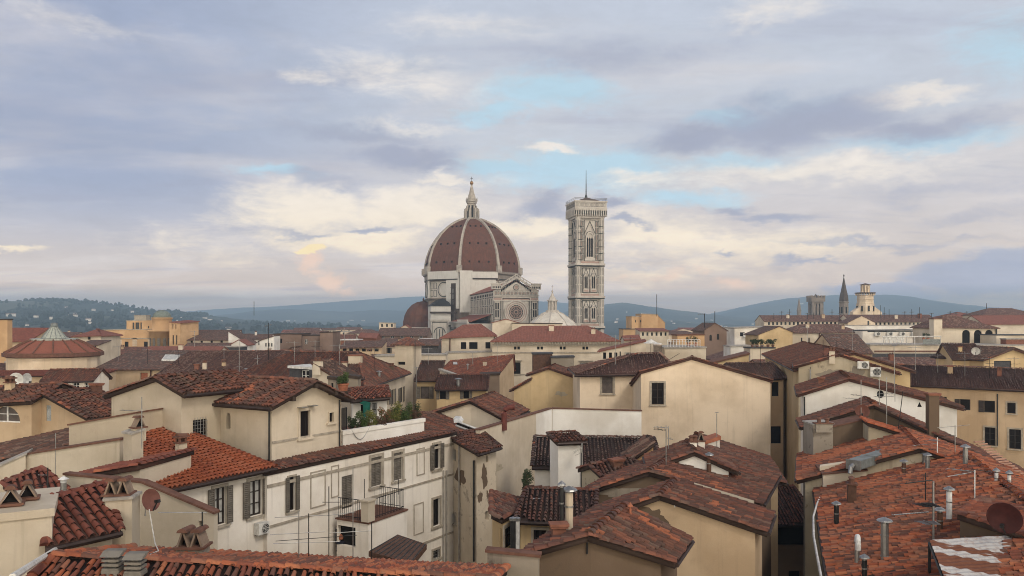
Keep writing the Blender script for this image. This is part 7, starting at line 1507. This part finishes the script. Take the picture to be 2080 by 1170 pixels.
# metal duct and corrugated canopy among the red roofs
dt = thing('metal_duct', P(1776, 935, 41.5), 'long square grey-green metal duct lying across the tiled roofs', 'duct'); a, b = P(1733, 944, 40.0), P(1820, 916, 43.5); d = (b - a).normalized(); s = d.cross(Vector((0, 0, 1))).normalized(); u_ = s.cross(d); m = MB(); m.box((a + b) / 2, (b - a) / 2, s * .34, u_ * .22); m.build('casing', MT('lead'), dt); m = MB()
for q in (.0, .33, .66, 1.0): m.box(a + (b - a) * q, d * .025, s * .37, u_ * .25)
m.build('flange', MT('metal'), dt); m = MB(); m.tube([a - d * .05, a - d * .25 - u_ * .1, a - d * .35 - u_ * .4], .12, 8); m.build('elbow', MT('metal'), dt)
def rustmat(e, o):
    m, t, b = newmat('rusty_corrugated_iron'); pos = t.new('ShaderNodeNewGeometry').outputs['Position']; n2 = t.noise(pos, 6, 5, .7)
    dd = t.math('MULTIPLY', t.vm('DOT_PRODUCT', t.vm('SUBTRACT', pos, tuple(o)), tuple(e), out=1), 2.3); wn_ = t.new('ShaderNodeTexWhiteNoise', noise_dimensions='1D'); t.put(wn_.inputs['W'], t.math('FLOOR', dd))
    n1 = t.math('ADD', t.math('MULTIPLY', wn_.outputs[0], .35), t.math('MULTIPLY', t.noise(t.vm('MULTIPLY', pos, (.45, 3.4, 0)), 1.3, 8, .7), .62))
    c = t.mix(t.step(n1, .44, .50), (.50, .49, .48, 1), (.17, .065, .035, 1)); c = t.mix(t.math('MULTIPLY', t.step(n2, .45, .7), .5), c, (.26, .12, .07, 1)); t.put(b.inputs['Base Color'], c); b.inputs['Roughness'].default_value = .55; b.inputs['Metallic'].default_value = .25; return m
cn = thing('corrugated_canopy', P(1985, 1130, 24.5), 'rust-streaked white corrugated metal canopy in the bottom right corner', 'canopy')
c0, c1, c2, c3 = P(1888, 1097, 25.2), P(2068, 1086, 26.0), P(2150, 1200, 22.3), P(1935, 1215, 21.6); m = MB(); nu, nv_ = 20, 90; vs = []
for j in range(nv_ + 1):
    for i in range(nu + 1):
        p = (c0 * (1 - i / nu) + c1 * (i / nu)) * (1 - j / nv_) + (c3 * (1 - i / nu) + c2 * (i / nu)) * (j / nv_); vs.append(p + Vector((0, 0, .022 * math.sin(j * math.pi * 2 / 5.6) + .01 * math.sin(i * 1.1 + j * .05))))
m.add(vs, [(j * (nu + 1) + i, j * (nu + 1) + i + 1, (j + 1) * (nu + 1) + i + 1, (j + 1) * (nu + 1) + i) for j in range(nv_) for i in range(nu)]); m.build('sheet', rustmat((Vector((c3.x - c0.x, c3.y - c0.y, 0)).normalized()), c0), cn)
m = MB(); dz_ = Vector((0, 0, -.09)); m.tube([c0 + dz_, c3 + dz_], .05, 5); m.tube([c0 + dz_, c1 + dz_], .05, 5); m.tube([c1 + dz_, c2 + dz_], .05, 5)
for q in (c0, c3, c1): m.tube([q + dz_, q - Vector((0, 0, 2.2))], .045, 6)
m.build('canopy_frame', MT('metal_dark'), cn)
# solar panel, roof lanterns and terrace furniture
def panel(label, pts, th, name, cat, mat='frame_white', glassy=True):
    o = thing(name, sum(pts, Vector()) / len(pts), label, cat); m = MB(); m.prism(pts, (0, 0, th)); m.build('frame', MT(mat), o); c = sum(pts, Vector()) / len(pts); m = MB(); m.poly([c + (p - c) * .86 + Vector((0, 0, th + .02)) for p in pts]); m.build('pane', plain('milky_pane', (.52, .52, .50), .5) if glassy else MT(mat), o)
def on_roof(h, *uv): return [at(u, v, h, 'roof') + Vector((0, 0, .12)) for u, v in uv]
try: panel('long white skylight panel on the dark brown roof', on_roof(E3, (328, 735), (358, 735), (366, 724.5), (336, 724.5)), .25, 'roof_skylight', 'skylight')
except Exception as e: print('skylight', e)
try:
    panel('small square red-framed skylight on the wide red roof', on_roof(E8c, (920, 744), (930, 744), (929, 738), (920, 738)), .1, 'square_skylight', 'skylight', 'brick')
except Exception as e: print('sky2', e)
def umbrella(u, v, Y, r, label):
    c = P(u, v, Y); o = thing('parasol', c - Vector((0, 0, 2.3)), label, 'parasol'); m = MB(); m.lathe(c, [(r, -.3), (r * .5, 0), (.03, .3)], 8); m.build('canopy', MT('plastic'), o); m = MB(); m.tube([c - Vector((0, 0, 2.3)), c], .04, 6); m.build('pole', MT('metal_dark'), o)
umbrella(1322, 693, 112, 1.1, 'white parasol over the terrace left of the white railing')
rl = thing('terrace_railing', P(1390, 704, 121.8), 'white tube railing round the cream terrace with plants', 'railing'); m = MB()
for k in range(12): q = P(1356 + k * 6, 705, 121.7); m.tube([q, q + Vector((0, 0, 1.15))], .045, 5)
m.build('post', MT('metal_white'), rl); m = MB()
for z in (.45, .8, 1.15): m.tube([P(1356, 705, 121.7) + Vector((0, 0, z)), P(1422, 705, 121.7) + Vector((0, 0, z))], .035, 5)
m.build('rail', MT('metal_white'), rl)
dr = thing('terrace_drapes', P(1820, 700, 164), 'row of white knotted drapes along the cream terrace rail', 'drapes'); m = MB()
for k in range(5):
    a, b = P(1797 + k * 8, 684, 164.2), P(1806 + k * 8, 684, 164.2); m.prism([a, b, P(1803.5 + k * 8, 697, 164.2), P(1799.5 + k * 8, 697, 164.2)], (0, .15, 0))
m.build('drape', MT('frame_white'), dr); m = MB(); m.tube([P(1792, 684, 164.2), P(1912, 683, 164.2)], .12, 6)
for u in (1795, 1842, 1858, 1911): m.tube([P(u, 684, 164.2), P(u, 700, 164.2)], .09, 5)
m.build('rail', MT('frame_white'), dr); m = MB(); m.prism([P(1875, 689, 164.3), P(1911, 689, 164.3), P(1911, 699, 164.3), P(1875, 699, 164.3)], (0, .1, 0)); m.build('windbreak', MT('lead'), dr)
wt = thing('water_tank', P(1335, 715, 108), 'pale round water tank on a roof left of the cream terrace', 'water tank'); m = MB(); c = P(1336, 724, 108); m.lathe(c, [(.58, 0), (.58, 1.5), (.64, 1.5), (.64, 1.62), (.55, 1.7)], 14); m.build('drum', plain('pale_pink_tank', (.55, .46, .40), .7), wt, True); m = MB(); m.lathe(c + Vector((0, 0, 1.68)), [(.6, 0), (.5, .12), (.1, .2)], 14); m.build('lid', MT('plastic'), wt)
sh = thing('chair_with_cushion', P(692, 1104, 39.6), 'dark chair with an orange cushion in the shaded opening below the balcony', 'chair'); c = P(692, 1100, 39.55); m = MB(); m.box(c, (.22, .1, 0), (-.09, .2, 0), (0, 0, .05)); m.box(c + Vector((-.05, .2, .3)), (.22, .1, 0), (-.02, .03, 0), (0, 0, .3)); [m.tube([c + Vector((sx * .18, sy * .15, 0)), c + Vector((sx * .18, sy * .15, -.45))], .02, 4) for sx in (-1, 1) for sy in (-1, 1)]; m.build('seat', plain('navy_cloth', (.02, .022, .035)), sh); m = MB(); m.lathe(c + Vector((0, .02, .22)), [(.05, -.14), (.17, -.08), (.19, .05), (.1, .16), (.02, .18)], 10); m.build('cushion', MT('clay'), sh)
# small pegs of pipe beside the alley, the two flues with caps at the yellow annex
for k, (u, Y) in enumerate(((1042, 30.5), (1050, 31.2))):
    o = thing('twin_flue', P(u, 1112, Y), ['black flue with a shiny cap in front of the yellow annex', 'cream flue with a shiny cap in front of the yellow annex'][k], 'flue'); m = MB(); m.tube([P(u, 1130, Y), P(u, 1056, Y)], .11, 10); m.build('pipe', MT(['metal_dark', 'plastic'][k]), o); m = MB(); m.lathe(P(u, 1056, Y), [(.14, -.02), (.14, .08), (.03, .12)], 10); m.build('flue_cap', MT('metal'), o)
o = thing('steel_flue', P(129, 1010, 28), 'shiny steel flue beside the small red lean-to', 'flue'); m = MB(); m.tube([P(129, 1016, 28), P(129, 980, 28)], .10, 10); m.build('pipe', MT('metal'), o); m = MB(); m.lathe(P(129, 980, 28), [(.1, 0), (.1, .1), (.18, .12), (.03, .22)], 10); m.build('flue_cap', MT('metal_white'), o)

# bare patches where the plaster has come off
def patch(h, u, v, ru, rv, name, mat, seed, parent=None):
    hh = hit(u, v, h, 'wall')
    if not hh: print('NOPATCH', u, v); return
    p, n = hh[1], hh[4]; t = Vector((-n.y, n.x, 0)); rg = random.Random(seed); m = MB(); k = 26; ph = [rg.uniform(0, 6.28) for _ in range(4)]
    rr_ = [1 + .22 * math.sin(2 * a + ph[0]) + .16 * math.sin(5 * a + ph[1]) + .10 * math.sin(9 * a + ph[2]) + rg.uniform(-.06, .06) for a in [2 * math.pi * i / k for i in range(k)]]
    pts = [p + t * (ru * rr_[i] * math.cos(2 * math.pi * i / k)) + Vector((0, 0, rv * rr_[i] * math.sin(2 * math.pi * i / k))) + n * .004 for i in range(k)]; m.prism(pts, n * .008); m.build(name, WALLS[mat](), h.root)
patch(E14, 935, 968, .62, .55, 'bare_render', 'grey', 3); patch(E14, 984, 968, .33, .62, 'bare_render', 'grey', 5); patch(E14, 975, 1010, .22, .35, 'bare_render', 'grey', 8); patch(E14, 990, 1004, .10, .25, 'bare_render', 'grey', 9)
patch(F3, 1322, 1052, .55, .42, 'bare_render', 'grey', 11); patch(F3, 1290, 1072, .5, .35, 'bare_render', 'grey', 12)
patch(D9, 1690, 760, 1.1, .5, 'mould_stain', 'lichen', 14); patch(D9, 1736, 762, .75, .75, 'soot_stain', 'lichen', 15)
patch(D13, 1140, 800, .55, .3, 'mould_stain', 'stained', 16); patch(C1, 1010, 950, .9, .25, 'mould_stain', 'stained', 17); patch(F4, 1260, 1000, .9, .25, 'mould_stain', 'lichen', 18)

# aerials sprinkled over the middle distance
rq = random.Random(21); spots = []
for u, v in ((362, 742), (455, 738), (598, 742), (640, 735), (690, 745), (760, 752), (905, 745), (960, 742), (1010, 742), (1095, 742), (1250, 742), (1280, 735), (1545, 745), (1600, 742), (1680, 738), (1770, 762), (1860, 760), (1905, 758), (1960, 765), (2010, 770), (2060, 772), (560, 700), (610, 705), (700, 702), (395, 705), (300, 740), (240, 735), (150, 742), (1480, 735), (1390, 742), (1155, 745), (870, 742), (820, 758), (1700, 705), (1640, 700)):
    b = hit(u, v)
    if b and b[3] == 'roof' and 55 < b[1].y < 330:
        Y = b[1].y; h_ = rq.uniform(1.8, 3.4); dv = h_ / Y * F; k = rq.choice([2, 3, 5]); hb = .9 / Y * F
        A_(u, v, v - dv, 'thin roof aerial standing on a tiled roof in the middle distance', [(v - dv * .93, u - hb, u + hb * .6, k, .3), (v - dv * .7, u - hb * .5, u + hb * .8, 2, .25)][:rq.choice([1, 2])], r=.02 * max(1, Y / 75), group='aerials on the middle-distance roofs', mat=rq.choice(['metal', 'iron']))
cable([PZ(1669, 1002, 25.0), PZ(1659, 1025, 25.0), PZ(1652, 1050, 25.0), PZ(1653, 1090, 24.9), PZ(1660, 1130, 24.9), PZ(1668, 1172, 24.9)], .05, 'pale pipe following the left eave of the big red roof', 'eave_pipe', 'plastic')
m = MB(); cl_ = [P(752, 1122, 33.5), P(834, 1146, 31.5), P(864, 1108, 34.5), P(808, 1090, 36.5)]
for i in range(9): m.tube([cl_[0] + (cl_[1] - cl_[0]) * (i / 8) + Vector((0, 0, .06)), cl_[3] + (cl_[2] - cl_[3]) * (i / 8) + Vector((0, 0, .06))], .03, 5)
m.build('sheet_rib', MT('metal_dark'), ML.root)

tr_ = MB(); rg = random.Random(9)
for i in range(15):
    q = P(1988 + i * 6.0, 899 + i * 5.0, 44.0 - i * .45); d = Vector((.28, .06, .03)); tr_.barrels(q - d, q + d, .085, .5, .01)
tag(tr_.build('loose_tile_row', plain('pale_clay', (.42, .24, .17), .9)), 'ladder-like row of pale bare tiles running down the long right slope', 'tile row')
# small parapets, ledges and flues in the jumble beside the big red roof
mk_ = lambda nm, lb, pts, th, mat: tag((lambda m: (m.prism(pts, (0, 0, -th)), m.build(nm, WALLS[mat]() if mat in WALLS else MT(mat)))[1])(MB()), lb, 'parapet')
mk_('roof_ledge', 'narrow mortar ledge with a pale top edge above the big red roof', [P(1672, 990, 41.8), P(1850, 958, 43.2), P(1852, 953, 43.6), P(1674, 985, 42.2)], .5, 'stained')
mk_('roof_ledge', 'white strip of flashing between the two brown roofs right of centre', [P(1408, 985, 34.9), P(1530, 1022, 34.2), P(1532, 1017, 34.6), P(1410, 980, 35.3)], .25, 'stained')
mk_('low_parapet', 'short cream parapet between the metal duct and the mossy tiles', [P(1665, 948, 42.2), P(1720, 940, 42.6), P(1721, 936, 42.9), P(1666, 944, 42.5)], .9, 'cream')
# ------------------------------------------------------------------ the air
hz = MB(); hz.abox(-9000, 9000, -650, 7800, -8, 250)
hm = bpy.data.materials.new('haze'); hm.use_nodes = True; t = NT(hm.node_tree); t.n.clear()
pv = t.new('ShaderNodeVolumePrincipled'); pv.inputs['Color'].default_value = (.55, .77, 1.0, 1); pv.inputs['Density'].default_value = 2.9e-4; pv.inputs['Anisotropy'].default_value = 0.0
ot = t.new('ShaderNodeOutputMaterial'); t.l.new(pv.outputs[0], ot.inputs['Volume'])
tag(hz.build('haze', hm), kind='stuff')
